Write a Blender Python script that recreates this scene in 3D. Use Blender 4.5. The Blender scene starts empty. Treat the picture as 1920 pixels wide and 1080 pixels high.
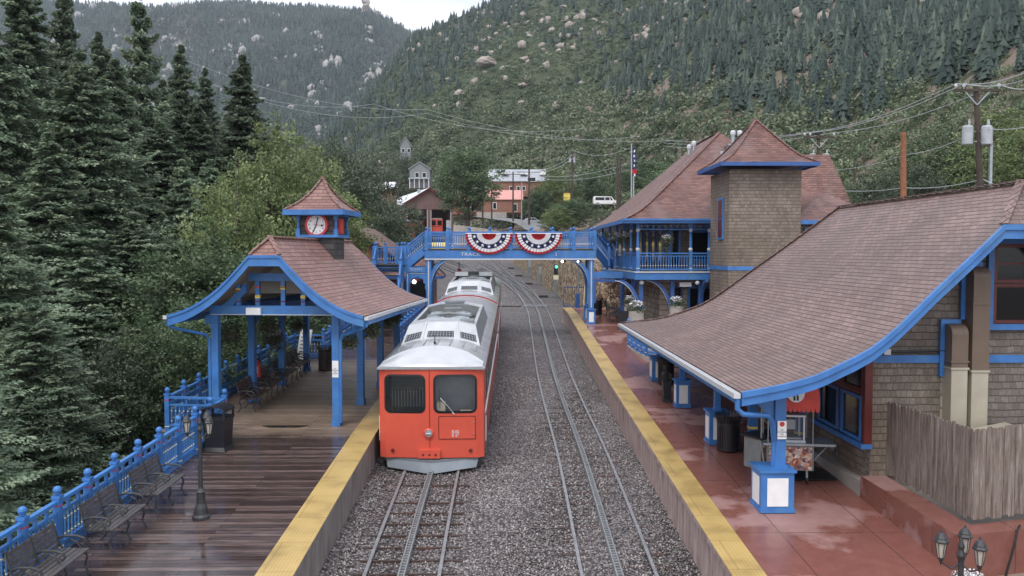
import bpy, bmesh, math, random
import numpy as np
from math import sin, cos, pi, radians, sqrt, atan
from mathutils import Vector, Matrix
# ------------------------------------------------------------------ camera, sky, sun
SC = bpy.context.scene
COL = SC.collection
FPX, CAMZ, GR = 1520.0, 6.9, 0.0493          # focal length in photo pixels, camera height, grade of the line
YAW, PIT = atan(20/FPX), atan(65/FPX)
cam = bpy.data.cameras.new('camera'); camo = bpy.data.objects.new('camera', cam); COL.objects.link(camo)
camo.location = (0, 0, CAMZ); camo.rotation_euler = (pi/2-PIT, 0, -YAW)
cam.sensor_width = 36; cam.lens = FPX/1920*36; cam.clip_start = .1; cam.clip_end = 9000
SC.camera = camo
SUN_EL, SUN_AZ = radians(55), radians(200)
W = bpy.data.worlds.new('World'); SC.world = W; W.use_nodes = True
wn = W.node_tree; bg = wn.nodes['Background']
sky = wn.nodes.new('ShaderNodeTexSky'); sky.sky_type = 'NISHITA'; sky.sun_disc = False
sky.sun_elevation = SUN_EL; sky.sun_rotation = SUN_AZ; sky.air_density = 1.0; sky.dust_density = 4.0; sky.ozone_density = 1
# cloud cover: the clear sky mixed towards even pale grey cloud with soft noise
mx = wn.nodes.new('ShaderNodeMix'); mx.data_type = 'RGBA'; mx.inputs[0].default_value = .86
tc = wn.nodes.new('ShaderNodeTexCoord'); nz = wn.nodes.new('ShaderNodeTexNoise'); nz.inputs['Scale'].default_value = 2.6; nz.inputs['Detail'].default_value = 6
cr = wn.nodes.new('ShaderNodeValToRGB'); cr.color_ramp.elements[0].position = .34; cr.color_ramp.elements[0].color = (3.8, 4.1, 4.9, 1)
cr.color_ramp.elements[1].position = .6; cr.color_ramp.elements[1].color = (10.2, 10.4, 11.0, 1)
mp = wn.nodes.new('ShaderNodeMapping'); mp.inputs['Scale'].default_value = (1, 1, 3)
wn.links.new(tc.outputs['Generated'], mp.inputs[0]); wn.links.new(mp.outputs[0], nz.inputs['Vector'])
wn.links.new(nz.outputs[0], cr.inputs[0]); wn.links.new(sky.outputs[0], mx.inputs[6]); wn.links.new(cr.outputs[0], mx.inputs[7])
wn.links.new(mx.outputs[2], bg.inputs[0]); bg.inputs[1].default_value = .1
sun = bpy.data.lights.new('sun', 'SUN'); suno = bpy.data.objects.new('sun', sun); COL.objects.link(suno)
sun.energy = .9; sun.angle = radians(25); sun.color = (1, .97, .93)
d = Vector((sin(SUN_AZ)*cos(SUN_EL), cos(SUN_AZ)*cos(SUN_EL), sin(SUN_EL)))
suno.rotation_euler = d.to_track_quat('Z', 'Y').to_euler(); suno.location = (0, 0, 60)
SC.view_settings.view_transform = 'Standard'; SC.view_settings.look = 'None'
SC.view_settings.exposure = 0.85; SC.view_settings.gamma = 1
SC.cycles.max_bounces = 5; SC.cycles.diffuse_bounces = 2; SC.cycles.glossy_bounces = 3; SC.cycles.transparent_max_bounces = 8
# ------------------------------------------------------------------ measuring helpers
_F = Vector((sin(YAW)*cos(PIT), cos(YAW)*cos(PIT), -sin(PIT))); _R = Vector((cos(YAW), -sin(YAW), 0)); _U = _R.cross(_F)
def ray(px, py): return _F + _R*((px-960)/FPX) - _U*((py-540)/FPX)
def G(px, py, h=0.0):                       # where the sight line meets the graded plane z = GR*Y + h
    r = ray(px, py); t = (CAMZ-h)/(GR*r.y-r.z); return Vector((0, 0, CAMZ))+r*t
def A(px, py, Y):                           # the point at depth Y
    r = ray(px, py); return Vector((0, 0, CAMZ))+r*(Y/r.y)
def gz(Y, h=0.0): return GR*Y+h
PLAT = .9
def sm(x, a, b):
    t = np.clip((np.asarray(x, float)-a)/(b-a), 0, 1); return t*t*(3-2*t)
# ------------------------------------------------------------------ mesh builder
class MB:
    def __init__(s): s.v = []; s.f = []; s.m = []; s.uv = []; s.X = Matrix.Identity(4)
    def add(s, vs, fs, m=0, uvs=None):
        b = len(s.v)
        for p in vs: s.v.append(s.X @ Vector(p))
        for i, f in enumerate(fs):
            s.f.append([b+j for j in f]); s.m.append(m); s.uv.append(uvs[i] if uvs else None)
        return s
    def box(s, x0, x1, y0, y1, z0, z1, m=0):
        vs = [(x0,y0,z0),(x1,y0,z0),(x1,y1,z0),(x0,y1,z0),(x0,y0,z1),(x1,y0,z1),(x1,y1,z1),(x0,y1,z1)]
        return s.add(vs, [(0,3,2,1),(4,5,6,7),(0,1,5,4),(1,2,6,5),(2,3,7,6),(3,0,4,7)], m)
    def cbox(s, c, sz, m=0): return s.box(c[0]-sz[0]/2, c[0]+sz[0]/2, c[1]-sz[1]/2, c[1]+sz[1]/2, c[2]-sz[2]/2, c[2]+sz[2]/2, m)
    def bar(s, a, b, w, h, m=0, up=(0, 0, 1)):          # rectangular bar from a to b
        a = Vector(a); b = Vector(b); d = (b-a).normalized(); u = Vector(up)
        if abs(d.dot(u)) > .98: u = Vector((0, 1, 0))
        r = d.cross(u).normalized()*(w/2); u = r.cross(d).normalized()*(h/2)
        vs = [a-r-u, a+r-u, a+r+u, a-r+u, b-r-u, b+r-u, b+r+u, b-r+u]
        return s.add(vs, [(0,1,2,3),(7,6,5,4),(0,4,5,1),(1,5,6,2),(2,6,7,3),(3,7,4,0)], m)
    def tube(s, pts, r, n=8, m=0, cap=True):
        pts = [Vector(p) for p in pts]; rs = r if isinstance(r, (list, tuple)) else [r]*len(pts)
        vs = []; fs = []; pu = None
        for i, p in enumerate(pts):
            d = (pts[min(i+1, len(pts)-1)]-pts[max(i-1, 0)]).normalized()
            if pu is None:
                pu = Vector((0, 0, 1)) if abs(d.z) < .9 else Vector((1, 0, 0))
            a = d.cross(pu).normalized(); pu = a.cross(d).normalized()
            for k in range(n):
                t = 2*pi*k/n; vs.append(p+a*(cos(t)*rs[i])+pu*(sin(t)*rs[i]))
        for i in range(len(pts)-1):
            for k in range(n):
                k2 = (k+1) % n; fs.append((i*n+k, i*n+k2, (i+1)*n+k2, (i+1)*n+k))
        if cap: fs.append(tuple(range(n))[::-1]); fs.append(tuple((len(pts)-1)*n+k for k in range(n)))
        return s.add(vs, fs, m)
    def lathe(s, prof, c=(0, 0, 0), n=12, m=0, sq=0):      # prof: (radius, z); sq: rotate start
        vs = []; fs = []
        for (r, z) in prof:
            for k in range(n):
                t = 2*pi*(k+sq)/n; vs.append((c[0]+r*cos(t), c[1]+r*sin(t), c[2]+z))
        for i in range(len(prof)-1):
            for k in range(n):
                k2 = (k+1) % n; fs.append((i*n+k, i*n+k2, (i+1)*n+k2, (i+1)*n+k))
        fs.append(tuple(range(n))[::-1]); fs.append(tuple((len(prof)-1)*n+k for k in range(n)))
        return s.add(vs, fs, m)
    def ball(s, c, r, m=0, n=10, sc=(1, 1, 1)):
        vs = []; fs = []; k_ = n//2
        for i in range(1, k_):
            a = pi*i/k_
            for k in range(n):
                t = 2*pi*k/n; vs.append((c[0]+r*sc[0]*sin(a)*cos(t), c[1]+r*sc[1]*sin(a)*sin(t), c[2]-r*sc[2]*cos(a)))
        for i in range(k_-2):
            for k in range(n):
                k2 = (k+1) % n; fs.append((i*n+k, i*n+k2, (i+1)*n+k2, (i+1)*n+k))
        b = len(vs); vs += [(c[0], c[1], c[2]-r*sc[2]), (c[0], c[1], c[2]+r*sc[2])]
        for k in range(n):
            k2 = (k+1) % n; fs.append((b, k2, k)); fs.append((b+1, (k_-2)*n+k, (k_-2)*n+k2))
        return s.add(vs, fs, m)
    def prism(s, poly, y0, y1, m=0, axis='y'):          # poly of (x,z) extruded along y (or (x,y) along z, (y,z) along x)
        n = len(poly)
        P = (lambda p, t: (p[0], t, p[1])) if axis == 'y' else (lambda p, t: (p[0], p[1], t)) if axis == 'z' else (lambda p, t: (t, p[0], p[1]))
        vs = [P(p, y0) for p in poly]+[P(p, y1) for p in poly]
        fs = [tuple(range(n)), tuple(range(2*n-1, n-1, -1))]+[(i, i+n, (i+1) % n+n, (i+1) % n) for i in range(n)]
        return s.add(vs, fs, m)
    def strip(s, top, bot, y0, y1, m=0):                # band between two (x,z) polylines, thick along y
        n = len(top)
        vs = [(p[0], y0, p[1]) for p in top]+[(p[0], y0, p[1]) for p in bot]+[(p[0], y1, p[1]) for p in top]+[(p[0], y1, p[1]) for p in bot]
        fs = []
        for i in range(n-1):
            fs += [(i, n+i, n+i+1, i+1), (2*n+i, 2*n+i+1, 3*n+i+1, 3*n+i), (i, i+1, 2*n+i+1, 2*n+i), (n+i, 3*n+i, 3*n+i+1, n+i+1)]
        fs += [(0, 2*n, 3*n, n), (n-1, 2*n-1, 4*n-1, 3*n-1)]
        return s.add(vs, fs, m)
    def mesh(s, name, mats, smooth=False, merge=False, off=None):
        me = bpy.data.meshes.new(name)
        vs = [tuple(v-off) for v in s.v] if off else [tuple(v) for v in s.v]
        me.from_pydata(vs, [], s.f)
        for mt in (mats if isinstance(mats, (list, tuple)) else [mats]): me.materials.append(mt)
        me.polygons.foreach_set('material_index', s.m)
        uvl = me.uv_layers.new(name='UVMap'); data = uvl.data
        for p in me.polygons:
            uv = s.uv[p.index]; n = p.normal
            for k, li in enumerate(p.loop_indices):
                if uv: data[li].uv = uv[k]
                else:
                    c = s.v[me.loops[li].vertex_index]
                    data[li].uv = (c.x, c.y) if abs(n.z) > .75 else ((c.y, c.z) if abs(n.x) > abs(n.y) else (c.x, c.z))
        if merge:
            bm = bmesh.new(); bm.from_mesh(me); bmesh.ops.remove_doubles(bm, verts=bm.verts, dist=.002); bmesh.ops.recalc_face_normals(bm, faces=bm.faces); bm.to_mesh(me); bm.free()
        if smooth: me.polygons.foreach_set('use_smooth', [True]*len(me.polygons))
        me.update(); return me
    def build(s, name, mats, parent=None, world=False, **k):
        off = parent.location.copy() if (parent and world) else None
        o = bpy.data.objects.new(name, s.mesh(name, mats, off=off, **k)); COL.objects.link(o)
        if parent: o.parent = parent
        return o
def npmesh(name, V, Fc, mats, attr=None, parent=None, mi=None):
    me = bpy.data.meshes.new(name); V = np.asarray(V, np.float32); Fc = np.asarray(Fc, np.int32); k = Fc.shape[1]; nf = len(Fc)
    me.vertices.add(len(V)); me.vertices.foreach_set('co', V.ravel())
    me.loops.add(nf*k); me.loops.foreach_set('vertex_index', Fc.ravel())
    me.polygons.add(nf); me.polygons.foreach_set('loop_start', np.arange(0, nf*k, k, dtype=np.int32)); me.polygons.foreach_set('loop_total', np.full(nf, k, np.int32))
    for mt in (mats if isinstance(mats, (list, tuple)) else [mats]): me.materials.append(mt)
    if mi is not None: me.polygons.foreach_set('material_index', mi)
    if attr is not None:
        a = me.attributes.new('var', 'FLOAT', 'FACE'); a.data.foreach_set('value', np.asarray(attr, np.float32))
    me.update(calc_edges=True); me.validate()
    return me
def link(name, me, parent=None, loc=None):
    o = bpy.data.objects.new(name, me); COL.objects.link(o)
    if parent: o.parent = parent
    if loc is not None: o.location = loc
    return o
def tag(o, label, cat, group=None):
    o['label'] = label; o['category'] = cat
    if group: o['group'] = group
    return o
def thing(name, label, cat, loc=(0, 0, 0), rz=0, group=None, rx=0):
    o = bpy.data.objects.new(name, None); COL.objects.link(o); o.location = loc; o.rotation_euler = (rx, 0, rz); o.empty_display_size = .2
    return tag(o, label, cat, group)
def struct(o, kind='structure'): o['kind'] = kind; return o
def copy_tree(o, parent=None):
    c = o.copy(); COL.objects.link(c)
    if parent: c.parent = parent
    for ch in list(o.children): copy_tree(ch, c)
    return c
def place(proto, flag, label, loc, rz=None, rx=None):
    o = proto if not flag.get(proto.name) else copy_tree(proto)
    flag[proto.name] = True
    o.location = loc; e = list(o.rotation_euler)
    if rz is not None: e[2] = rz
    if rx is not None: e[0] = rx
    o.rotation_euler = e; o['label'] = label; return o
USED = {}
def text_part(name, s, size, mat, parent, loc, rot, depth=.004, align='CENTER', bold=0.0, fit=None):
    c = bpy.data.curves.new(name, 'FONT'); c.body = s; c.size = size; c.extrude = depth; c.align_x = align; c.align_y = 'CENTER'; c.offset = bold; c.resolution_u = 2
    t = bpy.data.objects.new(name, c); COL.objects.link(t)
    bpy.context.view_layer.update()
    me = bpy.data.meshes.new_from_object(t); bpy.data.objects.remove(t); me.materials.clear(); me.materials.append(mat)
    o = bpy.data.objects.new(name, me); COL.objects.link(o); o.parent = parent; o.location = loc; o.rotation_euler = rot
    if fit: o.scale = (fit, 1, 1)
    return o
# ------------------------------------------------------------------ materials
def mat(name): 
    m = bpy.data.materials.new(name); m.use_nodes = True; return m, m.node_tree, m.node_tree.nodes['Principled BSDF']
def N(nt, t, **k):
    n = nt.nodes.new(t)
    for a, b in k.items():
        if a.startswith('i_'): n.inputs[a[2:].replace('_', ' ')].default_value = b
        else: setattr(n, a, b)
    return n
def ramp(nt, stops):
    r = nt.nodes.new('ShaderNodeValToRGB'); e = r.color_ramp.elements
    while len(e) < len(stops): e.new(.5)
    for i, (p, c) in enumerate(stops): e[i].position = p; e[i].color = tuple(c)+(1,)
    return r
def mixc(nt, fac, a, b, blend='MIX'):
    m = nt.nodes.new('ShaderNodeMix'); m.data_type = 'RGBA'; m.blend_type = blend
    for i, v in ((0, fac), (6, a), (7, b)):
        if isinstance(v, bpy.types.NodeSocket): nt.links.new(v, m.inputs[i])
        elif i == 0: m.inputs[0].default_value = v
        else: m.inputs[i].default_value = tuple(v)+(1,)
    return m.outputs[2]
def coords(nt, kind='Object', scale=(1, 1, 1)):
    t = nt.nodes.new('ShaderNodeTexCoord'); m = nt.nodes.new('ShaderNodeMapping'); m.inputs['Scale'].default_value = scale
    nt.links.new(t.outputs[kind], m.inputs[0]); return m.outputs[0]
def bump(nt, b, h, strength, dist=.02):
    n = N(nt, 'ShaderNodeBump'); n.inputs['Strength'].default_value = strength; n.inputs['Distance'].default_value = dist
    nt.links.new(h, n.inputs['Height']); nt.links.new(n.outputs[0], b.inputs['Normal'])
def paint(name, c, rough=.5, var=.18, scale=3, metal=0, bmp=.1, dirt=None, spec=None):
    m, nt, b = mat(name); v = coords(nt)
    n = N(nt, 'ShaderNodeTexNoise', i_Scale=scale, i_Detail=6.0); nt.links.new(v, n.inputs['Vector'])
    r = ramp(nt, [(.3, [x*(1-var) for x in c]), (.7, [min(1, x*(1+var)) for x in c])]); nt.links.new(n.outputs[0], r.inputs[0])
    out = r.outputs[0]
    if dirt:
        n2 = N(nt, 'ShaderNodeTexNoise', i_Scale=scale*.45, i_Detail=8.0, i_Roughness=.7); nt.links.new(v, n2.inputs['Vector'])
        r2 = ramp(nt, [(.52, (0, 0, 0)), (.68, (1, 1, 1))]); nt.links.new(n2.outputs[0], r2.inputs[0])
        out = mixc(nt, r2.outputs[0], out, dirt)
    nt.links.new(out, b.inputs['Base Color']); b.inputs['Roughness'].default_value = rough; b.inputs['Metallic'].default_value = metal
    if spec is not None: b.inputs['Specular IOR Level'].default_value = spec
    if bmp:
        n3 = N(nt, 'ShaderNodeTexNoise', i_Scale=scale*12, i_Detail=3.0); nt.links.new(v, n3.inputs['Vector']); bump(nt, b, n3.outputs[0], bmp)
    return m
def shingle(name, c1, c2, mortar, w=.3, h=.14, rough=.75, big=.35, bstr=.6, stain=None, ms=.007):
    m, nt, b = mat(name); v = coords(nt, 'UV')
    dn = N(nt, 'ShaderNodeTexNoise', i_Scale=3.0, i_Detail=2.0); nt.links.new(v, dn.inputs['Vector'])
    ad = N(nt, 'ShaderNodeVectorMath', operation='MULTIPLY_ADD'); nt.links.new(dn.outputs['Color'], ad.inputs[0]); ad.inputs[1].default_value = (.12, .035, 0); nt.links.new(v, ad.inputs[2])
    br = N(nt, 'ShaderNodeTexBrick', i_Scale=1.0, i_Mortar_Size=ms, i_Mortar_Smooth=.3, i_Bias=0.0, i_Brick_Width=w, i_Row_Height=h)
    br.offset = .5; br.offset_frequency = 2; br.squash = 1
    nt.links.new(ad.outputs[0], br.inputs['Vector'])
    br.inputs['Color1'].default_value = (0, 0, 0, 1); br.inputs['Color2'].default_value = (1, 1, 1, 1); br.inputs['Mortar'].default_value = (.5, .5, .5, 1)
    r = ramp(nt, [(0, c1), (.5, [(a+d_)/2 for a, d_ in zip(c1, c2)]), (1, c2)]); nt.links.new(br.outputs['Color'], r.inputs[0])
    n = N(nt, 'ShaderNodeTexNoise', i_Scale=.5, i_Detail=7.0, i_Roughness=.65); nt.links.new(v, n.inputs['Vector'])
    r2 = ramp(nt, [(.3, (1-big,)*3), (.7, (1+big*.6,)*3)]); nt.links.new(n.outputs[0], r2.inputs[0])
    out = mixc(nt, 1.0, r.outputs[0], r2.outputs[0], 'MULTIPLY')
    n4 = N(nt, 'ShaderNodeTexNoise', i_Scale=25.0, i_Detail=2.0); nt.links.new(v, n4.inputs['Vector'])
    r4 = ramp(nt, [(.3, (.8,)*3), (.7, (1.2,)*3)]); nt.links.new(n4.outputs[0], r4.inputs[0]); out = mixc(nt, 1.0, out, r4.outputs[0], 'MULTIPLY')
    if stain:
        n5 = N(nt, 'ShaderNodeTexNoise', i_Scale=.35, i_Detail=6.0); nt.links.new(coords(nt, 'UV', (3, .7, 1)), n5.inputs['Vector'])
        r5 = ramp(nt, [(.5, (0, 0, 0)), (.7, (.8,)*3)]); nt.links.new(n5.outputs[0], r5.inputs[0]); out = mixc(nt, r5.outputs[0], out, stain)
    out = mixc(nt, br.outputs['Fac'], out, mortar)
    b.inputs['Roughness'].default_value = rough
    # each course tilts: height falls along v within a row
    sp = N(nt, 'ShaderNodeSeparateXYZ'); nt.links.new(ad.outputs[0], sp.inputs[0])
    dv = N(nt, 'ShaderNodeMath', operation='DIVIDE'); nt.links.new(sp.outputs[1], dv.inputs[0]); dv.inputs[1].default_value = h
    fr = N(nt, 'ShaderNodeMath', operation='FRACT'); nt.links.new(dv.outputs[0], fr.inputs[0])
    gap = ramp(nt, [(.0, (1, 1, 1)), (.1, (.9,)*3), (.17, (0, 0, 0))]); nt.links.new(fr.outputs[0], gap.inputs[0])   # dark band painted as the shadow line at every course's butt edge
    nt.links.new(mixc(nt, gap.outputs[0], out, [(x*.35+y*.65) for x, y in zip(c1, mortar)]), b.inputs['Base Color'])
    sb = N(nt, 'ShaderNodeMath', operation='SUBTRACT'); sb.inputs[0].default_value = 1.0; nt.links.new(fr.outputs[0], sb.inputs[1])
    s2 = N(nt, 'ShaderNodeMath', operation='SUBTRACT'); nt.links.new(sb.outputs[0], s2.inputs[0]); nt.links.new(br.outputs['Fac'], s2.inputs[1])
    s3 = N(nt, 'ShaderNodeMath', operation='MULTIPLY_ADD'); nt.links.new(br.outputs['Color'], s3.inputs[0]); s3.inputs[1].default_value = .3; nt.links.new(s2.outputs[0], s3.inputs[2])
    bump(nt, b, s3.outputs[0], bstr, .02); return m
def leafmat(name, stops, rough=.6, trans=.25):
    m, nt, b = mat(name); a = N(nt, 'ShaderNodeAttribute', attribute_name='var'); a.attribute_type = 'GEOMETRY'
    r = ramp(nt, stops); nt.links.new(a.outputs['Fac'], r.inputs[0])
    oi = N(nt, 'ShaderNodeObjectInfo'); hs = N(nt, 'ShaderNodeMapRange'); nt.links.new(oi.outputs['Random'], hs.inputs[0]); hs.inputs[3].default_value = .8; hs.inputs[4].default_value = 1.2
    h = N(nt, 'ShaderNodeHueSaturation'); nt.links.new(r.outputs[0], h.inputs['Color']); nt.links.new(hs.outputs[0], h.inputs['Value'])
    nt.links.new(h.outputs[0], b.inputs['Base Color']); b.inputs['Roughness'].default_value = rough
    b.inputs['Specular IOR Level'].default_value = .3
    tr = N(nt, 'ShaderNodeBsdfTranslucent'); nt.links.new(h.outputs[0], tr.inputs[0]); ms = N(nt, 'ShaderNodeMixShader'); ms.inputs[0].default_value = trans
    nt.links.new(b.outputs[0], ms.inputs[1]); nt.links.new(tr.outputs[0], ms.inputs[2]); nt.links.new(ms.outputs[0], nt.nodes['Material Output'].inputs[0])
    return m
M = {}
M['blue'] = paint('blue_paint', (.048, .175, .46), .42, .18, 2.5, bmp=.14, dirt=(.075, .21, .42))
M['dblue'] = paint('dark_blue_paint', (.035, .10, .30), .5, .15, 2.5)
M['cream'] = paint('cream_paint', (.72, .68, .5), .5, .08)
M['white'] = paint('white_paint', (.78, .79, .8), .45, .06, 4, bmp=.05)
M['yellow'] = paint('yellow_band_paint', (.8, .62, .12), .5, .08)
M['redp'] = paint('red_paint', (.5, .04, .05), .45, .1)
M['maroon'] = paint('maroon_wood', (.12, .022, .018), .4, .2, 6)
M['black'] = paint('black_metal', (.018, .018, .022), .4, .2, 8)
M['iron'] = paint('cast_iron', (.03, .032, .036), .45, .3, 10)
M['bench'] = paint('bench_wood', (.075, .07, .07), .35, .3, 9)
M['benchb'] = paint('bench_wood_brown', (.06, .035, .028), .45, .3, 9)
M['steel'] = paint('rail_steel', (.27, .27, .285), .5, .2, 5, metal=.35)
M['rust'] = paint('rusty_iron', (.06, .052, .048), .6, .3, 6, dirt=(.085, .06, .05))
M['tie'] = paint('dark_tie', (.055, .035, .03), .7, .3, 6, dirt=(.11, .045, .03))
M['galv'] = paint('galvanised_sheet', (.36, .4, .43), .35, .12, 3, metal=.5)
M['conc'] = paint('concrete', (.36, .33, .3), .7, .16, 1.2, dirt=(.24, .21, .19), bmp=.25)
M['wood'] = paint('weathered_pole', (.06, .045, .036), .8, .25, 5, bmp=.3)
M['woodr'] = paint('reddish_pole', (.24, .1, .05), .75, .25, 5, bmp=.3)
M['grey'] = paint('grey_metal', (.2, .215, .22), .5, .15, 4)
M['bark'] = paint('bark', (.075, .06, .05), .9, .3, 5, bmp=.5)
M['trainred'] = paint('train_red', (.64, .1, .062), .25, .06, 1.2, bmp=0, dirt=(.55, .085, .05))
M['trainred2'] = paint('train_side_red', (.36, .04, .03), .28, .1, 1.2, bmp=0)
M['trainroof'] = paint('train_roof_grey', (.36, .37, .385), .17, .12, 1.0, bmp=.02, dirt=(.27, .28, .3))
M['trainwhite'] = paint('roof_hood_white', (.5, .52, .545), .24, .1, 1.4, bmp=.02, dirt=(.38, .4, .42))
M['rubber'] = paint('rubber_black', (.01, .01, .012), .5, .1)
M['duct'] = paint('duct_brown', (.16, .115, .085), .45, .12, 2)
M['ductt'] = paint('duct_tan', (.42, .38, .30), .45, .12, 2)
M['awning'] = paint('awning_red', (.62, .07, .05), .6, .12, 3)
M['gold'] = paint('brass', (.6, .45, .15), .35, .1, 3, metal=.6)
M['porc'] = paint('insulator', (.56, .58, .6), .25, .05)
M['wire'] = paint('wire_aluminium', (.5, .52, .55), .5, .05, metal=.3)
M['navy'] = paint('navy_cloth', (.02, .025, .1), .8, .1)
M['redc'] = paint('red_cloth', (.45, .02, .03), .8, .1)
M['whitec'] = paint('white_cloth', (.75, .75, .78), .8, .06)
M['soffit'] = paint('soffit_boards', (.42, .40, .37), .7, .12, 2)
M['brick'] = paint('red_siding', (.27, .085, .06), .7, .15, 2)
M['siding'] = paint('tan_brown_siding', (.26, .12, .08), .7, .15, 2)
M['roofred'] = paint('pale_red_metal_roof', (.62, .3, .26), .5, .1, 2)
M['asph'] = paint('road_asphalt', (.2, .2, .205), .6, .15, .5)
M['dirt'] = paint('dirt_ground', (.2, .15, .12), .9, .3, .8, bmp=.4, dirt=(.12, .11, .07))
M['metalroof'] = paint('white_metal_roof', (.75, .77, .8), .4, .06, .5)
M['greyroof'] = paint('grey_metal_roof', (.36, .38, .41), .4, .12, .5, dirt=(.45, .47, .5))
def glassmat(name, c, rough=.06, alpha=1.0, spec=.8):
    m, nt, b = mat(name); b.inputs['Base Color'].default_value = tuple(c)+(1,); b.inputs['Roughness'].default_value = rough
    b.inputs['Specular IOR Level'].default_value = spec; b.inputs['Alpha'].default_value = alpha; return m
M['glass'] = glassmat('dark_window_glass', (.012, .014, .016), .08, spec=.3)
M['tglass'] = glassmat('clear_glass', (.08, .1, .11), .03, .2)
M['lglass'] = glassmat('lantern_glass', (.5, .48, .42), .15, .75)
def emis(name, c, s):
    m, nt, b = mat(name); b.inputs['Base Color'].default_value = tuple(c)+(1,); b.inputs['Emission Color'].default_value = tuple(c)+(1,); b.inputs['Emission Strength'].default_value = s; return m
M['lampw'] = emis('lit_lamp_white', (1, .93, .95), 5); M['lampg'] = emis('signal_green', (.05, 1, .5), 3)
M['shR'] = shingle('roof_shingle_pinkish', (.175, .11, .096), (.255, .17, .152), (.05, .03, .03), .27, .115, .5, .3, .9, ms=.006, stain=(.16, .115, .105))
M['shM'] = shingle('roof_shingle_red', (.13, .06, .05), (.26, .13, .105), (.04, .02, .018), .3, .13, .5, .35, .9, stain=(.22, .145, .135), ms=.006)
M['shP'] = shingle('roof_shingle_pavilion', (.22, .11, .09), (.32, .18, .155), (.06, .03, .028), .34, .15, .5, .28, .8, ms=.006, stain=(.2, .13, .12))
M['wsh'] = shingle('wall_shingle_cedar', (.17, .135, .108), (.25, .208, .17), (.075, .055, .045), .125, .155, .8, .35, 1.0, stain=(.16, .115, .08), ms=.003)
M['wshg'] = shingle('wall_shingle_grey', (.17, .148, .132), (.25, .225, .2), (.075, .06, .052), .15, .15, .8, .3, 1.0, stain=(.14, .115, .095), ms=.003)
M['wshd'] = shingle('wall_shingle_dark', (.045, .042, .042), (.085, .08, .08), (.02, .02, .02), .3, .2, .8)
# random rubble stone wall
m, nt, b = mat('rubble_stone'); v = coords(nt, 'UV')
vo = N(nt, 'ShaderNodeTexVoronoi', feature='F1', i_Scale=4.6, i_Randomness=1.0); nt.links.new(v, vo.inputs['Vector'])
ve = N(nt, 'ShaderNodeTexVoronoi', feature='DISTANCE_TO_EDGE', i_Scale=4.6, i_Randomness=1.0); nt.links.new(v, ve.inputs['Vector'])
r = ramp(nt, [(0, (.13, .075, .045)), (.3, (.36, .24, .14)), (.6, (.55, .42, .28)), (1, (.68, .58, .43))]); sx = N(nt, 'ShaderNodeSeparateColor'); nt.links.new(vo.outputs['Color'], sx.inputs[0]); nt.links.new(sx.outputs[0], r.inputs[0])
r2 = ramp(nt, [(.02, (0, 0, 0)), (.09, (1, 1, 1))]); nt.links.new(ve.outputs[0], r2.inputs[0])
nt.links.new(mixc(nt, r2.outputs[0], (.1, .065, .05), r.outputs[0]), b.inputs['Base Color']); b.inputs['Roughness'].default_value = .85; bump(nt, b, r2.outputs[0], 1.0, .06); M['rubble'] = m
# coursed stone blocks
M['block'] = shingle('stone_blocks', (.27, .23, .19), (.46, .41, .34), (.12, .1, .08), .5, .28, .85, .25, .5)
# ballast
m, nt, b = mat('ballast_stones'); v = coords(nt)
vo = N(nt, 'ShaderNodeTexVoronoi', feature='F1', i_Scale=17.0, i_Randomness=1.0); nt.links.new(v, vo.inputs['Vector'])
sx = N(nt, 'ShaderNodeSeparateColor'); nt.links.new(vo.outputs['Color'], sx.inputs[0])
r = ramp(nt, [(0, (.06, .053, .054)), (.3, (.14, .127, .126)), (.55, (.22, .195, .19)), (.8, (.31, .28, .275)), (1, (.46, .43, .42))]); nt.links.new(sx.outputs[0], r.inputs[0])
r2 = ramp(nt, [(.3, (1, 1, 1)), (.75, (.12, .11, .12))]); nt.links.new(vo.outputs['Distance'], r2.inputs[0])
n = N(nt, 'ShaderNodeTexNoise', i_Scale=.5, i_Detail=5.0); nt.links.new(v, n.inputs['Vector']); r3 = ramp(nt, [(.3, (.78, .76, .76)), (.7, (1.18, 1.16, 1.18))]); nt.links.new(n.outputs[0], r3.inputs[0])
o_ = mixc(nt, 1.0, r.outputs[0], r2.outputs[0], 'MULTIPLY'); o_ = mixc(nt, 1.0, o_, r3.outputs[0], 'MULTIPLY'); nt.links.new(o_, b.inputs['Base Color'])
b.inputs['Roughness'].default_value = .6; inv = N(nt, 'ShaderNodeMath', operation='SUBTRACT'); inv.inputs[0].default_value = 1.0; nt.links.new(vo.outputs['Distance'], inv.inputs[1]); bump(nt, b, inv.outputs[0], 1.0, .05); M['ballast'] = m
# wet deck planks (boards lie across the platform)
m, nt, b = mat('deck_planks'); v = coords(nt, 'UV')
br = N(nt, 'ShaderNodeTexBrick', i_Scale=1.0, i_Mortar_Size=.007, i_Mortar_Smooth=.1, i_Brick_Width=3.6, i_Row_Height=.145); nt.links.new(v, br.inputs['Vector'])
br.inputs['Color1'].default_value = (0, 0, 0, 1); br.inputs['Color2'].default_value = (1, 1, 1, 1)
r = ramp(nt, [(0, (.042, .028, .026)), (.5, (.08, .054, .049)), (1, (.14, .1, .09))]); nt.links.new(br.outputs['Color'], r.inputs[0])
rd = ramp(nt, [(0, (.17, .12, .085)), (1, (.29, .22, .17))]); nt.links.new(br.outputs['Color'], rd.inputs[0])
sp = N(nt, 'ShaderNodeSeparateXYZ'); nt.links.new(v, sp.inputs[0])
nw = N(nt, 'ShaderNodeTexNoise', i_Scale=.7, i_Detail=6.0, i_Roughness=.6); nt.links.new(v, nw.inputs['Vector'])
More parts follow.
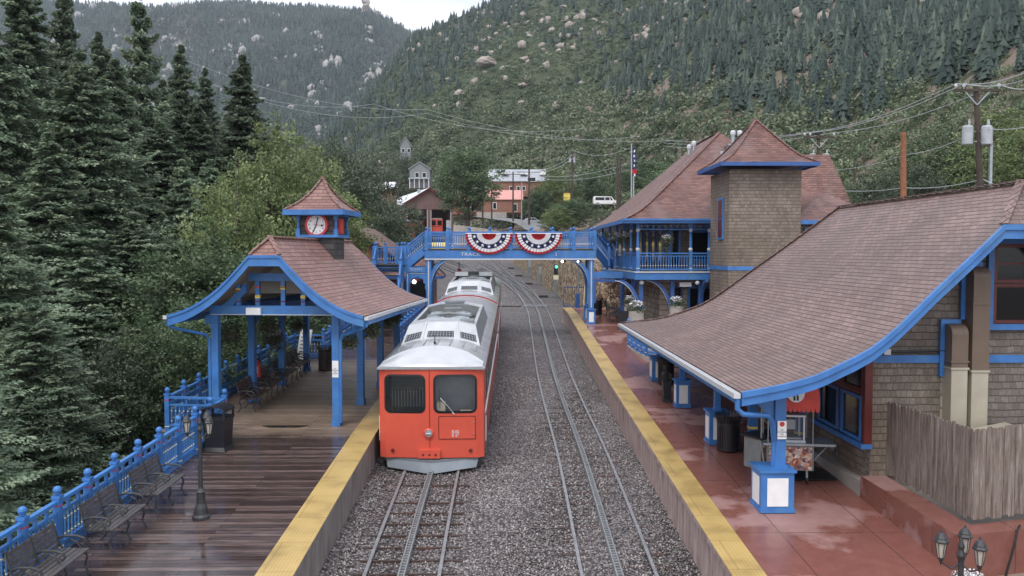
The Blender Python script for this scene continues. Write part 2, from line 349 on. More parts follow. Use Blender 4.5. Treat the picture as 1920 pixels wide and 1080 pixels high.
am = N(nt, 'ShaderNodeMath', operation='MULTIPLY_ADD'); nt.links.new(nw.outputs[0], am.inputs[0]); am.inputs[1].default_value = 2.2; nt.links.new(sp.outputs[1], am.inputs[2])
mr = N(nt, 'ShaderNodeMapRange'); nt.links.new(am.outputs[0], mr.inputs[0]); mr.inputs[1].default_value = 22.6; mr.inputs[2].default_value = 23.4     # boards under the pavilion roof stay dry
mr2 = N(nt, 'ShaderNodeMapRange'); nt.links.new(am.outputs[0], mr2.inputs[0]); mr2.inputs[1].default_value = 34.5; mr2.inputs[2].default_value = 33.5
dry = N(nt, 'ShaderNodeMath', operation='MULTIPLY'); nt.links.new(mr.outputs[0], dry.inputs[0]); nt.links.new(mr2.outputs[0], dry.inputs[1])
col = mixc(nt, dry.outputs[0], r.outputs[0], rd.outputs[0])
ng = N(nt, 'ShaderNodeTexNoise', i_Scale=2.0, i_Detail=6.0); nt.links.new(coords(nt, 'UV', (1, 9, 1)), ng.inputs['Vector']); rg = ramp(nt, [(.3, (.6,)*3), (.7, (1.4,)*3)]); nt.links.new(ng.outputs[0], rg.inputs[0])
col = mixc(nt, 1.0, col, rg.outputs[0], 'MULTIPLY'); nt.links.new(mixc(nt, br.outputs['Fac'], col, (.012, .008, .007)), b.inputs['Base Color'])
npd = N(nt, 'ShaderNodeTexNoise', i_Scale=1.1, i_Detail=5.0); nt.links.new(coords(nt, 'UV', (.6, 2.5, 1)), npd.inputs['Vector'])
rr = ramp(nt, [(.38, (.08,)*3), (.6, (.26,)*3)]); nt.links.new(npd.outputs[0], rr.inputs[0]); nt.links.new(mixc(nt, dry.outputs[0], rr.outputs[0], (.5, .5, .5)), b.inputs['Roughness'])
iv = N(nt, 'ShaderNodeMath', operation='MULTIPLY_ADD'); nt.links.new(br.outputs['Fac'], iv.inputs[0]); iv.inputs[1].default_value = -1.0; nt.links.new(br.outputs['Color'], iv.inputs[2]); bump(nt, b, iv.outputs[0], .6, .02); M['deck'] = m
# red stained concrete with wet areas
def redconc(name, seed, lo=.47, hi=.52):
    m, nt, b = mat(name); v = coords(nt, 'UV')
    n = N(nt, 'ShaderNodeTexNoise', i_Scale=.42, i_Detail=7.0, i_Roughness=.55); mpp = nt.nodes.new('ShaderNodeMapping'); mpp.inputs['Location'].default_value = (seed, seed*.7, 0); nt.links.new(v, mpp.inputs[0]); nt.links.new(mpp.outputs[0], n.inputs['Vector'])
    w = ramp(nt, [(lo, (1, 1, 1)), (hi, (0, 0, 0))]); nt.links.new(n.outputs[0], w.inputs[0])
    n2 = N(nt, 'ShaderNodeTexNoise', i_Scale=3.0, i_Detail=8.0, i_Roughness=.7); nt.links.new(v, n2.inputs['Vector'])
    wet = ramp(nt, [(.3, (.185, .072, .056)), (.7, (.25, .105, .085))]); nt.links.new(n2.outputs[0], wet.inputs[0])
    dr = ramp(nt, [(.3, (.28, .15, .135)), (.7, (.36, .215, .2))]); nt.links.new(n2.outputs[0], dr.inputs[0])
    br = N(nt, 'ShaderNodeTexBrick', i_Scale=1.0, i_Mortar_Size=.012, i_Mortar_Smooth=.2, i_Brick_Width=1.75, i_Row_Height=3.0); br.offset = 0; nt.links.new(v, br.inputs['Vector'])
    c = mixc(nt, w.outputs[0], dr.outputs[0], wet.outputs[0]); nt.links.new(mixc(nt, br.outputs['Fac'], c, (.1, .05, .04)), b.inputs['Base Color'])
    rr = ramp(nt, [(0, (.6,)*3), (1, (.26,)*3)]); nt.links.new(w.outputs[0], rr.inputs[0]); nt.links.new(rr.outputs[0], b.inputs['Roughness'])
    n3 = N(nt, 'ShaderNodeTexNoise', i_Scale=40.0, i_Detail=3.0); nt.links.new(v, n3.inputs['Vector']); bump(nt, b, n3.outputs[0], .12, .01); return m
M['redc_floor'] = redconc('red_concrete', 3.0, .53, .58)
M['redc_wall'] = redconc('red_wall_concrete', 9.0, .57, .6)
# tactile strip: raised dots
m, nt, b = mat('tactile_yellow'); v = coords(nt, 'UV', (16, 16, 1))
vo = N(nt, 'ShaderNodeTexVoronoi', feature='F1', i_Scale=1.0, i_Randomness=0.0); nt.links.new(v, vo.inputs['Vector'])
r = ramp(nt, [(.15, (.57, .41, .16)), (.42, (.46, .32, .115))]); nt.links.new(vo.outputs['Distance'], r.inputs[0])
n = N(nt, 'ShaderNodeTexNoise', i_Scale=1.3, i_Detail=7.0); nt.links.new(coords(nt, 'UV'), n.inputs['Vector']); r2 = ramp(nt, [(.3, (.62, .6, .58)), (.5, (.98, .97, .96)), (.7, (1.1, 1.1, 1.12))]); nt.links.new(n.outputs[0], r2.inputs[0])
br = N(nt, 'ShaderNodeTexBrick', i_Scale=1.0, i_Mortar_Size=.006, i_Brick_Width=2.0, i_Row_Height=1.22); nt.links.new(coords(nt, 'UV'), br.inputs['Vector'])
c_ = mixc(nt, 1.0, r.outputs[0], r2.outputs[0], 'MULTIPLY'); nt.links.new(mixc(nt, br.outputs['Fac'], c_, (.2, .13, .05)), b.inputs['Base Color'])
b.inputs['Roughness'].default_value = .38; iv = N(nt, 'ShaderNodeMath', operation='SUBTRACT'); iv.inputs[0].default_value = 1.0; nt.links.new(r.outputs[0], iv.inputs[1]); bump(nt, b, iv.outputs[0], .3, .01); M['tact'] = m
# streaked concrete face of the platforms
m, nt, b = mat('streaked_concrete'); n = N(nt, 'ShaderNodeTexNoise', i_Scale=1.0, i_Detail=8.0, i_Roughness=.7); nt.links.new(coords(nt, 'UV', (5, .8, 1)), n.inputs['Vector'])
r = ramp(nt, [(.3, (.17, .1, .09)), (.47, (.33, .24, .22)), (.68, (.5, .42, .39))]); nt.links.new(n.outputs[0], r.inputs[0]); nt.links.new(r.outputs[0], b.inputs['Base Color']); b.inputs['Roughness'].default_value = .7; M['streak'] = m
m, nt, b = mat('streaked_grey_concrete'); n = N(nt, 'ShaderNodeTexNoise', i_Scale=1.0, i_Detail=8.0, i_Roughness=.7); nt.links.new(coords(nt, 'UV', (4, .8, 1)), n.inputs['Vector'])
r = ramp(nt, [(.3, (.1, .085, .08)), (.5, (.2, .18, .17)), (.7, (.32, .3, .28))]); nt.links.new(n.outputs[0], r.inputs[0]); nt.links.new(r.outputs[0], b.inputs['Base Color']); b.inputs['Roughness'].default_value = .65; M['streakg'] = m
# weathered fence boards (vertical)
m, nt, b = mat('weathered_boards'); n = N(nt, 'ShaderNodeTexNoise', i_Scale=1.0, i_Detail=8.0, i_Roughness=.75); nt.links.new(coords(nt, 'UV', (11, .9, 1)), n.inputs['Vector'])
r = ramp(nt, [(.32, (.035, .026, .022)), (.45, (.15, .115, .095)), (.57, (.25, .21, .185)), (.7, (.42, .38, .34))]); nt.links.new(n.outputs[0], r.inputs[0]); nt.links.new(r.outputs[0], b.inputs['Base Color']); b.inputs['Roughness'].default_value = .8; bump(nt, b, n.outputs[0], .3, .01); M['boards'] = m
# ground of hillsides
def earth(name, stops, scale):
    m, nt, b = mat(name); n = N(nt, 'ShaderNodeTexNoise', i_Scale=scale, i_Detail=10.0, i_Roughness=.7); nt.links.new(coords(nt), n.inputs['Vector'])
    r = ramp(nt, stops); nt.links.new(n.outputs[0], r.inputs[0]); nt.links.new(r.outputs[0], b.inputs['Base Color']); b.inputs['Roughness'].default_value = .95; b.inputs['Specular IOR Level'].default_value = .1; bump(nt, b, n.outputs[0], .6, 2.0); return m
M['hill'] = earth('scrub_ground', [(.3, (.04, .055, .032)), (.55, (.08, .098, .058)), (.7, (.13, .135, .09)), (.8, (.22, .19, .15))], .05)
M['mount'] = earth('forest_floor', [(.3, (.02, .03, .022)), (.52, (.045, .06, .045)), (.64, (.16, .15, .13)), (.72, (.34, .31, .29))], .012)
M['rock'] = paint('granite', (.36, .31, .275), .9, .25, .35, bmp=.6, dirt=(.22, .19, .165))
M['rockp'] = paint('pale_granite', (.36, .345, .33), .9, .2, .12, bmp=.5, dirt=(.22, .2, .185))
M['leafG'] = leafmat('leaves_bright', [(0, (.05, .085, .03)), (.45, (.15, .2, .08)), (1, (.33, .37, .18))])
M['leafD'] = leafmat('leaves_mid', [(0, (.03, .06, .03)), (.45, (.09, .14, .07)), (1, (.22, .28, .16))])
M['leafY'] = leafmat('leaves_dull', [(0, (.04, .065, .04)), (.5, (.1, .13, .08)), (1, (.19, .22, .155))])
M['needleB'] = leafmat('spruce_blue', [(0, (.03, .058, .042)), (.32, (.15, .215, .14)), (.75, (.27, .35, .235)), (1, (.37, .42, .28))], trans=.3)
M['needle'] = leafmat('spruce_dark', [(0, (.026, .05, .035)), (.38, (.135, .19, .125)), (1, (.3, .37, .25))], trans=.3)
M['needleF'] = leafmat('far_conifer', [(0, (.015, .03, .026)), (.6, (.045, .07, .055)), (1, (.12, .15, .11))], trans=0)
M['scrub'] = leafmat('scrub_oak', [(0, (.03, .055, .028)), (.4, (.095, .135, .07)), (1, (.3, .34, .21))], trans=.15)
# ------------------------------------------------------------------ terrain
def U_(X, Y): return 940+FPX*np.asarray(X, float)/np.maximum(np.asarray(Y, float), 1)
def ip(x, xs, ys): return np.interp(x, xs, ys)
_rng = np.random.RandomState(5)
_ph = _rng.rand(40)*6.28; _dr = _rng.rand(40)*6.28
def nse(X, Y, wl, k0=0, n=5, per=.55):
    s = 0; a = 1
    for i in range(n):
        k = 2*pi/wl; t = _dr[k0+i]
        s = s+a*np.sin(k*(X*cos(t)+Y*sin(t))+_ph[k0+i]+1.7*np.sin(k*.6*(X*cos(t+2)+Y*sin(t+2))+_ph[k0+i+1])); wl *= per; a *= .55
    return s
def valley(X, Y):
    u = U_(X, Y)
    b = np.where(Y < 100, GR*Y, GR*100+.057*(Y-100))-.45
    b = b+np.clip(u-850, 0, 420)*.021*sm(Y, 110, 175)*sm(-Y, -600, -300)
    left = sm(-np.asarray(X, float), 9.4, 13)
    b = b-left*1.6*(1-sm(Y, 90, 150))+sm(-np.asarray(X, float), 30, 110)*26
    right = sm(X, 16, 40); b = b+right*(2.2+.03*Y)*(1-sm(Y, 150, 200))
    return b
HU = [-400, 300, 480, 560, 640, 700, 740, 780, 850, 930, 1200, 1600, 1920, 2600]
HT = [430, 425, 395, 330, 250, 172, 118, 72, 42, 10, -110, -230, -290, -330]
HD = [420, 450, 500, 560, 620, 660, 690, 700, 700, 700, 680, 600, 520, 450]
HF = [330, 330, 330, 330, 310, 300, 290, 280, 260, 235, 200, 110, 62, 50]
MU = [-600, -100, 100, 310, 394, 463, 500, 579, 640, 672, 700, 740, 775, 850, 1000, 1400, 2600]
MT = [-30, -5, 14, 25, 17, 15, 21, 22, 27, 29, 30, 50, 72, 90, 75, 50, 40]
def H(X, Y):
    X = np.asarray(X, float); Y = np.asarray(Y, float); u = U_(X, Y); v = valley(X, Y)
    D = ip(u, HU, HD); f = ip(u, HU, HF); zt = CAMZ+(475-ip(u, HU, HT))/FPX*D
    zf = valley((u-940)/FPX*f, f)
    s = np.clip((Y-f)/(D-f), 0, 1)
    hz = zf+(zt-zf)*s**1.08 + nse(X, Y, 150, 0)*5*np.minimum(s*3, 1)*np.minimum((1-s)*6, 1)+ nse(X, Y, 25, 8)*.8*np.minimum(s*8, 1)*np.minimum((1-s)*20+.2, 1)
    hz = np.where(Y > D, zt-(Y-D)*.55, hz)
    z = np.where(Y < f, v, hz)
    # far mountain
    mt = CAMZ+(475-ip(u, MU, MT))/FPX*1600; zv = 45+0*Y; t = np.clip((Y-740)/(1600-740), 0, 1)
    mz = zv+(mt-zv)*t**1.1+nse(X, Y, 420, 16)*17*np.minimum(t*4, 1)*np.minimum((1-t)*5, 1)+nse(X, Y, 90, 24)*5*np.minimum(t*4, 1)*np.minimum((1-t)*9+.1, 1)
    mz = np.where(Y > 1600, mt-(Y-1600)*.3, mz)
    z = np.where(Y > 740, np.maximum(z, mz), np.where(Y > D, np.maximum(z, 20), z))
    return z
def terrain(name, us, ys, material):
    Ug, Yg = np.meshgrid(us, ys); Xg = (Ug-940)/FPX*Yg; Zg = H(Xg, Yg)
    V = np.stack([Xg, Yg, Zg], -1).reshape(-1, 3); nx = len(us); ny = len(ys)
    i = np.arange(ny-1)[:, None]*nx+np.arange(nx-1)[None]; i = i.ravel()
    me = npmesh(name, V, np.stack([i, i+1, i+nx+1, i+nx], 1), M[material]); me.polygons.foreach_set('use_smooth', [True]*len(me.polygons))
    o = link(name, me); return struct(o)
us = np.concatenate([np.linspace(-9000, -700, 24)[:-1], np.linspace(-700, 2700, 300), np.linspace(2700, 9000, 20)[1:]])
terrain('ground', us, np.concatenate([[-12], np.geomspace(1.0, 330, 150)])[1:], 'dirt')
terrain('hillside', np.linspace(-700, 2700, 420), np.linspace(60, 740, 330), 'hill')
bpy.data.objects['hillside'].location.z = -.05
terrain('mountain', np.linspace(-700, 2700, 420), np.linspace(730, 1800, 260), 'mount')
# ground right around and behind the camera
mb = MB(); mb.add([(-400, -200, -1.0), (400, -200, -1.0), (400, 2.0, -.5), (-400, 2.0, -.5)], [(0, 1, 2, 3)]); struct(mb.build('near_ground', M['dirt']))
# ------------------------------------------------------------------ ballast and tracks
def resample(pts, step=.5):
    P = [Vector(p) for p in pts]; out = []
    for i in range(len(P)-1):
        p0 = P[max(i-1, 0)]; p1 = P[i]; p2 = P[i+1]; p3 = P[min(i+2, len(P)-1)]; n = max(2, int((p2-p1).length/step))
        for k in range(n):
            t = k/n; out.append(.5*((2*p1)+(p2-p0)*t+(2*p0-5*p1+4*p2-p3)*t*t+(3*p1-p0-3*p2+p3)*t**3))
    out.append(P[-1]); return out
def T1X(Y): return float(np.interp(Y, [0, 21.7, 37, 50, 60], [-1.93, -1.89, -1.62, -1.44, -1.4]))
def REDGE(Y): return float(np.interp(Y, [0, 28, 40, 49, 51.5], [3.83, 3.83, 3.92, 4.0, 3.9]))
mb = MB(); ys = list(np.linspace(2, 52, 26))+list(np.linspace(56, 150, 24))
rows = []
for Y in ys:
    xl = float(np.interp(Y, [0, 50, 60, 80, 110, 150], [-4.4, -4.2, -6.5, -10, -17, -28])); xr = float(np.interp(Y, [0, 51, 53, 67, 79, 91, 104, 114, 150], [4.4, 4.6, 6.6, 5.4, 4.4, 3.8, 2.9, 2.2, 0]))
    xs = np.linspace(xl, xr, 16); rows.append([(x, Y, gz(Y, -.09+.02*sin(x*2.1+Y)*sin(Y*1.3)+.28*max(0, (-2.9-x))*(x > -4.5))) for x in xs])
vs = [p for r_ in rows for p in r_]; fs = [(j*16+i, j*16+i+1, (j+1)*16+i+1, (j+1)*16+i) for j in range(len(rows)-1) for i in range(15)]
mb.add(vs, fs); struct(mb.build('ballast_bed', M['ballast'], smooth=True))
# loose stones over the nearest ballast, so the bed has a real broken surface
rs = np.random.RandomState(3)
def stones(n, x0, x1, y0, y1, hh, s0, s1, pw=1.0):
    X = rs.uniform(x0, x1, n); Y = y0+(y1-y0)*rs.rand(n)**pw; S = rs.uniform(s0, s1, n)
    base = np.array([(1, 0, 0), (-.4, .85, 0), (-.5, -.8, .1), (.1, .1, .9), (0, .1, -.7)]); F = np.array([(0, 1, 3), (1, 2, 3), (2, 0, 3), (1, 0, 4), (2, 1, 4), (0, 2, 4)])
    a = rs.rand(n)*6.28; V = base[None]*S[:, None, None]*(rs.rand(n, 1, 3)*.7+.65); ca, sa = np.cos(a)[:, None], np.sin(a)[:, None]
    Vx = V[..., 0]*ca-V[..., 1]*sa; Vy = V[..., 0]*sa+V[..., 1]*ca
    V = np.stack([Vx+X[:, None], Vy+Y[:, None], V[..., 2]+(GR*Y+hh)[:, None]], -1).reshape(-1, 3)
    return V, (F[None]+np.arange(n)[:, None, None]*5).reshape(-1, 3), np.repeat(rs.rand(n), 6)
m, nt, b = mat('loose_stone'); a_ = N(nt, 'ShaderNodeAttribute', attribute_name='var'); r = ramp(nt, [(0, (.06, .052, .052)), (.4, (.16, .14, .137)), (.75, (.27, .24, .235)), (1, (.44, .41, .4))]); nt.links.new(a_.outputs['Fac'], r.inputs[0]); nt.links.new(r.outputs[0], b.inputs['Base Color']); b.inputs['Roughness'].default_value = .55; M['stone'] = m
V2, Fc2, at2 = stones(3500, -3.45, -3.0, 8.5, 21, .02, .02, .045, 1.3)
struct(link('loose_ballast', npmesh('loose_ballast', V2, Fc2, M['stone'], at2)), 'stuff')
V, Fc, at = stones(42000, -3.45, 3.85, 8.5, 34, -.085, .018, .042, 1.5)
struct(link('loose_ballast', npmesh('loose_ballast', V, Fc, M['stone'], at)), 'stuff')
V, Fc, at = stones(5000, 7.0, 12, 8, 13.6, -.0, .012, .035); V[:, 2] += .8
V[:, 2] += 0
GRAVEL = (V, Fc, at)
def track(label, pts, ties_to, group='railway tracks', rack=True, tie_vis=0, tie0=9):
    c = resample(pts, .6); t = thing('railway_track', label, 'railway track', c[0].copy(), group=group)
    def off(d, dz=0): 
        o = []
        for i, p in enumerate(c):
            q = (c[min(i+1, len(c)-1)]-c[max(i-1, 0)]); n_ = Vector((q.y, -q.x, 0)).normalized(); o.append(p+n_*d+Vector((0, 0, dz)))
        return o
    for s in (-1, 1):
        mb = MB()
        for w, z0, z1 in ((.066, -.035, 0), (.02, -.1, -.034), (.14, -.115, -.098)):
            a = off(s*.7175-w/2); b_ = off(s*.7175+w/2); n = len(a); vs = [p+Vector((0, 0, z)) for z in (z0, z1) for L in (a, b_) for p in L]
            fs = []
            for i in range(n-1): fs += [(2*n+i, 3*n+i, 3*n+i+1, 2*n+i+1), (i, 2*n+i, 2*n+i+1, i+1), (n+i, n+i+1, 3*n+i+1, 3*n+i)]
            mb.add(vs, fs, 0 if z1 == 0 else 1)
        mb.build('rail', [M['steel'], M['rust']], t, world=True)
    if rack:
        mb = MB(); a = off(-.055); b_ = off(.055); n = len(a)
        for L in (a, b_):
            for i in range(n-1): mb.bar(L[i]+Vector((0, 0, -.01)), L[i+1]+Vector((0, 0, -.01)), .03, .13, 1)
        for i in range(n-1):
            if c[i].y > 32: mb.bar(c[i]-Vector((0, 0, .03)), c[i+1]-Vector((0, 0, .03)), .08, .04, 0); continue
            L_ = (c[i+1]-c[i]).length; k = max(1, int(L_/.12))
            for j in range(k):
                p = c[i].lerp(c[i+1], (j+.5)/k); mb.cbox(p+Vector((0, 0, .015)), (.1, .05, .05), 0)
        mb.build('rack_rail', [M['steel'], M['grey']], t, world=True)
    n_t = 0; acc = 0; first = None
    for i in range(len(c)-1):
        acc += (c[i+1]-c[i]).length
        if acc >= .6 and tie0 < c[i].y < ties_to:
            acc = 0; q = (c[i+1]-c[i]); a = math.atan2(-q.x, q.y); mb = MB()
            mb.X = Matrix.Translation(c[i]-t.location+Vector((0, 0, -.12+(.015 if tie_vis else -.014)))) @ Matrix.Rotation(a, 4, 'Z') @ Matrix.Rotation(atan(GR), 4, 'X')
            w = .05 if tie_vis else .11; mb.box(-1.05, 1.05, -w/2, w/2, -.06, .055, 0); mb.build('tie', M['tie'], t)
    return t
t1 = [(T1X(Y), Y, gz(Y)) for Y in (6, 12, 20, 30, 40, 50)]+[G(*p) for p in ((884, 520), (858, 509), (830, 497), (795, 486), (760, 478))]
track('cog railway track that the red train stands on', t1, 23, tie_vis=1)
rp = [(1184, 1150), (1161, 1077), (1109, 903), (1084, 827), (1056, 752), (1036, 690), (1018, 617), (1007, 580), (988, 551), (964, 524), (943, 505), (925, 488), (908, 474)]
track('empty cog railway track beside the right-hand platform', [G(*p) for p in rp], 33)
track('curved track branching left behind the train under the footbridge', [G(*p) for p in ((1002, 571), (984, 550), (950, 526), (912, 510), (870, 497), (825, 485), (780, 474))], 0, rack=True)
track('curved track leading from the junction towards the red shed', [G(*p) for p in ((975, 536), (950, 519), (925, 506), (897, 492), (872, 480), (845, 468), (826, 460))], 0, rack=True)
# steel plates and switch machines on the far side of the junction
for px0, px1, py, lab in ((1010, 1048, 556, 'nearest of the grey switch beams between the junction and the stone wall'), (984, 1015, 532, 'second nearest grey switch beam by the stone wall'), (966, 996, 517, 'third grey switch beam by the stone wall'), (952, 978, 503, 'farthest and smallest grey switch beam by the stone wall')):
    a = G(px0, py, 0); b_ = G(px1, py, 0); t = thing('switch_beam', lab, 'switch gear', a, group='switch beams beside the stone wall')
    L_ = b_.x-a.x; MB().box(0, L_*.46, -.12, .12, -.08, .1).build('beam', M['iron'], t); MB().box(L_*.48, L_, -.2, .2, -.08, .16).build('cover', M['grey'], t)
for px, py, hh, lab in ((1044, 554, 2.0, 'grey metal switch cabinet below the green signal'), (1014, 531, 1.8, 'grey metal switch cabinet left of the green signal'), (994, 516, 2.1, 'farthest grey metal switch cabinet by the stone wall')):
    a = G(px, py, 0); t = thing('switch_cabinet', lab, 'cabinet', a, group='switch cabinets beside the stone wall')
    MB().box(-.28, .28, -.2, .2, -.05, hh).box(-.32, .32, -.24, .24, hh, hh+.06).build('cabinet_body', M['grey'], t); MB().box(-.2, .2, -.225, -.203, .9, hh-.15).build('door', M['galv'], t)
a = G(1042, 560, 0); t = thing('railway_signal', 'black signal with a lit green lamp and white plate by the stone wall', 'signal', a)
MB().tube([(0, 0, 0), (0, 0, 2.5)], .05).build('post', M['grey'], t); MB().box(-.16, .16, -.1, .1, 1.95, 2.75).build('signal_head', M['black'], t)
MB().lathe([(.0, 0), (.1, .0), (.1, .03), (0, .03)], n=12).build('green_lamp', M['lampg'], t).matrix_local = Matrix.Translation((.04, -.12, 2.58)) @ Matrix.Rotation(pi/2, 4, 'X')
MB().box(-.2, .2, -.13, -.1, 1.55, 1.9).build('plate', M['cream'], t)
for x0, x1, py in ((860+1000/7.71, 860+1105/7.71, 573), (860+1118/7.71, 860+1225/7.71, 573)):
    pass
a = G(1003, 573.5, -.02); t = thing('crossing_plate', 'pale steel cover plates between the rails of the curved track', 'cover plate', a)
MB().box(-.9, -.06, -.22, .22, -.05, .06).box(.12, .95, -.22, .22, -.05, .06).build('plate', M['galv'], t)
MB().box(-4.6, -1.0, -.04, .04, -.06, .01).build('conduit', M['rust'], t)
# ------------------------------------------------------------------ platforms
LW = [(7.9, 6.0), (7.68, 22.15)]
mb = MB()
def sheet(mb, pts, dz, m=0, uvs=None): mb.add([(p[0], p[1], gz(p[1], dz)) for p in pts], [tuple(range(len(pts)))], m)
def edgeL(Y): return T1X(Y)-1.55
seg = [4, 10, 16, 22.15, 28, 34, 40, 46, 52, 56]
for i in range(len(seg)-1):
    a, b_ = seg[i], seg[i+1]; xl = (lambda Y: -7.95+.012*Y) if b_ < 22.5 else (lambda Y: float(np.interp(Y, [22, 34, 60], [-9.45, -8.85, -8.2])))
    sheet(mb, [(xl(a), a), (edgeL(a)-.64, a), (edgeL(b_)-.64, b_), (xl(b_), b_)], PLAT)
struct(mb.build('deck_platform', M['deck']))
mb = MB(); mb2 = MB()
for i in range(len(seg)-1):
    a, b_ = seg[i], seg[i+1]
    sheet(mb, [(edgeL(a)-.64, a), (edgeL(a), a), (edgeL(b_), b_), (edgeL(b_)-.64, b_)], PLAT+.006)
    for x_, top, bot in ((edgeL, PLAT+.006, -.3), ):
        mb2.add([(x_(a)-.02, a, gz(a, bot)), (x_(b_)-.02, b_, gz(b_, bot)), (x_(b_)-.02, b_, gz(b_, top)), (x_(a)-.02, a, gz(a, top))], [(0, 1, 2, 3)])
    mb2.add([(edgeL(a), a, gz(a, PLAT+.006)), (edgeL(b_), b_, gz(b_, PLAT+.006)), (edgeL(b_), b_, gz(b_, PLAT-.1)), (edgeL(a), a, gz(a, PLAT-.1))], [(0, 1, 2, 3)])
struct(mb.build('platform_edge_strip', M['tact'])); struct(mb2.build('platform_wall', M['streakg']))
# deck side skirt (outer, below the railing)
mb = MB(); pts = [(-7.9, 4), (-7.69, 22.15), (-9.46, 22.2), (-8.86, 34), (-8.2, 56)]
for (x0, y0), (x1, y1) in zip(pts, pts[1:]):
    mb.add([(x0, y0, gz(y0, -1.9)), (x1, y1, gz(y1, -1.9)), (x1, y1, gz(y1, PLAT)), (x0, y0, gz(y0, PLAT))], [(0, 1, 2, 3)])
struct(mb.build('platform_skirt', M['wood']))
# puddle-dark drain patch on the boards
# right platform
mb = MB(); mb2 = MB(); mb3 = MB(); seg = [4, 10, 13.3, 16.9, 22, 28, 31.3, 36.8, 40, 45, 49, 51.5]
for i in range(len(seg)-1):
    a, b_ = seg[i], seg[i+1]; xr = 7.62 if b_ <= 31.4 else 14
    sheet(mb, [(REDGE(a)+.58, a), (xr, a), (xr, b_), (REDGE(b_)+.58, b_)], PLAT)
    sheet(mb2, [(REDGE(a), a), (REDGE(a)+.58, a), (REDGE(b_)+.58, b_), (REDGE(b_), b_)], PLAT+.006)
    e = REDGE
    mb3.add([(e(a)+.06, a, gz(a, -.3)), (e(b_)+.06, b_, gz(b_, -.3)), (e(b_)+.06, b_, gz(b_, PLAT-.1)), (e(a)+.06, a, gz(a, PLAT-.1))], [(0, 3, 2, 1)])
    mb3.add([(e(a), a, gz(a, PLAT-.1)), (e(b_), b_, gz(b_, PLAT-.1)), (e(b_), b_, gz(b_, PLAT+.006)), (e(a), a, gz(a, PLAT+.006)), (e(a)+.06, a, gz(a, PLAT-.1)), (e(b_)+.06, b_, gz(b_, PLAT-.1))], [(0, 3, 2, 1), (0, 1, 5, 4)])
mb3.add([(3.9, 51.5, gz(51.5, -.3)), (14, 51.5, gz(51.5, -.3)), (14, 51.5, gz(51.5, PLAT)), (3.9, 51.5, gz(51.5, PLAT))], [(0, 1, 2, 3)])
struct(mb.build('concrete_platform', M['redc_floor'])); struct(mb2.build('tactile_strip', M['tact'])); struct(mb3.build('concrete_wall_of_platform', M['streak']))
# ------------------------------------------------------------------ railings
def ballrail(A_, B_, n, parent, posts=(True, True), ht=1.0, dark=False):
    """posts with ball tops and baluster panels from A_ to B_ (world points on the floor)"""
    A_ = Vector(A_); B_ = Vector(B_); o = parent.location
    if 'rpost' not in USED:
        mb = MB(); mb.box(-.06, .06, -.06, .06, 0, 1.02, 0).box(-.075, .075, -.075, .075, 1.0, 1.05, 0).lathe([(.03, 1.05), (.05, 1.07), (.03, 1.09)], n=10, m=0).ball((0, 0, 1.145), .075, 0, 12)
        mb.box(-.063, .063, -.063, .063, .13, .155, 1).box(-.063, .063, -.063, .063, .86, .88, 2); USED['rpost'] = mb.mesh('post', [M['blue'], M['cream'], M['redp']])
    for i in range(n+1):
        if (i == 0 and not posts[0]) or (i == n and not posts[1]): continue
        p = link('post', USED['rpost'], parent, A_.lerp(B_, i/n)-o)
    for i in range(n):
        a = A_.lerp(B_, i/n); b_ = A_.lerp(B_, (i+1)/n); d_ = (b_-a); L_ = d_.length; key = 'pan%.2f_%.2f' % (L_, d_.z)
        if key not in USED:
            mb = MB(); dz = d_.z; l = sqrt(max(L_*L_-dz*dz, .01)); q = lambda x, z: (x, 0, z+dz*x/l)
            for z, w, h_ in ((.94, .09, .06), (.74, .06, .05), (.17, .06, .06)): mb.bar(q(.05, z), q(l-.05, z), w, h_, 0)
            mb.bar(q(.05, .06), q(l-.05, .06), .03, .1, 0)
            k = max(2, round(l/.115))
            for j in range(1, k):
                x = l*j/k; z = dz*x/l; mb.box(x-.014, x+.014, -.014, .014, z+.2, z+.72, 0); mb.ball((x, 0, z+.57), .024, 1, 6); mb.ball((x, 0, z+.29), .024, 1, 6)
            for x in (l*.33, l*.66): mb.cbox(q(x, .84), (.05, .05, .15), 0)
            USED[key] = mb.mesh('railing_panel', [M['blue'], M['cream']])
        p = link('railing_panel', USED[key], parent, a-o); p.rotation_euler = (0, 0, math.atan2(d_.y, d_.x))
def onp(x, y, h=PLAT): return Vector((x, y, gz(y, h)))
t = thing('platform_railing', 'blue ball-topped railing beside the benches in the left foreground', 'railing', onp(-7.87, 13.2)); 
ballrail(onp(-7.93, 10.23), onp(-7.56, 22.1), 12, t)
ballrail(onp(-7.56, 22.1), onp(-9.2, 22.3), 1, t, (False, True))
t = thing('platform_railing', 'blue railing running behind the pavilion benches along the trees', 'railing', onp(-9.2, 22.4))
ballrail(onp(-9.2, 22.3), onp(-8.6, 33.6), 11, t, (False, True)); ballrail(onp(-8.6, 33.6), onp(-7.4, 33.7), 1, t, (False, True))
t = thing('platform_railing', 'blue railing beyond the pavilion near the footbridge columns', 'railing', onp(-7.4, 33.7)); ballrail(onp(-7.4, 33.7), onp(-7.1, 42), 8, t, (False, True))
t = thing('platform_railing', 'short blue railing at the foot of the bridge column left of the train', 'railing', onp(-5, 38)); ballrail(onp(-4.6, 36), onp(-4.25, 43.5), 8, t)
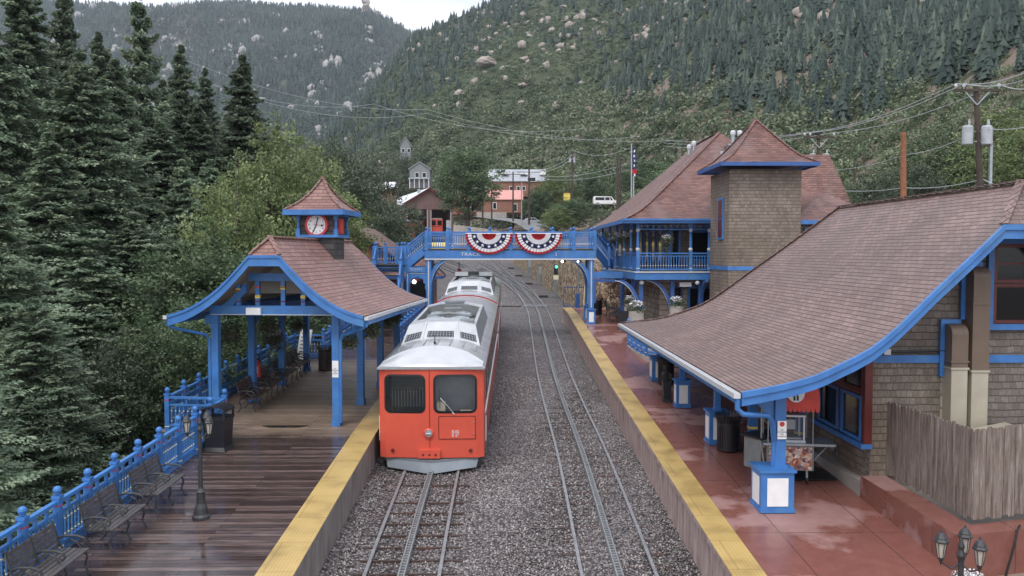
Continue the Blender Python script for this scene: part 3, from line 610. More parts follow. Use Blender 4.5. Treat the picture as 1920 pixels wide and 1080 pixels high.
# ------------------------------------------------------------------ roofs
def curved_roof(mbs, prof, xw, xe, y0, y1, jk, near='jerk', far='hip', m=0):
    """prof: list of (d from eave, z).  slopes west/east, jerkinhead near end, hip or jerkinhead far end.  all in one MB"""
    mb = mbs; sl = [0]
    for (d0, z0), (d1, z1) in zip(prof, prof[1:]): sl.append(sl[-1]+sqrt((d1-d0)**2+(z1-z0)**2))
    def Y0(dd): return y0 if near == 'flat' or dd < jk else (y0+(dd-jk))
    def Y0h(dd): return y0+dd if near == 'hip' else Y0(dd)
    def Y1(dd): return y1-dd if far == 'hip' else (y1 if (far == 'flat' or dd < jk) else y1-(dd-jk))
    for i in range(len(prof)-1):
        (d0, z0), (d1, z1) = prof[i], prof[i+1]; k = 6
        for side in (0, 1):
            for j in range(k):
                a0 = Y0h(d0)+(Y1(d0)-Y0h(d0))*j/k; a1 = Y0h(d0)+(Y1(d0)-Y0h(d0))*(j+1)/k; b0 = Y0h(d1)+(Y1(d1)-Y0h(d1))*j/k; b1 = Y0h(d1)+(Y1(d1)-Y0h(d1))*(j+1)/k
                x0, x1 = (xw+d0, xw+d1) if side == 0 else (xe-d0, xe-d1)
                uv = [(a0, sl[i]), (b0, sl[i+1]), (b1, sl[i+1]), (a1, sl[i])]
                vs = [(x0, a0, z0), (x1, b0, z1), (x1, b1, z1), (x0, a1, z0)]
                if side == 0: mb.add(vs, [(0, 1, 2, 3)], m, [uv])
                else: mb.add(vs, [(3, 2, 1, 0)], m, [uv[::-1]])
        if far == 'hip':
            vs = [(xw+d0, y1-d0, z0), (xe-d0, y1-d0, z0), (xe-d1, y1-d1, z1), (xw+d1, y1-d1, z1)]
            mb.add(vs, [(3, 2, 1, 0)], m, [[(v[0], sl[i+1] if q < 2 else sl[i]) for q, v in enumerate(vs[::-1])]])
        if near == 'hip':
            vs = [(xw+d0, y0+d0, z0), (xe-d0, y0+d0, z0), (xe-d1, y0+d1, z1), (xw+d1, y0+d1, z1)]
            mb.add(vs, [(0, 1, 2, 3)], m, [[(v[0], sl[i] if q < 2 else sl[i+1]) for q, v in enumerate(vs)]])
        if near == 'jerk' and d0 >= jk-1e-6:
            vs = [(xw+d0, y0+d0-jk, z0), (xe-d0, y0+d0-jk, z0), (xe-d1, y0+d1-jk, z1), (xw+d1, y0+d1-jk, z1)]
            mb.add(vs, [(0, 1, 2, 3)], m, [[(v[0], sl[i] if q < 2 else sl[i+1]) for q, v in enumerate(vs)]])
        if far == 'jerk' and d0 >= jk-1e-6:
            vs = [(xw+d0, y1-d0+jk, z0), (xe-d0, y1-d0+jk, z0), (xe-d1, y1-d1+jk, z1), (xw+d1, y1-d1+jk, z1)]
            mb.add(vs, [(3, 2, 1, 0)], m, [[(v[0], sl[i+1] if q < 2 else sl[i]) for q, v in enumerate(vs[::-1])]])
    return mb
def solid(o, th, off=-1.0, matoff=None):
    bm = bmesh.new(); bm.from_mesh(o.data); bmesh.ops.remove_doubles(bm, verts=bm.verts, dist=.003); bm.to_mesh(o.data); bm.free()
    s = o.modifiers.new('thickness', 'SOLIDIFY'); s.thickness = th; s.offset = off
    if matoff is not None: s.material_offset = matoff
    return o
def ridgecap(mb, pts, w=.16, m=0):
    P = resample(pts, .3)
    for i in range(len(P)-1): mb.bar(P[i]+Vector((0, 0, .02)), P[i].lerp(P[i+1], 1.08)+Vector((0, 0, .045)), w, .03, m)
def smoothprof(pr, n=18):
    P = resample([(a, 0, b) for a, b in pr], 9); d_ = np.array([p[0] for p in pr]); z = np.array([p[1] for p in pr])
    # monotone smooth: sample catmull over the given knots
    R = resample([Vector((a, 0, b)) for a, b in pr], .35); return [(p.x, p.z) for p in R]
# ------------------------------------------------------------------ front ticket building (right foreground)
PR = smoothprof([(0, 4.2), (.75, 4.34), (1.42, 4.52), (1.9, 4.74), (2.5, 5.05), (3.06, 5.51), (3.75, 6.2), (4.3, 6.72), (5.05, 7.45), (5.93, 8.33)])
JK = 5.05; PR = [p for p in PR if abs(p[0]-JK) > .12]+[(JK, 7.45)]; PR.sort()
XW, XE, YF, YB = 4.67, 16.53, 15.6, 31.3
B1 = thing('ticket_building', 'shingled station building with swooping reddish brown roof in the right foreground', 'building', (7.8, 16.9, gz(16.9, PLAT)))
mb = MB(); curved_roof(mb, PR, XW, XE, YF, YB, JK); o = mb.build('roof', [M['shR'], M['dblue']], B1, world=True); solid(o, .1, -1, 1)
mb = MB(); hz_ = lambda d_: float(np.interp(d_, [p[0] for p in PR], [p[1] for p in PR]))
ridgecap(mb, [(10.6, YF+.88, 8.34), (10.6, YB-5.93, 8.34)]); ridgecap(mb, [(XW+JK, YF, 7.45), (10.6, YF+.88, 8.34)]); ridgecap(mb, [(XE-JK, YF, 7.45), (10.6, YF+.88, 8.34)])
ridgecap(mb, [(XW+d_, YB-d_, hz_(d_)) for d_ in np.linspace(0, 5.93, 10)]); mb.build('ridge_cap', M['shR'], B1, world=True)
west = [(XW+p[0], p[1]) for p in PR if p[0] <= JK+.01]; full = west+[(XE-p[0], p[1]) for p in PR[::-1] if p[0] <= JK+.01]
f1 = [(x, z-.03) for x, z in full]; mb = MB()
mb.strip([(x, z+.01) for x, z in full], [(x, z-.10) for x, z in full], YF-.07, YF+.02); mb.strip([(x, z-.102) for x, z in full], [(x, z-.27) for x, z in full], YF-.03, YF+.03)
mb.build('gable_fascia', M['blue'], B1, world=True)
mb = MB(); mb.box(XW-.02, XW+.06, YF+.05, YB-.1, 3.92, 4.12); mb.build('eave_fascia', M['blue'], B1, world=True)
mb = MB(); mb.bar((XW-.09, YF-.02, 4.13), (XW-.09, YB, 4.13), .13, .1); mb.build('gutter', M['porc'], B1, world=True)
mb = MB(); mb.tube([(XW-.06, YF+.05, 4.08), (XW-.06, YF+.05, 3.86), (XW+.05, YF+.06, 3.76), (XW+.62, YF+.3, 3.68), (XW+.74, YF+.4, 3.55), (XW+.86, YF+.62, 3.1), (XW+.86, YF+.66, 2.55)], .055, 10); mb.build('downpipe', M['blue'], B1, world=True)
# walls
zb = gz(16.9, PLAT)-.4
mb = MB(); wt = [(7.8, zb)]+[(7.8, hz_(7.8-XW)-.1)]+[(x, z-.12) for x, z in full if 7.85 < x < 13.4]+[(13.4, hz_(7.8-XW)-.1), (13.4, zb)]
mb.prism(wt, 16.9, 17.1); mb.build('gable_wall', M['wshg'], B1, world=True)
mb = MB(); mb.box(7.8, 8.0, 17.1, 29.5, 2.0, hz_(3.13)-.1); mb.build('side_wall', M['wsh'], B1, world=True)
mb = MB(); mb.box(7.795, 9.3, 16.885, 16.898, zb, 4.6); mb.build('corner_shingles', M['wsh'], B1, world=True)
mb = MB(); mb.box(7.8, 13.4, 29.3, 29.5, 2.0, 5.0); mb.build('back_wall', M['wsh'], B1, world=True)
mb = MB(); mb.box(7.62, 7.797, 16.95, 29.4, 1.3, 2.06); mb.build('plinth', M['conc'], B1, world=True)
mb = MB(); mb.box(7.78, 13.4, 16.84, 16.882, 4.6, 4.76); mb.build('wall_band', M['blue'], B1, world=True)
mb = MB(); mb.tube([(7.95, 16.82, 4.83), (9.6, 16.82, 4.87)], .025); mb.box(8.0, 8.14, 16.76, 16.86, 4.78, 4.9, 1); mb.build('conduit', [M['black'], M['porc']], B1, world=True)
mb = MB(); mb.box(9.26, 9.68, 16.87, 16.897, zb, 4.58); mb.build('stone_patch', M['block'], B1, world=True)
# side bay window (2 x 2 lights) at the corner
bw = MB(); gl = []; x0 = 7.66
fr = thing  # noqa
def sashwin(parent, plane, a0, a1, z0, z1, at, mats, fw=.07, dep=.06, bars=(), blinds=False):
    """framed window; plane 'x' faces -x at x=at, plane 'y' faces -y at y=at. frame, pane"""
    def bx(mb, u0, u1, v0, v1, d0, d1, m=0):
        if plane == 'x': mb.box(at+d0, at+d1, u0, u1, v0, v1, m)
        else: mb.box(u0, u1, at+d0, at+d1, v0, v1, m)
    w = MB(); bx(w, a0, a1, z0, z0+fw, -dep, .02); bx(w, a0, a1, z1-fw, z1, -dep, .02); bx(w, a0, a0+fw, z0+fw, z1-fw, -dep, .02); bx(w, a1-fw, a1, z0+fw, z1-fw, -dep, .02)
    for (k, f_) in bars:
        if k == 'h': zz = z0+(z1-z0)*f_; bx(w, a0+fw, a1-fw, zz-.02, zz+.02, -dep*.7, .01)
        else: aa = a0+(a1-a0)*f_; bx(w, aa-.02, aa+.02, z0+fw, z1-fw, -dep*.6, .012)
    f_ = w.build('window', mats[0], parent, world=True)
    g = MB(); bx(g, a0+fw, a1-fw, z0+fw, z1-fw, -.012, -.004); p = g.build('pane', mats[1], parent, world=True); p.parent = f_; return f_
mb = MB(); mb.box(x0-.02, x0+.14, 16.82, 16.98, 2.88, 4.72); mb.box(x0, x0+.12, 18.05, 18.17, 2.95, 4.6); mb.box(x0, x0+.12, 19.35, 19.5, 2.88, 4.6); mb.box(x0-.004, x0+.12, 16.98, 19.5, 4.56, 4.72); mb.box(x0-.004, x0+.13, 16.98, 19.35, 3.88, 3.97)
mb.build('window_frame', M['maroon'], B1, world=True)
mb = MB(); mb.box(x0-.09, x0+.14, 16.8, 19.6, 2.78, 2.88); mb.build('window_sill', M['blue'], B1, world=True)
mb = MB(); mb.box(x0+.1, x0+.14, 16.95, 19.5, 2.88, 4.7); mb.build('dark_interior', M['maroon'], B1, world=True)
for (a0, a1) in ((17.0, 18.03), (18.19, 19.33)):
    sashwin(B1, 'x', a0, a1, 2.9, 3.87, x0+.03, (M['blue'], M['glass']), .07); sashwin(B1, 'x', a0, a1, 3.98, 4.55, x0+.05, (M['maroon'], M['glass']), .05)
mb = MB(); mb.lathe([(0, 0), (.12, .0), (.13, .04), (.06, .09), (0, .1)], n=12); o = mb.build('wall_vent', M['galv'], B1); o.location = Vector((7.78, 18.75, 2.38))-B1.location; o.rotation_euler = (0, -pi/2, 0)
# farther side windows and door, dark blue joinery under the roof
for y in (20.6, 22.3, 24.6, 26.4): sashwin(B1, 'x', y, y+1.2, 2.7, 4.3, 7.76, (M['blue'], M['glass']), .09, .05, (('h', .55),))
# gable window
mb = MB(); mb.box(10.18, 10.3, 16.8, 16.87, 5.42, 7.24).box(10.3, 11.7, 16.8, 16.87, 7.1, 7.24).box(11.7, 11.82, 16.8, 16.87, 5.42, 7.24).box(10.14, 11.9, 16.76, 16.87, 5.3, 5.42); mb.build('window_trim', M['blue'], B1, world=True)
sashwin(B1, 'y', 10.31, 11.69, 6.28, 7.09, 16.88, (M['maroon'], M['glass']), .07, .05, (('v', .5), ('h', .5))); sashwin(B1, 'y', 10.31, 11.69, 5.43, 6.26, 16.88, (M['maroon'], M['glass']), .07, .05, ())
# two exhaust ducts with elbows
def duct(xa, xb, ztop, zbot, trim):
    t = thing('exhaust_duct', 'tall brown metal exhaust duct with curved top beside the gable window' if ztop > 6 else 'shorter brown metal exhaust duct with curved top left of the tall one', 'duct', (xa, 16.5, zbot), group='exhaust ducts on the gable wall')
    R = (xb-xa)*.95; mb = MB(); n = 10; yf = 16.86
    # arc from wall outwards (towards -y) and down
    prof = [(yf, ztop), ]+[(yf-.12-R*sin(a)*.62, ztop-R*(1-cos(a))*.62) for a in np.linspace(0, pi/2, n)]
    zc = prof[-1][1]; yo = prof[-1][0]; inner = [(yf, ztop-.62*R-.12)]
    poly = prof+[(yo, zc-.55), (yo+.5, zc-.55), (yo+.5, zc-.1), (yf, zc-.1)]
    mb.prism([(p[0], p[1]) for p in poly], xa, xb, 0, 'x'); o = mb.build('elbow', M['duct'], t, world=True)
    zs = zc-.55; mid = max(zbot+.9, zs-1.4) if ztop > 6 else zs-.15
    mb = MB(); mb.box(xa, xb, yo, yo+.5, mid, zs-.004); mb.box(xa-.02, xb+.02, yo-.02, yo+.52, zs-.03, zs+.01); mb.build('upper_duct', M['duct'], t, world=True)
    mb = MB(); mb.box(xa+.003, xb-.003, yo+.003, yo+.497, zbot, mid-.002); mb.box(xa-.02, xb+.02, yo-.02, yo+.52, mid-.02, mid+.02); mb.build('lower_duct', M['ductt'], t, world=True)
    w = MB(); w.box(xa-.1, xa-.01, 16.8, 16.87, ztop-1.1, ztop+.005).box(xa-.1, xb-.02, 16.79, 16.87, ztop+.008, ztop+.1); w.build('blue_trim', M['blue'], t, world=True)
duct(9.72, 10.07, 6.62, 3.2, 1); duct(9.3, 9.64, 5.42, 3.2, 1)
t = thing('duct_box', 'tan metal duct box lying at the foot of the two ducts behind the board fence', 'duct', (9.9, 16, 3.0))
mb = MB(); mb.add([(9.25, 16.0, 3.0), (9.9, 15.0, 2.9), (11.2, 15.0, 2.9), (10.6, 16.8, 3.0), (9.25, 16.0, 3.35), (9.9, 15.0, 3.2), (11.2, 15.0, 3.2), (10.6, 16.8, 3.35)], [(4, 5, 6, 7), (0, 1, 5, 4), (1, 2, 6, 5), (2, 3, 7, 6), (3, 0, 4, 7)]); mb.build('duct_body', M['ductt'], t, world=True)
# ------------------------------------------------------------------ canopy posts on panelled pedestals
def pedestal(t, w, h_=.86, post=.17, top=2.5, full=True):
    mb = MB(); mb.box(-w/2, w/2, -w/2, w/2, 0, h_-.05).box(-w/2-.04, w/2+.04, -w/2-.04, w/2+.04, h_-.05, h_).box(-w/2-.025, w/2+.025, -w/2-.025, w/2+.025, 0, .07); mb.build('pedestal', M['blue'], t)
    for nm, (u0, u1, fy) in (('front', (-w*.32, w*.32, 0)), ('side', (-w*.32, w*.32, 1))):
        mb = MB()
        if fy == 0: mb.box(u0, u1, -w/2-.012, -w/2-.003, .13, h_-.16)
        else: mb.box(-w/2-.012, -w/2-.003, u0, u1, .13, h_-.16)
        mb.build('white_panel', M['white'], t)
    q0 = .12 if w > .62 else 0
    mb = MB(); mb.box(q0-post/2, q0+post/2, -post/2, post/2, h_, top).box(q0-post*.65, q0+post*.65, -post*.65, post*.65, h_, h_+.05).box(q0-post*.6, q0+post*.6, -post*.6, post*.6, top-.25, top); mb.build('post', M['blue'], t)
for x, y, w, lab in ((5.53, 16.3, .66, 'thick blue canopy post on a large white-panelled pedestal nearest the camera'), (5.66, 21.05, .5, 'blue canopy post on a pedestal, half hidden by the nearest ribbed bin'), (5.62, 25.0, .42, 'slim blue canopy post on a narrow pedestal between the two ribbed bins'), (5.7, 29.05, .6, 'farthest blue canopy post, beside the second ribbed bin')):
    t = thing('canopy_post', lab, 'post', onp(x, y), group='posts carrying the eave of the front building'); z0 = t.location.z
    pedestal(t, w, post=.22 if w > .62 else .15, top=hz_(x-XW)-.12-z0)
    if w > .62:   # curved bracket
        mb = MB(); pts = [(-.12, 2.5), (-.12, 1.35)]; arc = [(-.12-.62*(1-cos(a)), 1.35+.62*1.35*sin(a)) for a in np.linspace(0, pi/2, 8)]
        poly = [(.0, 2.42), (.0, 1.3)]+[(-.0-.7*(1-cos(a)), 1.35+.93*sin(a)) for a in np.linspace(.1, pi/2, 9)]+[(-.7, 2.42)]
        mb.prism(poly, -.05, .05); mb.build('bracket', M['blue'], t)
        mb = MB(); mb.box(.04, .22, -.16, -.145, 1.45, 1.82, 0); s_ = mb.build('notice_plate', M['white'], t)
        text_part('lettering', 'NO\nSMOKING\nNO\nVAPING', .045, M['black'], s_, (.13, -.164, 1.57), (pi/2, 0, 0), .001)
        mb = MB(); mb.lathe([(.035, 0), (.05, 0), (.05, .003), (.035, .003)], n=16); q = mb.build('no_smoking_ring', M['redp'], s_); q.location = (.13, -.162, 1.755); q.rotation_euler = (pi/2, 0, 0)
# ------------------------------------------------------------------ ribbed bins
def ribbed_bin(label, loc, r=.3, h_=.95, mt='black'):
    t = thing('litter_bin', label, 'litter bin', loc, group='ribbed litter bins'); n = 28; mb = MB(); mb.lathe([(r*.8, .02), (r*.86, .1), (r*.88, h_-.2), (r*.86, h_-.15), (r*.8, h_-.15)], n=20); mb.build('liner', M['black'], t)
    mb = MB()
    for k in range(n):
        a = 2*pi*k/n; c_, s_ = cos(a), sin(a); P = [(r*.9*c_, r*.9*s_, .05), (r*.93*c_, r*.93*s_, h_-.22), (r*1.14*c_, r*1.14*s_, h_-.02)]
        for p, q in zip(P, P[1:]): mb.bar(p, q, .04, .012, 0, up=(c_, s_, 0))
    mb.build('ribs', M[mt], t); MB().lathe([(r*.94, .03), (r*.96, .03), (r*.96, .1), (r*.94, .1)], n=24).build('hoop', M[mt], t); MB().lathe([(r*.93, h_-.3), (r*.96, h_-.3), (r*.96, h_-.24), (r*.93, h_-.24)], n=24).build('hoop', M[mt], t)
ribbed_bin('nearest black ribbed litter bin beside the second canopy post', onp(5.76, 20.33)); ribbed_bin('black ribbed litter bin beside the farthest canopy post of the front building', onp(5.78, 28.25))
ribbed_bin('brownish ribbed litter bin standing at the end of the pavilion benches', onp(-6.75, 31.0), .27, .95, 'rust'); ribbed_bin('black litter bin at the foot of the stone wall by the footbridge', onp(5.7, 48), .3, 1.0)
# ------------------------------------------------------------------ retaining wall, board fence
t = thing('retaining_wall', 'low red stained concrete wall running from the building corner towards the camera', 'wall', (7.6, 13.2, gz(13.2, PLAT)))
zt = 2.2
mb = MB(); mb.prism([(7.6, 16.88), (8.12, 16.88), (8.12, 13.75), (12.5, 14.9), (12.5, 14.4), (7.6, 13.2)], .2, zt, 0, 'z'); mb.build('wall_body', M['redc_wall'], t, world=True)
mb = MB(); mb.tube([(8.9, 13.62, 2.23), (8.75, 13.45, 2.2), (8.68, 13.4, 2.0), (8.5, 13.36, 1.4), (8.4, 13.2, 1.35)], .02, 6); mb.build('cable', M['rubber'], t, world=True)
struct(MB().add([(8.1, 13.7, 2.1), (12.5, 14.85, 2.1), (12.5, 16.9, 2.1), (8.1, 16.9, 2.1)], [(0, 1, 2, 3)]).build('enclosure_floor', M['conc']))
t = thing('board_fence', 'weathered grey vertical board fence screening the ducts beside the gable wall', 'fence', (8.2, 13.8, zt))
def boards(A_, B_, h0, h1, nm):
    A_ = Vector(A_); B_ = Vector(B_); L_ = (B_-A_).length; n = int(L_/.125); mb = MB(); d_ = (B_-A_).normalized(); rr = random.Random(4); nrm = Vector((d_.y, -d_.x, 0))
    for i in range(n):
        p = A_+d_*(L_*i/n); q = A_+d_*(L_*(i+1)/n-.006); h_ = h0+(h1-h0)*i/n+rr.uniform(-.02, .02); o_ = nrm*rr.uniform(-.008, .008); w_ = q-p
        z0 = rr.uniform(.02, .1); sx = [p+o_, q+o_]; dn = nrm*.02
        for s_ in (0, ):
            a = p+o_; b_ = q+o_; top = [(a, h_-.05), (a+w_*.2, h_), (a+w_*.8, h_), (b_, h_-.05)]
            vs = [Vector((v.x, v.y, v.z+z)) for v, z in [(a, z0), (b_, z0)]+top[::-1]]; k = len(vs); vs2 = [v+dn for v in vs]
            mb.add(vs+vs2, [tuple(range(k)), tuple(range(2*k-1, k-1, -1))]+[(j, (j+1) % k, (j+1) % k+k, j+k) for j in range(k)])
    return mb.build(nm, M['boards'], t, world=True)
boards((8.14, 16.85, zt), (8.22, 13.86, zt), 1.6, 1.66, 'board_run'); boards((8.22, 13.86, zt), (12.4, 14.95, zt), 1.66, 1.7, 'board_run')
struct(MB().add([(7.6, 4, .95), (20, 4, .95), (20, 14.9, 1.45), (12.5, 14.7, 1.45), (7.6, 13.3, 1.45)], [(0, 1, 2, 3, 4)]).build('gravel_bed', M['dirt']))
V, Fc, at = stones(9000, 7.65, 12.4, 8.5, 13.3, 0, .012, .04); Y_ = V[:, 1]; V[:, 2] = V[:, 2]-GR*Y_+.95+(Y_-4)*.0505+.01
struct(link('loose_gravel', npmesh('loose_gravel', V, Fc, M['stone'], at)), 'stuff')
# ------------------------------------------------------------------ clock pavilion (left), local frame: x across, y away, z absolute minus base
PZ = gz(23, PLAT); PV = thing('clock_pavilion', 'open blue timber pavilion with a shingle roof and clock turret over the left platform', 'pavilion', (-6.4, 23.0, PZ), -.09)
pz = lambda z: z-PZ
PP = smoothprof([(0, 5.2), (.48, 5.35), (.97, 5.6), (1.45, 5.95), (1.93, 6.42), (2.32, 6.85), (2.75, 7.33)]); PP = [p for p in PP if abs(p[0]-2.32) > .1]+[(2.32, 6.85)]; PP.sort(); PP = [(a, pz(b_)) for a, b_ in PP]
hw = 2.75; mb = MB(); curved_roof(mb, PP, -hw, hw, -.8, 8.2, 2.32, 'jerk', 'jerk'); o = mb.build('roof', [M['shP'], M['soffit']], PV); solid(o, .07, -1, 1)
mb = MB(); zr = PP[-1][1]; ridgecap(mb, [(0, -.37, zr), (0, 7.77, zr)], .14); ridgecap(mb, [(-.43, -.8, pz(6.85)), (0, -.37, zr)], .13); ridgecap(mb, [(.43, -.8, pz(6.85)), (0, -.37, zr)], .13); mb.build('ridge_cap', M['shP'], PV)
fw_ = [(-hw+p[0], p[1]) for p in PP if p[0] <= 2.33]; fw_ += [(-x, z) for x, z in fw_[::-1]]
for yy, s in ((-.8, -1), (8.2, 1)):
    mb = MB(); mb.strip([(x, z+.0) for x, z in fw_], [(x, z-.08) for x, z in fw_], yy+s*.05, yy-s*.02); mb.strip([(x, z-.083) for x, z in fw_], [(x, z-.3) for x, z in fw_], yy+s*.02, yy-s*.03); mb.build('gable_fascia', M['blue'], PV)
for sx_ in (-1, 1): MB().box(sx_*hw-.03, sx_*hw+.03, -.75, 8.15, PP[0][1]-.27, PP[0][1]-.07).build('eave_fascia', M['blue'], PV)
for sx_ in (-1, 1):
    mb = MB(); mb.bar((sx_*(hw+.08), -.82, PP[0][1]-.07), (sx_*(hw+.08), 8.2, PP[0][1]-.07), .11, .09); mb.build('gutter', M['porc'], PV)
    zE = PP[0][1]-.1; mb = MB(); mb.tube([(sx_*(hw+.06), -.7, zE), (sx_*(hw+.05), -.7, zE-.18), (sx_*(hw-.1), -.65, zE-.27), (sx_*1.98, -.15, zE-.5), (sx_*1.9, -.1, zE-.65), (sx_*1.9, -.1, .1)], .045, 8); mb.build('downpipe', M['blue'], PV)
zb_ = pz(5.15); zt_ = pz(5.42)
for i, y in enumerate((0, 2.6, 5.2, 7.8)):
    for sx_ in (-1, 1):
        g0 = GR*y*.96; mb = MB(); mb.box(sx_*1.75-.1, sx_*1.75+.1, y-.1, y+.1, g0-.02, zb_).box(sx_*1.75-.125, sx_*1.75+.125, y-.125, y+.125, g0-.01, g0+.18); mb.box(sx_*1.75-.125, sx_*1.75+.125, y-.125, y+.125, zb_-.35, zb_-.28); mb.build('post', M['blue'], PV)
        if i > 0:
            mb = MB(); mb.prism([(sx_*1.65, zb_-.55), (sx_*1.65, zb_-.002), (sx_*1.1, zb_-.002), (sx_*1.25, zb_-.12), (sx_*1.5, zb_-.3)], y-.03, y+.03); mb.build('bracket', M['dblue'], PV)
    mb = MB(); mb.box(-1.86, 1.86, y-.11, y+.11, zb_+.002, zt_); mb.build('tie_beam', M['blue'] if i in (0, 3) else M['dblue'], PV)
mb = MB(); mb.box(-1.85, 1.85, -.125, -.112, zb_+.01, zb_+.03, 0); mb.build('beam_trim', M['porc'], PV)
for sx_ in (-1, 1): mb = MB(); mb.box(sx_*1.75-.08, sx_*1.75+.08, .112, 7.69, zb_+.005, zt_-.03); mb.build('plate_beam', M['blue'], PV)
zc = pz(6.12)
for y in (0, 7.8):
    mb = MB(); mb.box(-.74, .74, y-.06, y+.06, zc, zc+.22)
    for sx_ in (-1, 1): mb.strip([(sx_*(hw-d_), z_-.34) for d_, z_ in PP if .55 < d_ < 1.95], [(sx_*(hw-d_), z_-.6) for d_, z_ in PP if .55 < d_ < 1.95], y-.055, y+.055)
    mb.build('collar_truss', M['blue'], PV)
    for x, z1 in ((-1.06, zc-.1), (-.5, zc), (.24, zc), (.82, zc)):
        mb = MB(); mb.box(x-.06, x+.06, y-.05, y+.05, zt_+.002, z1-.002); c_ = zt_+(z1-zt_)*(.3 if x in (-.5, .82) else .66)
        mb.box(x-.066, x+.066, y-.056, y+.056, c_, c_+.09, 1).box(x-.066, x+.066, y-.056, y+.056, zt_+.1, zt_+.14, 2).box(x-.066, x+.066, y-.056, y+.056, z1-.2, z1-.15, 3); mb.build('king_post', [M['blue'], M['yellow'], M['maroon'], M['redp']], PV)
mb = MB(); mb.prism([(-1.2, zc-.4), (-1.0, zc-.1), (0, zc+.62), (1.0, zc-.1), (1.2, zc-.4)], 1.0, 1.04); mb.build('gable_backing', M['soffit'], PV)
mb = MB(); mb.box(-.78, -.36, -.2, -.11, zb_+.02, zb_+.22); mb.build('flood_lamp', M['white'], PV)
mb = MB(); mb.box(1.66, 1.84, -.118, -.103, 1.38, 1.85); s_ = mb.build('notice_plate', M['white'], PV); text_part('lettering', 'NO\nSMOKING\nNO\nVAPING', .045, M['black'], s_, (1.75, -.121, 1.56), (pi/2, 0, 0), .001)
# turret
ty = 3.9-.0; tw = .62; CB = 3.75; zb0 = pz(6.3); zb1 = pz(7.42)
mb = MB(); mb.box(-.56, .56, CB+.12, CB+1.24, zb0, zb1); mb.box(-.6, .62, CB+.08, CB+1.28, pz(6.92)-.45, pz(6.92)-.42, 1); mb.build('turret_base', [M['wshd'], M['porc']], PV)
z0 = pz(7.42); z1 = pz(8.16)
mb = MB(); mb.box(-.7, .7, CB, CB+1.4, z0, z0+.09).box(-.7, .7, CB, CB+1.4, z1-.03, z1+.02); mb.build('turret_sill', M['blue'], PV)
mb = MB(); mb.box(-.6, .6, CB+.1, CB+1.3, z0+.09, z1-.03); mb.build('turret_body', M['wshd'], PV)
for sx_ in (-1, 1):
    for sy_ in (CB+.07, CB+1.33):
        mb = MB(); mb.box(sx_*.63-.06, sx_*.63+.06, sy_-.06, sy_+.06, z0+.09, z0+.28).box(sx_*.63-.06, sx_*.63+.06, sy_-.06, sy_+.06, z1-.16, z1-.03).lathe([(.055, z0+.28), (.035, z0+.31), (.05, z0+.4), (.04, z1-.22), (.055, z1-.16)], (sx_*.63, sy_, 0), 10); mb.build('turret_post', M['blue'], PV)
    mb = MB(); mb.box(sx_*.605-.02, sx_*.605+.02, CB+.42, CB+1.0, z0+.13, z1-.1); mb.build('louvre', M['redp'], PV)
    mb = MB(); mb.box(sx_*.632-.008, sx_*.632+.008, CB+.55, CB+.86, z0+.16, z1-.14); mb.build('louvre_panel', M['awning'], PV)
def pyramid(parent, cx, cy, hx, hy, zE, zA, flare, mats, ov=.0, fas=.16, name='turret_roof', shp=None):
    shp = shp or [(1, 0), (.78, .13), (.55, .3), (.33, .53), (.15, .78), (0, 1)]; mb = MB(); sl = 0
    for (s0, t0), (s1, t1) in zip(shp, shp[1:]):
        za, zb2 = zE+(zA-zE)*t0, zE+(zA-zE)*t1; L_ = sqrt((hx*(s0-s1))**2+(zb2-za)**2)
        for k in range(4):
            dx, dy = ((0, -1), (1, 0), (0, 1), (-1, 0))[k]; c0 = [(-1, -1), (1, -1), (1, 1), (-1, 1)]; a = c0[k]; b_ = c0[(k+1) % 4]
            vs = [(cx+a[0]*hx*s0, cy+a[1]*hy*s0, za), (cx+b_[0]*hx*s0, cy+b_[1]*hy*s0, za), (cx+b_[0]*hx*s1, cy+b_[1]*hy*s1, zb2), (cx+a[0]*hx*s1, cy+a[1]*hy*s1, zb2)]
            w0, w1 = hx*s0, hx*s1; uv = [(-w0, sl), (w0, sl), (w1, sl+L_), (-w1, sl+L_)]
            if s1 > 0: mb.add(vs, [(0, 1, 2, 3)], 0, [uv])
            else: mb.add(vs[:3], [(0, 1, 2)], 0, [uv[:3]])
        sl += L_
    mb.add([(cx-hx, cy-hy, zE-.01), (cx+hx, cy-hy, zE-.01), (cx+hx, cy+hy, zE-.01), (cx-hx, cy+hy, zE-.01)], [(3, 2, 1, 0)], 1)
    o = mb.build(name, [mats[0], mats[2]], parent)
    cap = MB()
    for a in ((-1, -1), (1, -1), (1, 1), (-1, 1)): ridgecap(cap, [(cx+a[0]*hx*s, cy+a[1]*hy*s, zE+(zA-zE)*t_) for s, t_ in shp], .1 if hx < 1.5 else .16)
    cap.build('hip_cap', mats[0], parent)
    fb = MB(); h2x, h2y = hx+.02, hy+.02
    for bx_ in ((cx-h2x, cx+h2x, cy-h2y-.03, cy-h2y), (cx-h2x, cx+h2x, cy+h2y, cy+h2y+.03), (cx-h2x-.03, cx-h2x, cy-h2y, cy+h2y), (cx+h2x, cx+h2x+.03, cy-h2y, cy+h2y)): fb.box(*bx_, zE-fas, zE+.012)
    fb.build('eave_fascia', mats[1], parent); return o
pyramid(PV, 0, CB+.7, .98, .98, pz(8.31), pz(9.42), 1, (M['shP'], M['blue'], M['soffit']), name='turret_roof')
ck = MB(); ck.lathe([(.30, -.03), (.36, -.03), (.4, 0), (.38, .05), (.31, .05), (.30, 0)], n=32); c1 = ck.build('clock', M['redp'], PV); c1.location = (-.02, CB+.08, (z0+z1)/2+.045); c1.rotation_euler = (pi/2, 0, 0)
MB().lathe([(0, 0), (.31, 0), (.31, .03), (0, .03)], n=32).build('clock_face', M['white'], c1)
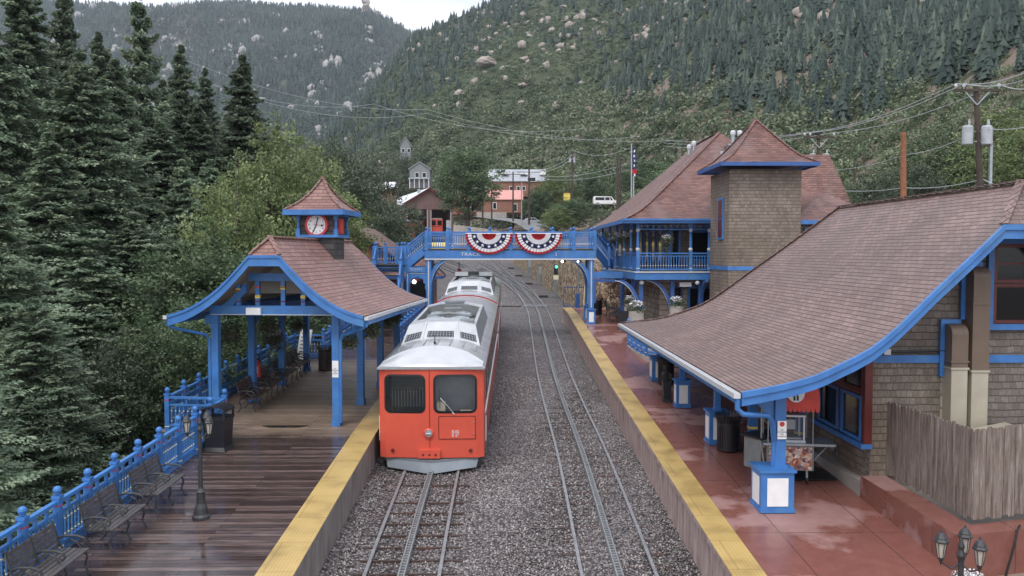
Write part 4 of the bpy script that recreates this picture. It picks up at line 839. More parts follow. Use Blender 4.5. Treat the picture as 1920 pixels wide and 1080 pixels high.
for h_ in range(1, 13):
    a = pi/2-h_*pi/6; text_part('numeral', str(h_), .105, M['black'], c1, (.245*cos(a), .245*sin(a), .033), (0, 0, 0), .001)
hb = MB(); hb.bar((0, 0, .04), (-.1, -.22, .04), .035, .006); hb.bar((-.1, -.22, .04), (-.135, -.27, .04), .018, .006); hb.build('clock_hand', M['black'], c1); hb = MB(); hb.bar((-.02, -.05, .047), (.07, .26, .047), .03, .006); hb.build('clock_hand', M['black'], c1)
hb = MB(); hb.bar((-.1, .02, .054), (.15, -.02, .054), .012, .004, 0); hb.lathe([(0, .05), (.035, .05), (.035, .058), (0, .058)], (.19, -.02, 0), 10, 1); hb.build('clock_hand', [M['redp'], M['black']], c1)
# ------------------------------------------------------------------ train
M['plough'] = paint('plough_grey', (.21, .24, .27), .4, .15, 2, metal=.2)
def train_unit(label, x, y, head, front=True, L_=14.8):
    t = thing('train_car', label, 'train car', (x, y, gz(y)), -head, 'two coupled red cog railway cars', rx=atan(GR)); w = 1.42; zE = 2.8
    # red body shell with window openings in front
    mb = MB()
    xs = [-w, -1.24, -.17, .08, 1.21, w]; zs = [.32, 1.56, 2.58, zE]; fy = lambda x_: -.07*(1-abs(x_)/w)+.0 if front else 0
    for i in range(5):
        for j in range(3):
            if front and i in (1, 3) and j == 1: continue
            xa, xb = xs[i], xs[i+1]
            if xa < 0 < xb: cuts = [xa, 0, xb]
            else: cuts = [xa, xb]
            for c0, c1_ in zip(cuts, cuts[1:]): mb.add([(c0*(1 if abs(c0) < w else .985), fy(c0)+(.06 if abs(c0) >= w else 0), zs[j]), (c1_*(1 if abs(c1_) < w else .985), fy(c1_)+(.06 if abs(c1_) >= w else 0), zs[j]), (c1_*(1 if abs(c1_) < w else .985), fy(c1_)+(.06 if abs(c1_) >= w else 0), zs[j+1]), (c0*(1 if abs(c0) < w else .985), fy(c0)+(.06 if abs(c0) >= w else 0), zs[j+1])], [(0, 1, 2, 3)], 0)
    for s in (-1, 1):
        pr = [(s*w*.985, .06), (s*w, .13), (s*w, L_-.1), (s*w*.98, L_)]
        for k, (a, b_) in enumerate(zip(pr, pr[1:])):
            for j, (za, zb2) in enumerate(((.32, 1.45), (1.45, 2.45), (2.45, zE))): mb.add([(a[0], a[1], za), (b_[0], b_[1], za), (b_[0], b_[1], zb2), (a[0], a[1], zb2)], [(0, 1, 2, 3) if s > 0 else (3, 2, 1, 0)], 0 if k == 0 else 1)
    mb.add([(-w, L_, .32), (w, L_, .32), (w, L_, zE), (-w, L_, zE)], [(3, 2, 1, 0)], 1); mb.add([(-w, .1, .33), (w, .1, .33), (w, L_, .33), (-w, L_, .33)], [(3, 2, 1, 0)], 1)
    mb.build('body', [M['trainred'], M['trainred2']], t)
    # roof: arched, rounded down at the front
    def arch(x_, s=1.0): return zE+.36*s*(1-(abs(x_)/w)**2.4)
    mb = MB(); xs2 = [-w-.03]+list(np.linspace(-w, w, 15))+[w+.03]; ys2 = [(-.1, .0), (-.04, .28), (.1, .5), (.4, .72), (.9, .88), (1.5, .97), (2.3, 1)]+[(v_, 1) for v_ in np.linspace(3, L_-.6, 7)]+[(L_-.2, .97), (L_+.02, .9)]
    rows = [[(x_, yy+(.07*(abs(x_)/w)**3 if k < 3 else 0)-(.0), (arch(min(abs(x_), w), s) if abs(x_) <= w else zE-.05)+(.0)) for x_ in xs2] for k, (yy, s) in enumerate(ys2)]; nx = len(xs2)
    mb.add([p for r_ in rows for p in r_], [(j*nx+i, j*nx+i+1, (j+1)*nx+i+1, (j+1)*nx+i) for j in range(len(rows)-1) for i in range(nx-1)])
    mb.add(rows[0]+[(x_, y_, zE-.05) for x_, y_, z_ in rows[0]], [(nx+i, nx+i+1, i+1, i) for i in range(nx-1)]); mb.build('roof', M['trainroof'], t, smooth=True, merge=True)
    if front:
        rr = ys2[:]; mb = MB(); nx2 = 13; xs3 = np.linspace(-w+.04, w-.04, nx2); rows = []
        for k, (yy, s) in enumerate(ys2[:6]): rows.append([(x_, min(yy+(.07*(abs(x_)/w)**3 if k < 3 else 0)-.012, 1.28-.75*(abs(x_)/w)**2) if True else 0, arch(x_, s)+.012) for x_ in xs3])
        mb.add([p for r_ in rows for p in r_], [(j*nx2+i, j*nx2+i+1, (j+1)*nx2+i+1, (j+1)*nx2+i) for j in range(5) for i in range(nx2-1)]); mb.build('front_roof_panel', M['trainwhite'], t, smooth=True)
    if front:
        mb = MB()
        for x_ in (-1.1, -.75, -.38, 0, .38, .75, 1.1): mb.bar((x_, 1.5, arch(x_)+.012), (x_, 2.45, arch(x_)+.014), .03, .02)
        mb.build('roof_seam', M['galv'], t)
    # roof hood with grilles and an open equipment well
    hy, hl = 2.55, 6.9; zb2 = lambda x_: arch(x_)-.03; zt2 = lambda x_: 3.6-.16*(abs(x_)/1.05)**2
    px_ = [(-1.2, -1.03), (-.55, -.47), (.55, .47), (1.2, 1.03)]
    def fp(i, s): a, b_ = px_[i]; x_ = a+(b_-a)*s; return (x_, hy+.75*s+.12*(abs(a)/1.2)**2, zb2(min(abs(a), 1.3))*(1-s)+zt2(b_)*s)
    mb = MB()
    for i in range(3): mb.add([fp(i, 0), fp(i+1, 0), fp(i+1, 1), fp(i, 1)], [(0, 1, 2, 3)], 0)
    ey = hy+hl
    for s in (0, 3): 
        b0 = fp(s, 0); t0 = fp(s, 1); sg = -1 if s == 0 else 1
        q = [(b0[0], b0[1], b0[2]), (b0[0], ey, b0[2]), (t0[0], ey-.5, t0[2]), (t0[0], t0[1], t0[2])]; mb.add(q, [(0, 1, 2, 3) if sg > 0 else (3, 2, 1, 0)], 1)
        mb.add([(t0[0], t0[1], t0[2]), (t0[0], ey-.5, t0[2]), (t0[0]*.9, ey-.5, t0[2]), (t0[0]*.9, t0[1], t0[2])], [(0, 1, 2, 3) if sg > 0 else (3, 2, 1, 0)], 0)
        mb.add([(t0[0]*.9, t0[1]+1.0, t0[2]), (t0[0]*.9, ey-1.3, t0[2]), (t0[0]*.9, ey-1.3, 3.14), (t0[0]*.9, t0[1]+1.0, 3.14)], [(0, 1, 2, 3) if sg > 0 else (3, 2, 1, 0)], 1)
    ty_ = hy+.75
    for i in range(3):
        a, b_ = fp(i, 1), fp(i+1, 1); mb.add([a, b_, (b_[0], ty_+1.0, b_[2]), (a[0], ty_+1.0, a[2])], [(0, 1, 2, 3)], 0 if i != 1 else 0)
        mb.add([(a[0], ey-1.3, a[2]), (b_[0], ey-1.3, b_[2]), (b_[0], ey-.5, b_[2]), (a[0], ey-.5, a[2])], [(0, 1, 2, 3)], 0)
        mb.add([(a[0], ty_+1.0, a[2]), (b_[0], ty_+1.0, b_[2]), (b_[0], ty_+1.0, 3.14), (a[0], ty_+1.0, 3.14)], [(0, 1, 2, 3)], 1); mb.add([(a[0], ey-1.3, a[2]), (b_[0], ey-1.3, b_[2]), (b_[0], ey-1.3, 3.14), (a[0], ey-1.3, 3.14)], [(0, 1, 2, 3)], 1)
        mb.add([(px_[i][0], ey, zb2(px_[i][0])), (px_[i+1][0], ey, zb2(px_[i+1][0])), (b_[0], ey-.5, b_[2]), (a[0], ey-.5, a[2])], [(3, 2, 1, 0)], 1)
    mb.add([(-.93, ty_+1, 3.15), (.93, ty_+1, 3.15), (.93, ey-1.3, 3.15), (-.93, ey-1.3, 3.15)], [(0, 1, 2, 3)], 2)
    hood = mb.build('roof_hood', [M['trainwhite'], M['grey'], M['black']], t)
    for i in range(3):
        def gp(u_, s): 
            a = fp(i, s); b_ = fp(i+1, s); n_ = Vector((0, -1, .7)).normalized()*.012; return Vector(a).lerp(Vector(b_), u_)+n_
        mb = MB(); u0, u1, s0, s1 = .12, .88, .2, .5
        mb.add([gp(u0, s0), gp(u1, s0), gp(u1, s1), gp(u0, s1)], [(0, 1, 2, 3)], 0)
        for k in range(9 if i == 1 else 6):
            k_ = (k+.5)/(9 if i == 1 else 6); mb.bar(gp(u0+(u1-u0)*k_, s0)+Vector((0, -.01, 0)), gp(u0+(u1-u0)*k_, s1)+Vector((0, -.01, 0)), .012, .012, 1)
        for s_ in np.linspace(s0, s1, 4): mb.bar(gp(u0, s_)+Vector((0, -.012, 0)), gp(u1, s_)+Vector((0, -.012, 0)), .014, .014, 1)
        mb.build('grille', [M['black'], M['galv']], hood)
    for a_ in (1, 2):
        p, q = Vector(fp(a_, 0)), Vector(fp(a_, 1)); MB().bar(p+Vector((0, -.02, 0)), q+Vector((0, -.02, .01)), .05, .03).build('hood_seam', M['trainwhite'], hood)
    for x_, y_, r_ in ((.42, ty_+2.1, .32), (-.42, ty_+2.1, .32), (.42, ty_+3.3, .3), (-.42, ty_+3.3, .3)):
        MB().lathe([(r_, 3.16), (r_, 3.42), (r_*.8, 3.46), (r_*.75, 3.4), (r_*.2, 3.38), (0, 3.4)], (x_, y_, 0), 20).build('fan', M['galv'], hood)
    mb = MB(); mb.tube([(-.7, ty_+1.5, 3.35), (-.2, ty_+1.4, 3.45), (.3, ty_+1.5, 3.45), (.8, ty_+1.6, 3.3)], .05); mb.tube([(-.75, ty_+2.7, 3.4), (0, ty_+2.7, 3.5), (.75, ty_+2.7, 3.4)], .05); mb.box(-.3, .3, ty_+4.1, ty_+4.4, 3.16, 3.5).box(-.12, .3, ty_+1.25, ty_+1.5, 3.16, 3.5, 1); mb.build('pipework', [M['grey'], M['trainred2']], hood)
    MB().box(-.35, .35, ey-1.15, ey-.7, 3.6, 3.66).build('hatch', M['grey'], hood)
    MB().box(.3, .95, ty_+.35, ty_+.9, 3.47, 3.56).build('hatch', M['grey'], hood)
    # side windows, trim, running gear
    for s in (-1, 1):
        n_ = 8
        for k in range(n_):
            y0 = 1.4+k*(L_-2.2)/n_; mb = MB(); mb.box(s*w-.01 if s > 0 else -w-.012, s*w+.012 if s > 0 else -w+.01, y0, y0+(L_-2.2)/n_-.16, 1.6, 2.42); mb.build('side_window', M['glass'], t)
        mb = MB(); mb.box(*((w+.001, w+.03) if s > 0 else (-w-.03, -w-.001)), .5, L_-.3, 1.42, 1.5); mb.build('belt_rail', M['white'], t)  # white colour paints in the bright reflection along the window sill
        mb = MB(); mb.tube([(s*(w+.03), .3, .7), (s*(w+.03), .3, 1.4)], .015); mb.build('grab_handle', M['white'], t)
    mb = MB(); mb.box(-1.0, 1.0, 1.5, 4.3, .12, .5).box(-1.0, 1.0, L_-4.5, L_-1.6, .12, .5); mb.build('bogie', M['iron'], t)
    if front:
        for (xa, xb) in ((-1.24, -.17), (.08, 1.21)):
            def rrect(mg, r_, n_=5):
                o_ = []
                for cx_, cz_, a0 in ((xb+mg-r_, 2.58+mg-r_, 0), (xa-mg+r_, 2.58+mg-r_, 90), (xa-mg+r_, 1.56-mg+r_, 180), (xb+mg-r_, 1.56-mg+r_, 270)):
                    for k in range(n_): a = radians(a0+90*k/(n_-1)); x_ = cx_+r_*cos(a); o_.append((x_, cz_+r_*sin(a)))
                return o_
            A1 = rrect(.02, .16); A2 = rrect(-.035, .12); B0 = rrect(.02, .001); n_ = len(A1); mb = MB()
            f3 = lambda P_, dy: [(p[0], fy(p[0])+dy, p[1]) for p in P_]
            # gasket and the red corners inside the square opening
            vs = f3(A1, -.006)+f3(A2, -.016)+f3(A2, .05); fs = [(i, (i+1) % n_, (i+1) % n_+n_, i+n_) for i in range(n_)]+[(i+n_, (i+1) % n_+n_, (i+1) % n_+2*n_, i+2*n_) for i in range(n_)]
            mb.add(vs, fs, 0); mb.add(f3(B0, -.004)+f3(A1, -.005), [(i, (i+1) % n_, (i+1) % n_+n_, i+n_) for i in range(n_)], 1); wn_ = mb.build('windscreen', [M['rubber'], M['trainred']], t)
            MB().add(f3(A2, .02), [tuple(range(n_))]).build('pane', M['tglass'], wn_)
        # cab interior behind the glass; right back wall made pale to imitate light there
        mb = MB(); mb.add([(-1.36, .2, 1.3), (1.36, .2, 1.3), (1.36, .75, 1.3), (-1.36, .75, 1.3)], [(0, 1, 2, 3)], 1); mb.add([(-1.36, 1.9, .4), (0, 1.9, .4), (0, 1.9, 2.78), (-1.36, 1.9, 2.78)], [(0, 1, 2, 3)], 0); mb.add([(0, .8, .4), (1.36, .8, .4), (1.36, .8, 2.78), (0, .8, 2.78)], [(0, 1, 2, 3)], 4)
        mb.box(-1.2, -.2, 1.0, 1.15, 1.0, 1.95, 2)
        for k in range(12): mb.box(-1.2+k*.085, -1.17+k*.085, .9, .93, 1.5, 2.05, 0)
        mb.box(.35, .95, .95, 1.2, 1.0, 2.1, 0).box(.12, .34, .3, .5, 1.3, 1.75, 3).box(.75, 1.05, .3, .45, 1.3, 1.52, 3).box(.5, .74, .25, .4, 1.3, 1.42, 4).box(-.6, -.3, .3, .5, 1.3, 1.36, 4); mb.build('cab_interior', [M['grey'], M['iron'], M['black'], M['cream'], M['galv']], t)
        mb = MB(); f_ = lambda x_: fy(x_)-.008
        mb.add([(.2, f_(.2), .84), (1.18, f_(1.18), .84), (1.18, f_(1.18), 1.46), (.2, f_(.2), 1.46)], [(0, 1, 2, 3)]); pn = mb.build('number_panel', M['trainred'], t)
        for (xa, za, xb, zb3) in ((.2, .84, 1.18, .84), (1.18, .84, 1.18, 1.46), (1.18, 1.46, .2, 1.46), (.2, 1.46, .2, .84)): MB().bar((xa, f_(xa)-.002, za), (xb, f_(xb)-.002, zb3), .016, .012, 0, up=(0, 1, 0)).build('panel_edge', M['maroon'], pn)
        text_part('number', '19', .22, M['white'], pn, (.63, f_(.63)-.006, .98), (pi/2, 0, .05), .002, bold=.012); text_part('number', '19', .22, M['redp'], pn, (.63, f_(.63)-.011, .98), (pi/2, 0, .05), .002, bold=-.001)
        for z_ in (.98, 1.3): MB().ball((1.14, f_(1.14)-.01, z_), .018, 0, 8).build('bolt', M['galv'], pn)
        hl_ = MB().lathe([(.09, 0), (.125, 0), (.135, .05), (.1, .07), (.09, .04)], n=20).build('headlight', M['trainred'], t); hl_.location = (-.07, fy(.07)-.002, 1.01); hl_.rotation_euler = (pi/2, 0, 0)
        MB().lathe([(0, .03), (.105, .035), (.1, .06), (0, .075)], n=20).build('lens', M['galv'], hl_); MB().box(-.07, .07, -.01, .01, .07, .085).build('lens_bar', M['white'], hl_)
        mb = MB(); mb.box(-.35, .24, -.16, -.04, .33, .56, 0); cp = mb.build('coupler_cover', M['trainred'], t)
        for x_ in (-.22, -.05, .12): q = MB().lathe([(0, 0), (.028, 0), (.028, .008), (0, .008)], n=10).build('coupler_hole', M['rubber'], cp); q.location = (x_, -.16, .43); q.rotation_euler = (pi/2, 0, 0)
        mb = MB(); mb.prism([(-1.25, .1), (0, -.28), (1.25, .1), (1.25, .55), (-1.25, .55)], .23, .29, 0, 'z')
        mb.add([(-1.25, .1, .24), (0, -.28, .24), (0, -.4, -.02), (-1.2, .0, .05)], [(0, 1, 2, 3)]); mb.add([(0, -.28, .24), (1.25, .1, .24), (1.2, .0, .05), (0, -.4, -.02)], [(0, 1, 2, 3)])
        mb.add([(-1.2, .0, .05), (0, -.4, -.02), (0, -.3, -.06), (-1.15, .1, .0)], [(0, 1, 2, 3)]); mb.add([(0, -.4, -.02), (1.2, .0, .05), (1.15, .1, .0), (0, -.3, -.06)], [(0, 1, 2, 3)]); o = mb.build('snow_plough', M['plough'], t)
        mb = MB(); mb.bar((.62, fy(.6)-.03, 1.52), (.24, fy(.2)-.05, 1.98), .03, .02, 0, up=(0, 1, 0)); mb.bar((.56, fy(.5)-.06, 1.6), (.2, fy(.2)-.06, 2.0), .012, .03, 1, up=(0, 1, 0)); mb.bar((.24, fy(.2)-.06, 2.22), (.24, fy(.2)-.06, 1.7), .012, .02, 1, up=(0, 1, 0)); mb.build('wiper', [M['porc'], M['rubber']], t)
        MB().bar((-.045, fy(.045)-.008, .6), (-.045, fy(.045)-.008, 2.76), .012, .01, 0, up=(0, 1, 0)).build('front_seam', M['maroon'], t); MB().box(-1.44, 1.44, -.1, -.06, 2.74, 2.775).build('drip_rail', M['galv'], t)
        for sx_ in (-1.05, 1.05): MB().lathe([(0, 0), (.05, 0), (.045, .03), (0, .035)], n=12).build('marker_lamp', M['maroon'], t).matrix_local = Matrix.Translation((sx_, fy(1.05)-.01, .52)) @ Matrix.Rotation(pi/2, 4, 'X')
        mb = MB(); mb.tube([(-.05, 1.55, 3.14), (-.05, 1.55, 3.42)], .012); mb.ball((-.05, 1.55, 3.2), .04, 0, 8); mb.build('aerial', M['rubber'], t)
    else:
        mb = MB(); pts = [(x_, -.12, arch(min(abs(x_), w))+.02) for x_ in np.linspace(-w, w, 15)]
        for a, b_ in zip(pts, pts[1:]): mb.bar(a, b_, .1, .05)
        mb.build('red_roof_edge', M['trainred2'], t)
        mb = MB(); mb.tube([(-.85, hy+hl-.9, 3.6), (-.85, hy+hl-.9, 4.15)], .05, 8, 0); mb.box(-.95, -.75, hy+hl-1, hy+hl-.8, 3.6, 3.8, 1).box(-1.0, -.7, hy+hl-.93, hy+hl-.87, 3.85, 3.88, 0); mb.build('horn', [M['porc'], M['redp']], t)
        for k in range(2): MB().box(-1.0+k*1.3, -.3+k*1.3, hy+hl-2.2, hy+hl-1.9, 3.5, 3.72).build('roof_box', M['trainwhite'], t)
    return t
train_unit('front red railcar number 19 with two windscreens and grey roof', -1.88, 21.75, .0185, True, 15.0)
train_unit('rear red railcar coupled behind the front one, tail under the footbridge', -1.6, 36.95, .013, False, 13.2)
# ------------------------------------------------------------------ footbridge
BY0, BY1 = 43.9, 45.6
FB = thing('footbridge', 'blue timber footbridge with baluster railings crossing the tracks', 'footbridge', (-4, 44, gz(44, PLAT)))
XA, XB = -3.93, 5.0; ZT, ZBt, ZD = 7.05, 6.6, 7.12
w_ = lambda mb, n, mt, **k: mb.build(n, M[mt] if isinstance(mt, str) else mt, FB, world=True, **k)
mb = MB()
for y in (BY0-.1, BY1+.02): mb.box(XA-.2, XB+.12, y-.08, y+.08, ZBt, ZT)
w_(mb, 'girder', 'blue'); mb = MB(); mb.box(XA-.2, XB+.12, BY0-.2, BY0-.184, ZBt-.05, ZBt+.02); w_(mb, 'girder_flange', 'porc')
mb = MB(); mb.box(XA-.2, XB+.2, BY0-.15, BY1+.15, ZT+.002, ZT+.1); w_(mb, 'deck', 'iron')
def rail2(parent, A_, B_, n, posts=(True, True), nm='railing'):
    """white-knobbed baluster railing from A_ to B_ (deck level), n bays"""
    A_ = Vector(A_); B_ = Vector(B_); o = parent.location
    for i in range(n+1):
        if (i == 0 and not posts[0]) or (i == n and not posts[1]): continue
        if 'bpost' not in USED:
            m_ = MB(); m_.box(-.09, .09, -.09, .09, -.05, 1.02, 0).ball((0, 0, 1.13), .08, 0, 8).box(-.1, .1, -.1, .1, .02, .1, 0); USED['bpost'] = m_.mesh('post', [M['blue']])
        link('post', USED['bpost'], parent, A_.lerp(B_, i/n)-o)
    for i in range(n):
        a = A_.lerp(B_, i/n); b_ = A_.lerp(B_, (i+1)/n); m_ = MB(); up = Vector((0, 0, 1))
        for z, s in ((.92, .07), (.78, .05), (.1, .07)): m_.bar(a+up*z, b_+up*z, s, s, 0)
        k = max(2, round((b_-a).length/.13))
        for j in range(1, k): p = a.lerp(b_, j/k); m_.bar(p+up*.12, p+up*.76, .035, .035, 0); m_.cbox(p+up*.3, (.05, .05, .05), 1)
        m_.build('railing_panel', [M['blue'], M['porc']], parent, world=True)
rail2(FB, (XA-.1, BY0-.1, ZD), (XB+.05, BY0-.1, ZD), 8); rail2(FB, (XA-.1, BY1+.05, ZD), (XB+.05, BY1+.05, ZD), 8)
# columns with pilasters and pedestals
for x in (XA, 4.87):
    for y in (BY0, BY1):
        z0 = gz(y, PLAT); mb = MB(); mb.box(x-.14, x+.14, y-.12, y+.12, z0+.8, ZBt).box(x-.03, x+.03, y-.135, y-.12, z0+.9, ZBt-.1, 1); w_(mb, 'column', [M['blue'], M['porc']])
        mb = MB(); mb.box(x-.22, x+.22, y-.22, y+.22, z0-.05, z0+.76).box(x-.26, x+.26, y-.26, y+.26, z0+.762, z0+.82); w_(mb, 'pedestal', 'blue'); mb = MB(); mb.box(x-.13, x+.13, y-.235, y-.223, z0+.12, z0+.66); w_(mb, 'white_panel', 'white')
    s = 1 if x < 0 else -1; R = 1.05
    for y in (BY0, BY1):
        z1 = ZBt-.02; out = [(x+s*.14, z1-1.75)]; mb = MB()
        arc = [(x+s*(.16+R*(1-cos(a))), z1-.08-R*1.35*(1-sin(a))) for a in np.linspace(0, pi/2, 9)]; arc2 = [(p[0]+s*-.0+s*.0, p[1]) for p in arc]
        arc_o = [(x+s*(.02+R*(1-cos(a))), z1+.04-R*1.35*(1-sin(a))) for a in np.linspace(0, pi/2, 9)]
        arc_o = [(p[0]-s*.0, min(p[1], z1)) for p in arc_o]
        mb.strip(arc_o, arc, y-.09, y+.09); mb.strip([(p[0]+s*.0, p[1]+.03) for p in arc], arc, y-.11, y-.092, 1); w_(mb, 'curved_brace', [M['blue'], M['porc']])
text_part('lettering', 'TRACK', .26, M['porc'], FB, Vector((-.4-1.25, BY0-.19, 6.84))-FB.location, (pi/2, 0, 0), .003, fit=1.3); text_part('lettering', '3', .26, M['porc'], FB, Vector((2.95, BY0-.19, 6.84))-FB.location, (pi/2, 0, 0), .003)
# lamps under the girder
for x in (3.4, 4.25):
    mb = MB(); mb.box(x-.06, x+.1, BY0-.1, BY0+.05, ZBt-.18, ZBt-.02, 1); mb.ball((x-.1, BY0-.05, ZBt-.14), .07, 0, 8); w_(mb, 'lamp', [M['lampw'], M['black']])
# left stair to the landing and down
LZ = 6.3
def stair(A_, B_, n, wv, str_h=.34):
    A_ = Vector(A_); B_ = Vector(B_); wv = Vector(wv)
    for s in (0, 1):
        mb = MB(); mb.bar(A_+wv*s+Vector((0, 0, -.12)), B_+wv*s+Vector((0, 0, -.12)), .08, str_h); w_(mb, 'stringer', 'blue'); rail2(FB, A_+wv*s, B_+wv*s, max(1, round((B_-A_).length/1.3)), (False, True))
    mb = MB()
    for i in range(n):
        p = A_.lerp(B_, (i+.5)/n); d_ = (B_-A_)/n; q = p+wv; r_ = Vector((d_.x, d_.y, 0))*.55; mb.add([p-r_, p+r_, q+r_, q-r_], [(0, 1, 2, 3)]); mb.bar(p, q, .03, .05)
    w_(mb, 'treads', 'iron')
stair((XA-.25, BY0-.1, ZD), (-5.2, BY0-.1, LZ), 6, (0, 1.7, 0))
mb = MB(); mb.box(-7.2, -5.2, BY0-.15, BY1+.15, LZ-.1, LZ); w_(mb, 'landing', 'iron'); w_(MB().box(-7.2, XA-.15, BY0-.2, BY0-.08, LZ-.42, LZ-.12), 'landing_beam', 'blue'); w_(MB().box(-7.2, XA-.15, BY1, BY1+.12, LZ-.42, LZ-.12), 'landing_beam', 'blue')
rail2(FB, (-7.15, BY1+.05, LZ), (-5.2, BY1+.05, LZ), 3)
stair((-5.75, BY0-.15, LZ), (-5.45, 40.6, 4.3), 10, (-.0, 0, 0)) if False else None
for x0, x1 in ((-5.35, -5.2), (-6.75, -6.75)):
    a = Vector((x0, BY0-.15, LZ)); b_ = Vector((x1+.1, 39.3, 3.0)); mb = MB(); mb.bar(a+Vector((0, 0, -.12)), b_+Vector((0, 0, -.12)), .08, .34); w_(mb, 'stringer', 'blue'); rail2(FB, a, b_, 4)
mb = MB()
for i in range(18): t_ = i/18; y = BY0-.15+(39.3-BY0)*t_; z = LZ+(3.0-LZ)*t_; mb.box(-6.75, -5.3, y-.15, y+.15, z-.05, z)
w_(mb, 'treads', 'iron')
for x in (-5.35, -5.05, -7.1):
    z0 = gz(BY0, PLAT); mb = MB(); mb.box(x-.1, x+.1, BY0-.18, BY0+.02, z0, LZ-.42).box(x-.02, x+.02, BY0-.192, BY0-.18, z0+.5, LZ-.5, 1); w_(mb, 'column', [M['blue'], M['porc']])
mb = MB(); ya = BY0-.1   # scalloped frieze arch between the landing columns
arcp = [(-5.0, 4.9), (-4.95, 5.05), (-4.98, 5.25), (-4.85, 5.35), (-4.87, 5.5), (-4.72, 5.58), (-4.5, 5.66), (-4.35, 5.58), (-4.2, 5.48), (-4.22, 5.33), (-4.1, 5.23), (-4.13, 5.03), (-4.07, 4.9)]
mb.prism([(-4.07, 5.88), (-5.0, 5.88)]+arcp, ya-.03, ya+.03, 0); mb.box(-4.96, -4.1, ya-.05, ya-.032, 5.8, 5.84, 1); w_(mb, 'frieze', [M['blue'], M['porc']])
text_part('lettering', 'TICKETS', .16, M['porc'], FB, Vector((-4.6, BY0-.21, LZ-.27))-FB.location, (pi/2, 0, 0), .003, fit=1.1)
# right end: stair down to the balcony
stair((XB+.1, BY0-.1, ZD), (5.95, BY0+1.2, 6.25), 5, (0.5, 1.7, 0))
mb = MB(); mb.box(4.9, 6.6, BY0-.1, BY0+.1, 5.55, 5.9).box(4.98, 6.2, BY0-.13, BY0-.102, 5.35, 5.5, 1).box(4.98, 5.12, BY0-.13, BY0-.102, 4.2, 5.35, 1); w_(mb, 'landing_beam', [M['blue'], M['dblue']])
# bunting
def fan(cx, label):
    t = thing('bunting', label, 'bunting', (cx, BY0-.26, 7.95), group='patriotic fan buntings on the footbridge'); R = 1.27; rings = [(.0, 0), (.3, 1), (.52, 2), (.8, 1), (.86, 1), (1.0, 0)]
    # colours by ring: red centre, white, navy, white, red hem
    bands = [(.02, .3, 0), (.3, .52, 1), (.52, .74, 2), (.74, .9, 1), (.9, 1.0, 0)]; mb = MB(); n = 40
    def P(r_, i):
        a = pi*i/n; dy = .045*(1 if i % 2 else -1)*(.3+r_); return (-R*r_*cos(a), -.05+dy, -R*.86*r_*sin(a)*(1 if r_ > .3 else 1))
    for r0, r1, c_ in bands:
        for i in range(n): mb.add([P(r0, i), P(r0, i+1), P(r1, i+1), P(r1, i)], [(0, 1, 2, 3)], c_)
    mb.build('fan_cloth', [M['redc'], M['whitec'], M['navy']], t); MB().box(-R, R, -.03, .03, -.02, .04).build('heading', M['whitec'], t)
    for k in range(7):
        mb = MB()
        a = pi*(k+.5)/7; c_ = Vector((-R*.63*cos(a), -.13, -R*.86*.63*sin(a))); vs = [c_+Vector((.1*(1 if j % 2 == 0 else .42)*sin(j*pi/5), 0, .1*(1 if j % 2 == 0 else .42)*cos(j*pi/5))) for j in range(10)]; mb.add(vs+[v+Vector((0, .004, 0)) for v in vs], [tuple(range(10)), tuple(range(19, 9, -1))])
        mb.build('star', M['whitec'], t)
fan(-.66, 'left red, white and navy fan bunting hung on the footbridge rail'); fan(2.0, 'right red, white and navy fan bunting hung on the footbridge rail')
# ------------------------------------------------------------------ main station building with tower
MBD = thing('station_building', 'two-storey shingled station with balcony, hipped red-brown roof and square tower', 'building', (10, 40, gz(38, PLAT)))
q_ = lambda mb, n, mt, **k: mb.build(n, M[mt] if isinstance(mt, str) else mt, MBD, world=True, **k)
MP = smoothprof([(0, 8.62), (.7, 8.95), (1.6, 9.6), (3.2, 11.0), (4.8, 12.4), (6.4, 13.85)]); mb = MB()
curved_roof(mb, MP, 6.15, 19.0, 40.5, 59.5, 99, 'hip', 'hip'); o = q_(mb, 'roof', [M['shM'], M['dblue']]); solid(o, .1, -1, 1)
hm = lambda d_: float(np.interp(d_, [p[0] for p in MP], [p[1] for p in MP]))
mb = MB(); ridgecap(mb, [(6.15+d_, 40.5+d_, hm(d_)) for d_ in np.linspace(0, 6.4, 12)], .2); ridgecap(mb, [(12.57, 46.9, 13.87), (12.57, 53, 13.87)], .2); q_(mb, 'hip_cap', 'shM')
mb = MB(); mb.box(6.1, 11.3, 40.38, 40.46, 8.4, 8.6).box(6.02, 6.1, 40.4, 59.5, 8.4, 8.6).bar((6.0, 40.34, 8.58), (11.3, 40.34, 8.58), .12, .1); q_(mb, 'eave_fascia', 'blue')
mb = MB(); mb.box(6.2, 18.9, 40.5, 59.4, 8.5, 8.56); q_(mb, 'soffit', 'dblue')
mb = MB(); P2 = smoothprof([(0, 8.7), (.42, 10.2), (1.1, 12.3)]); curved_roof(mb, P2, 12.6, 19.0, 43.2, 50, 99, 'hip', 'hip'); mb.box(13.7, 17.9, 44.3, 48.9, 12.2, 12.28); o = q_(mb, 'rear_roof', [M['shM'], M['dblue']]); MB().box(12.7, 18.9, 43.3, 49.9, 8.4, 8.68).build('rear_soffit', M['dblue'], MBD, world=True)
mb = MB(); P3 = smoothprof([(0, 8.45), (1.0, 9.15), (2.0, 9.8)]); curved_roof(mb, P3, 13.6, 17.9, 37.5, 44, 99, 'hip', 'hip'); o = q_(mb, 'wing_roof', [M['shM'], M['dblue']]); solid(o, .08, -1, 1)
mb = MB(); mb.box(13.55, 17.9, 37.42, 37.5, 8.25, 8.44); q_(mb, 'eave_fascia', 'blue'); mb = MB(); mb.box(13.9, 17.6, 37.9, 44, 2.5, 8.3); q_(mb, 'wing_wall', 'wsh')
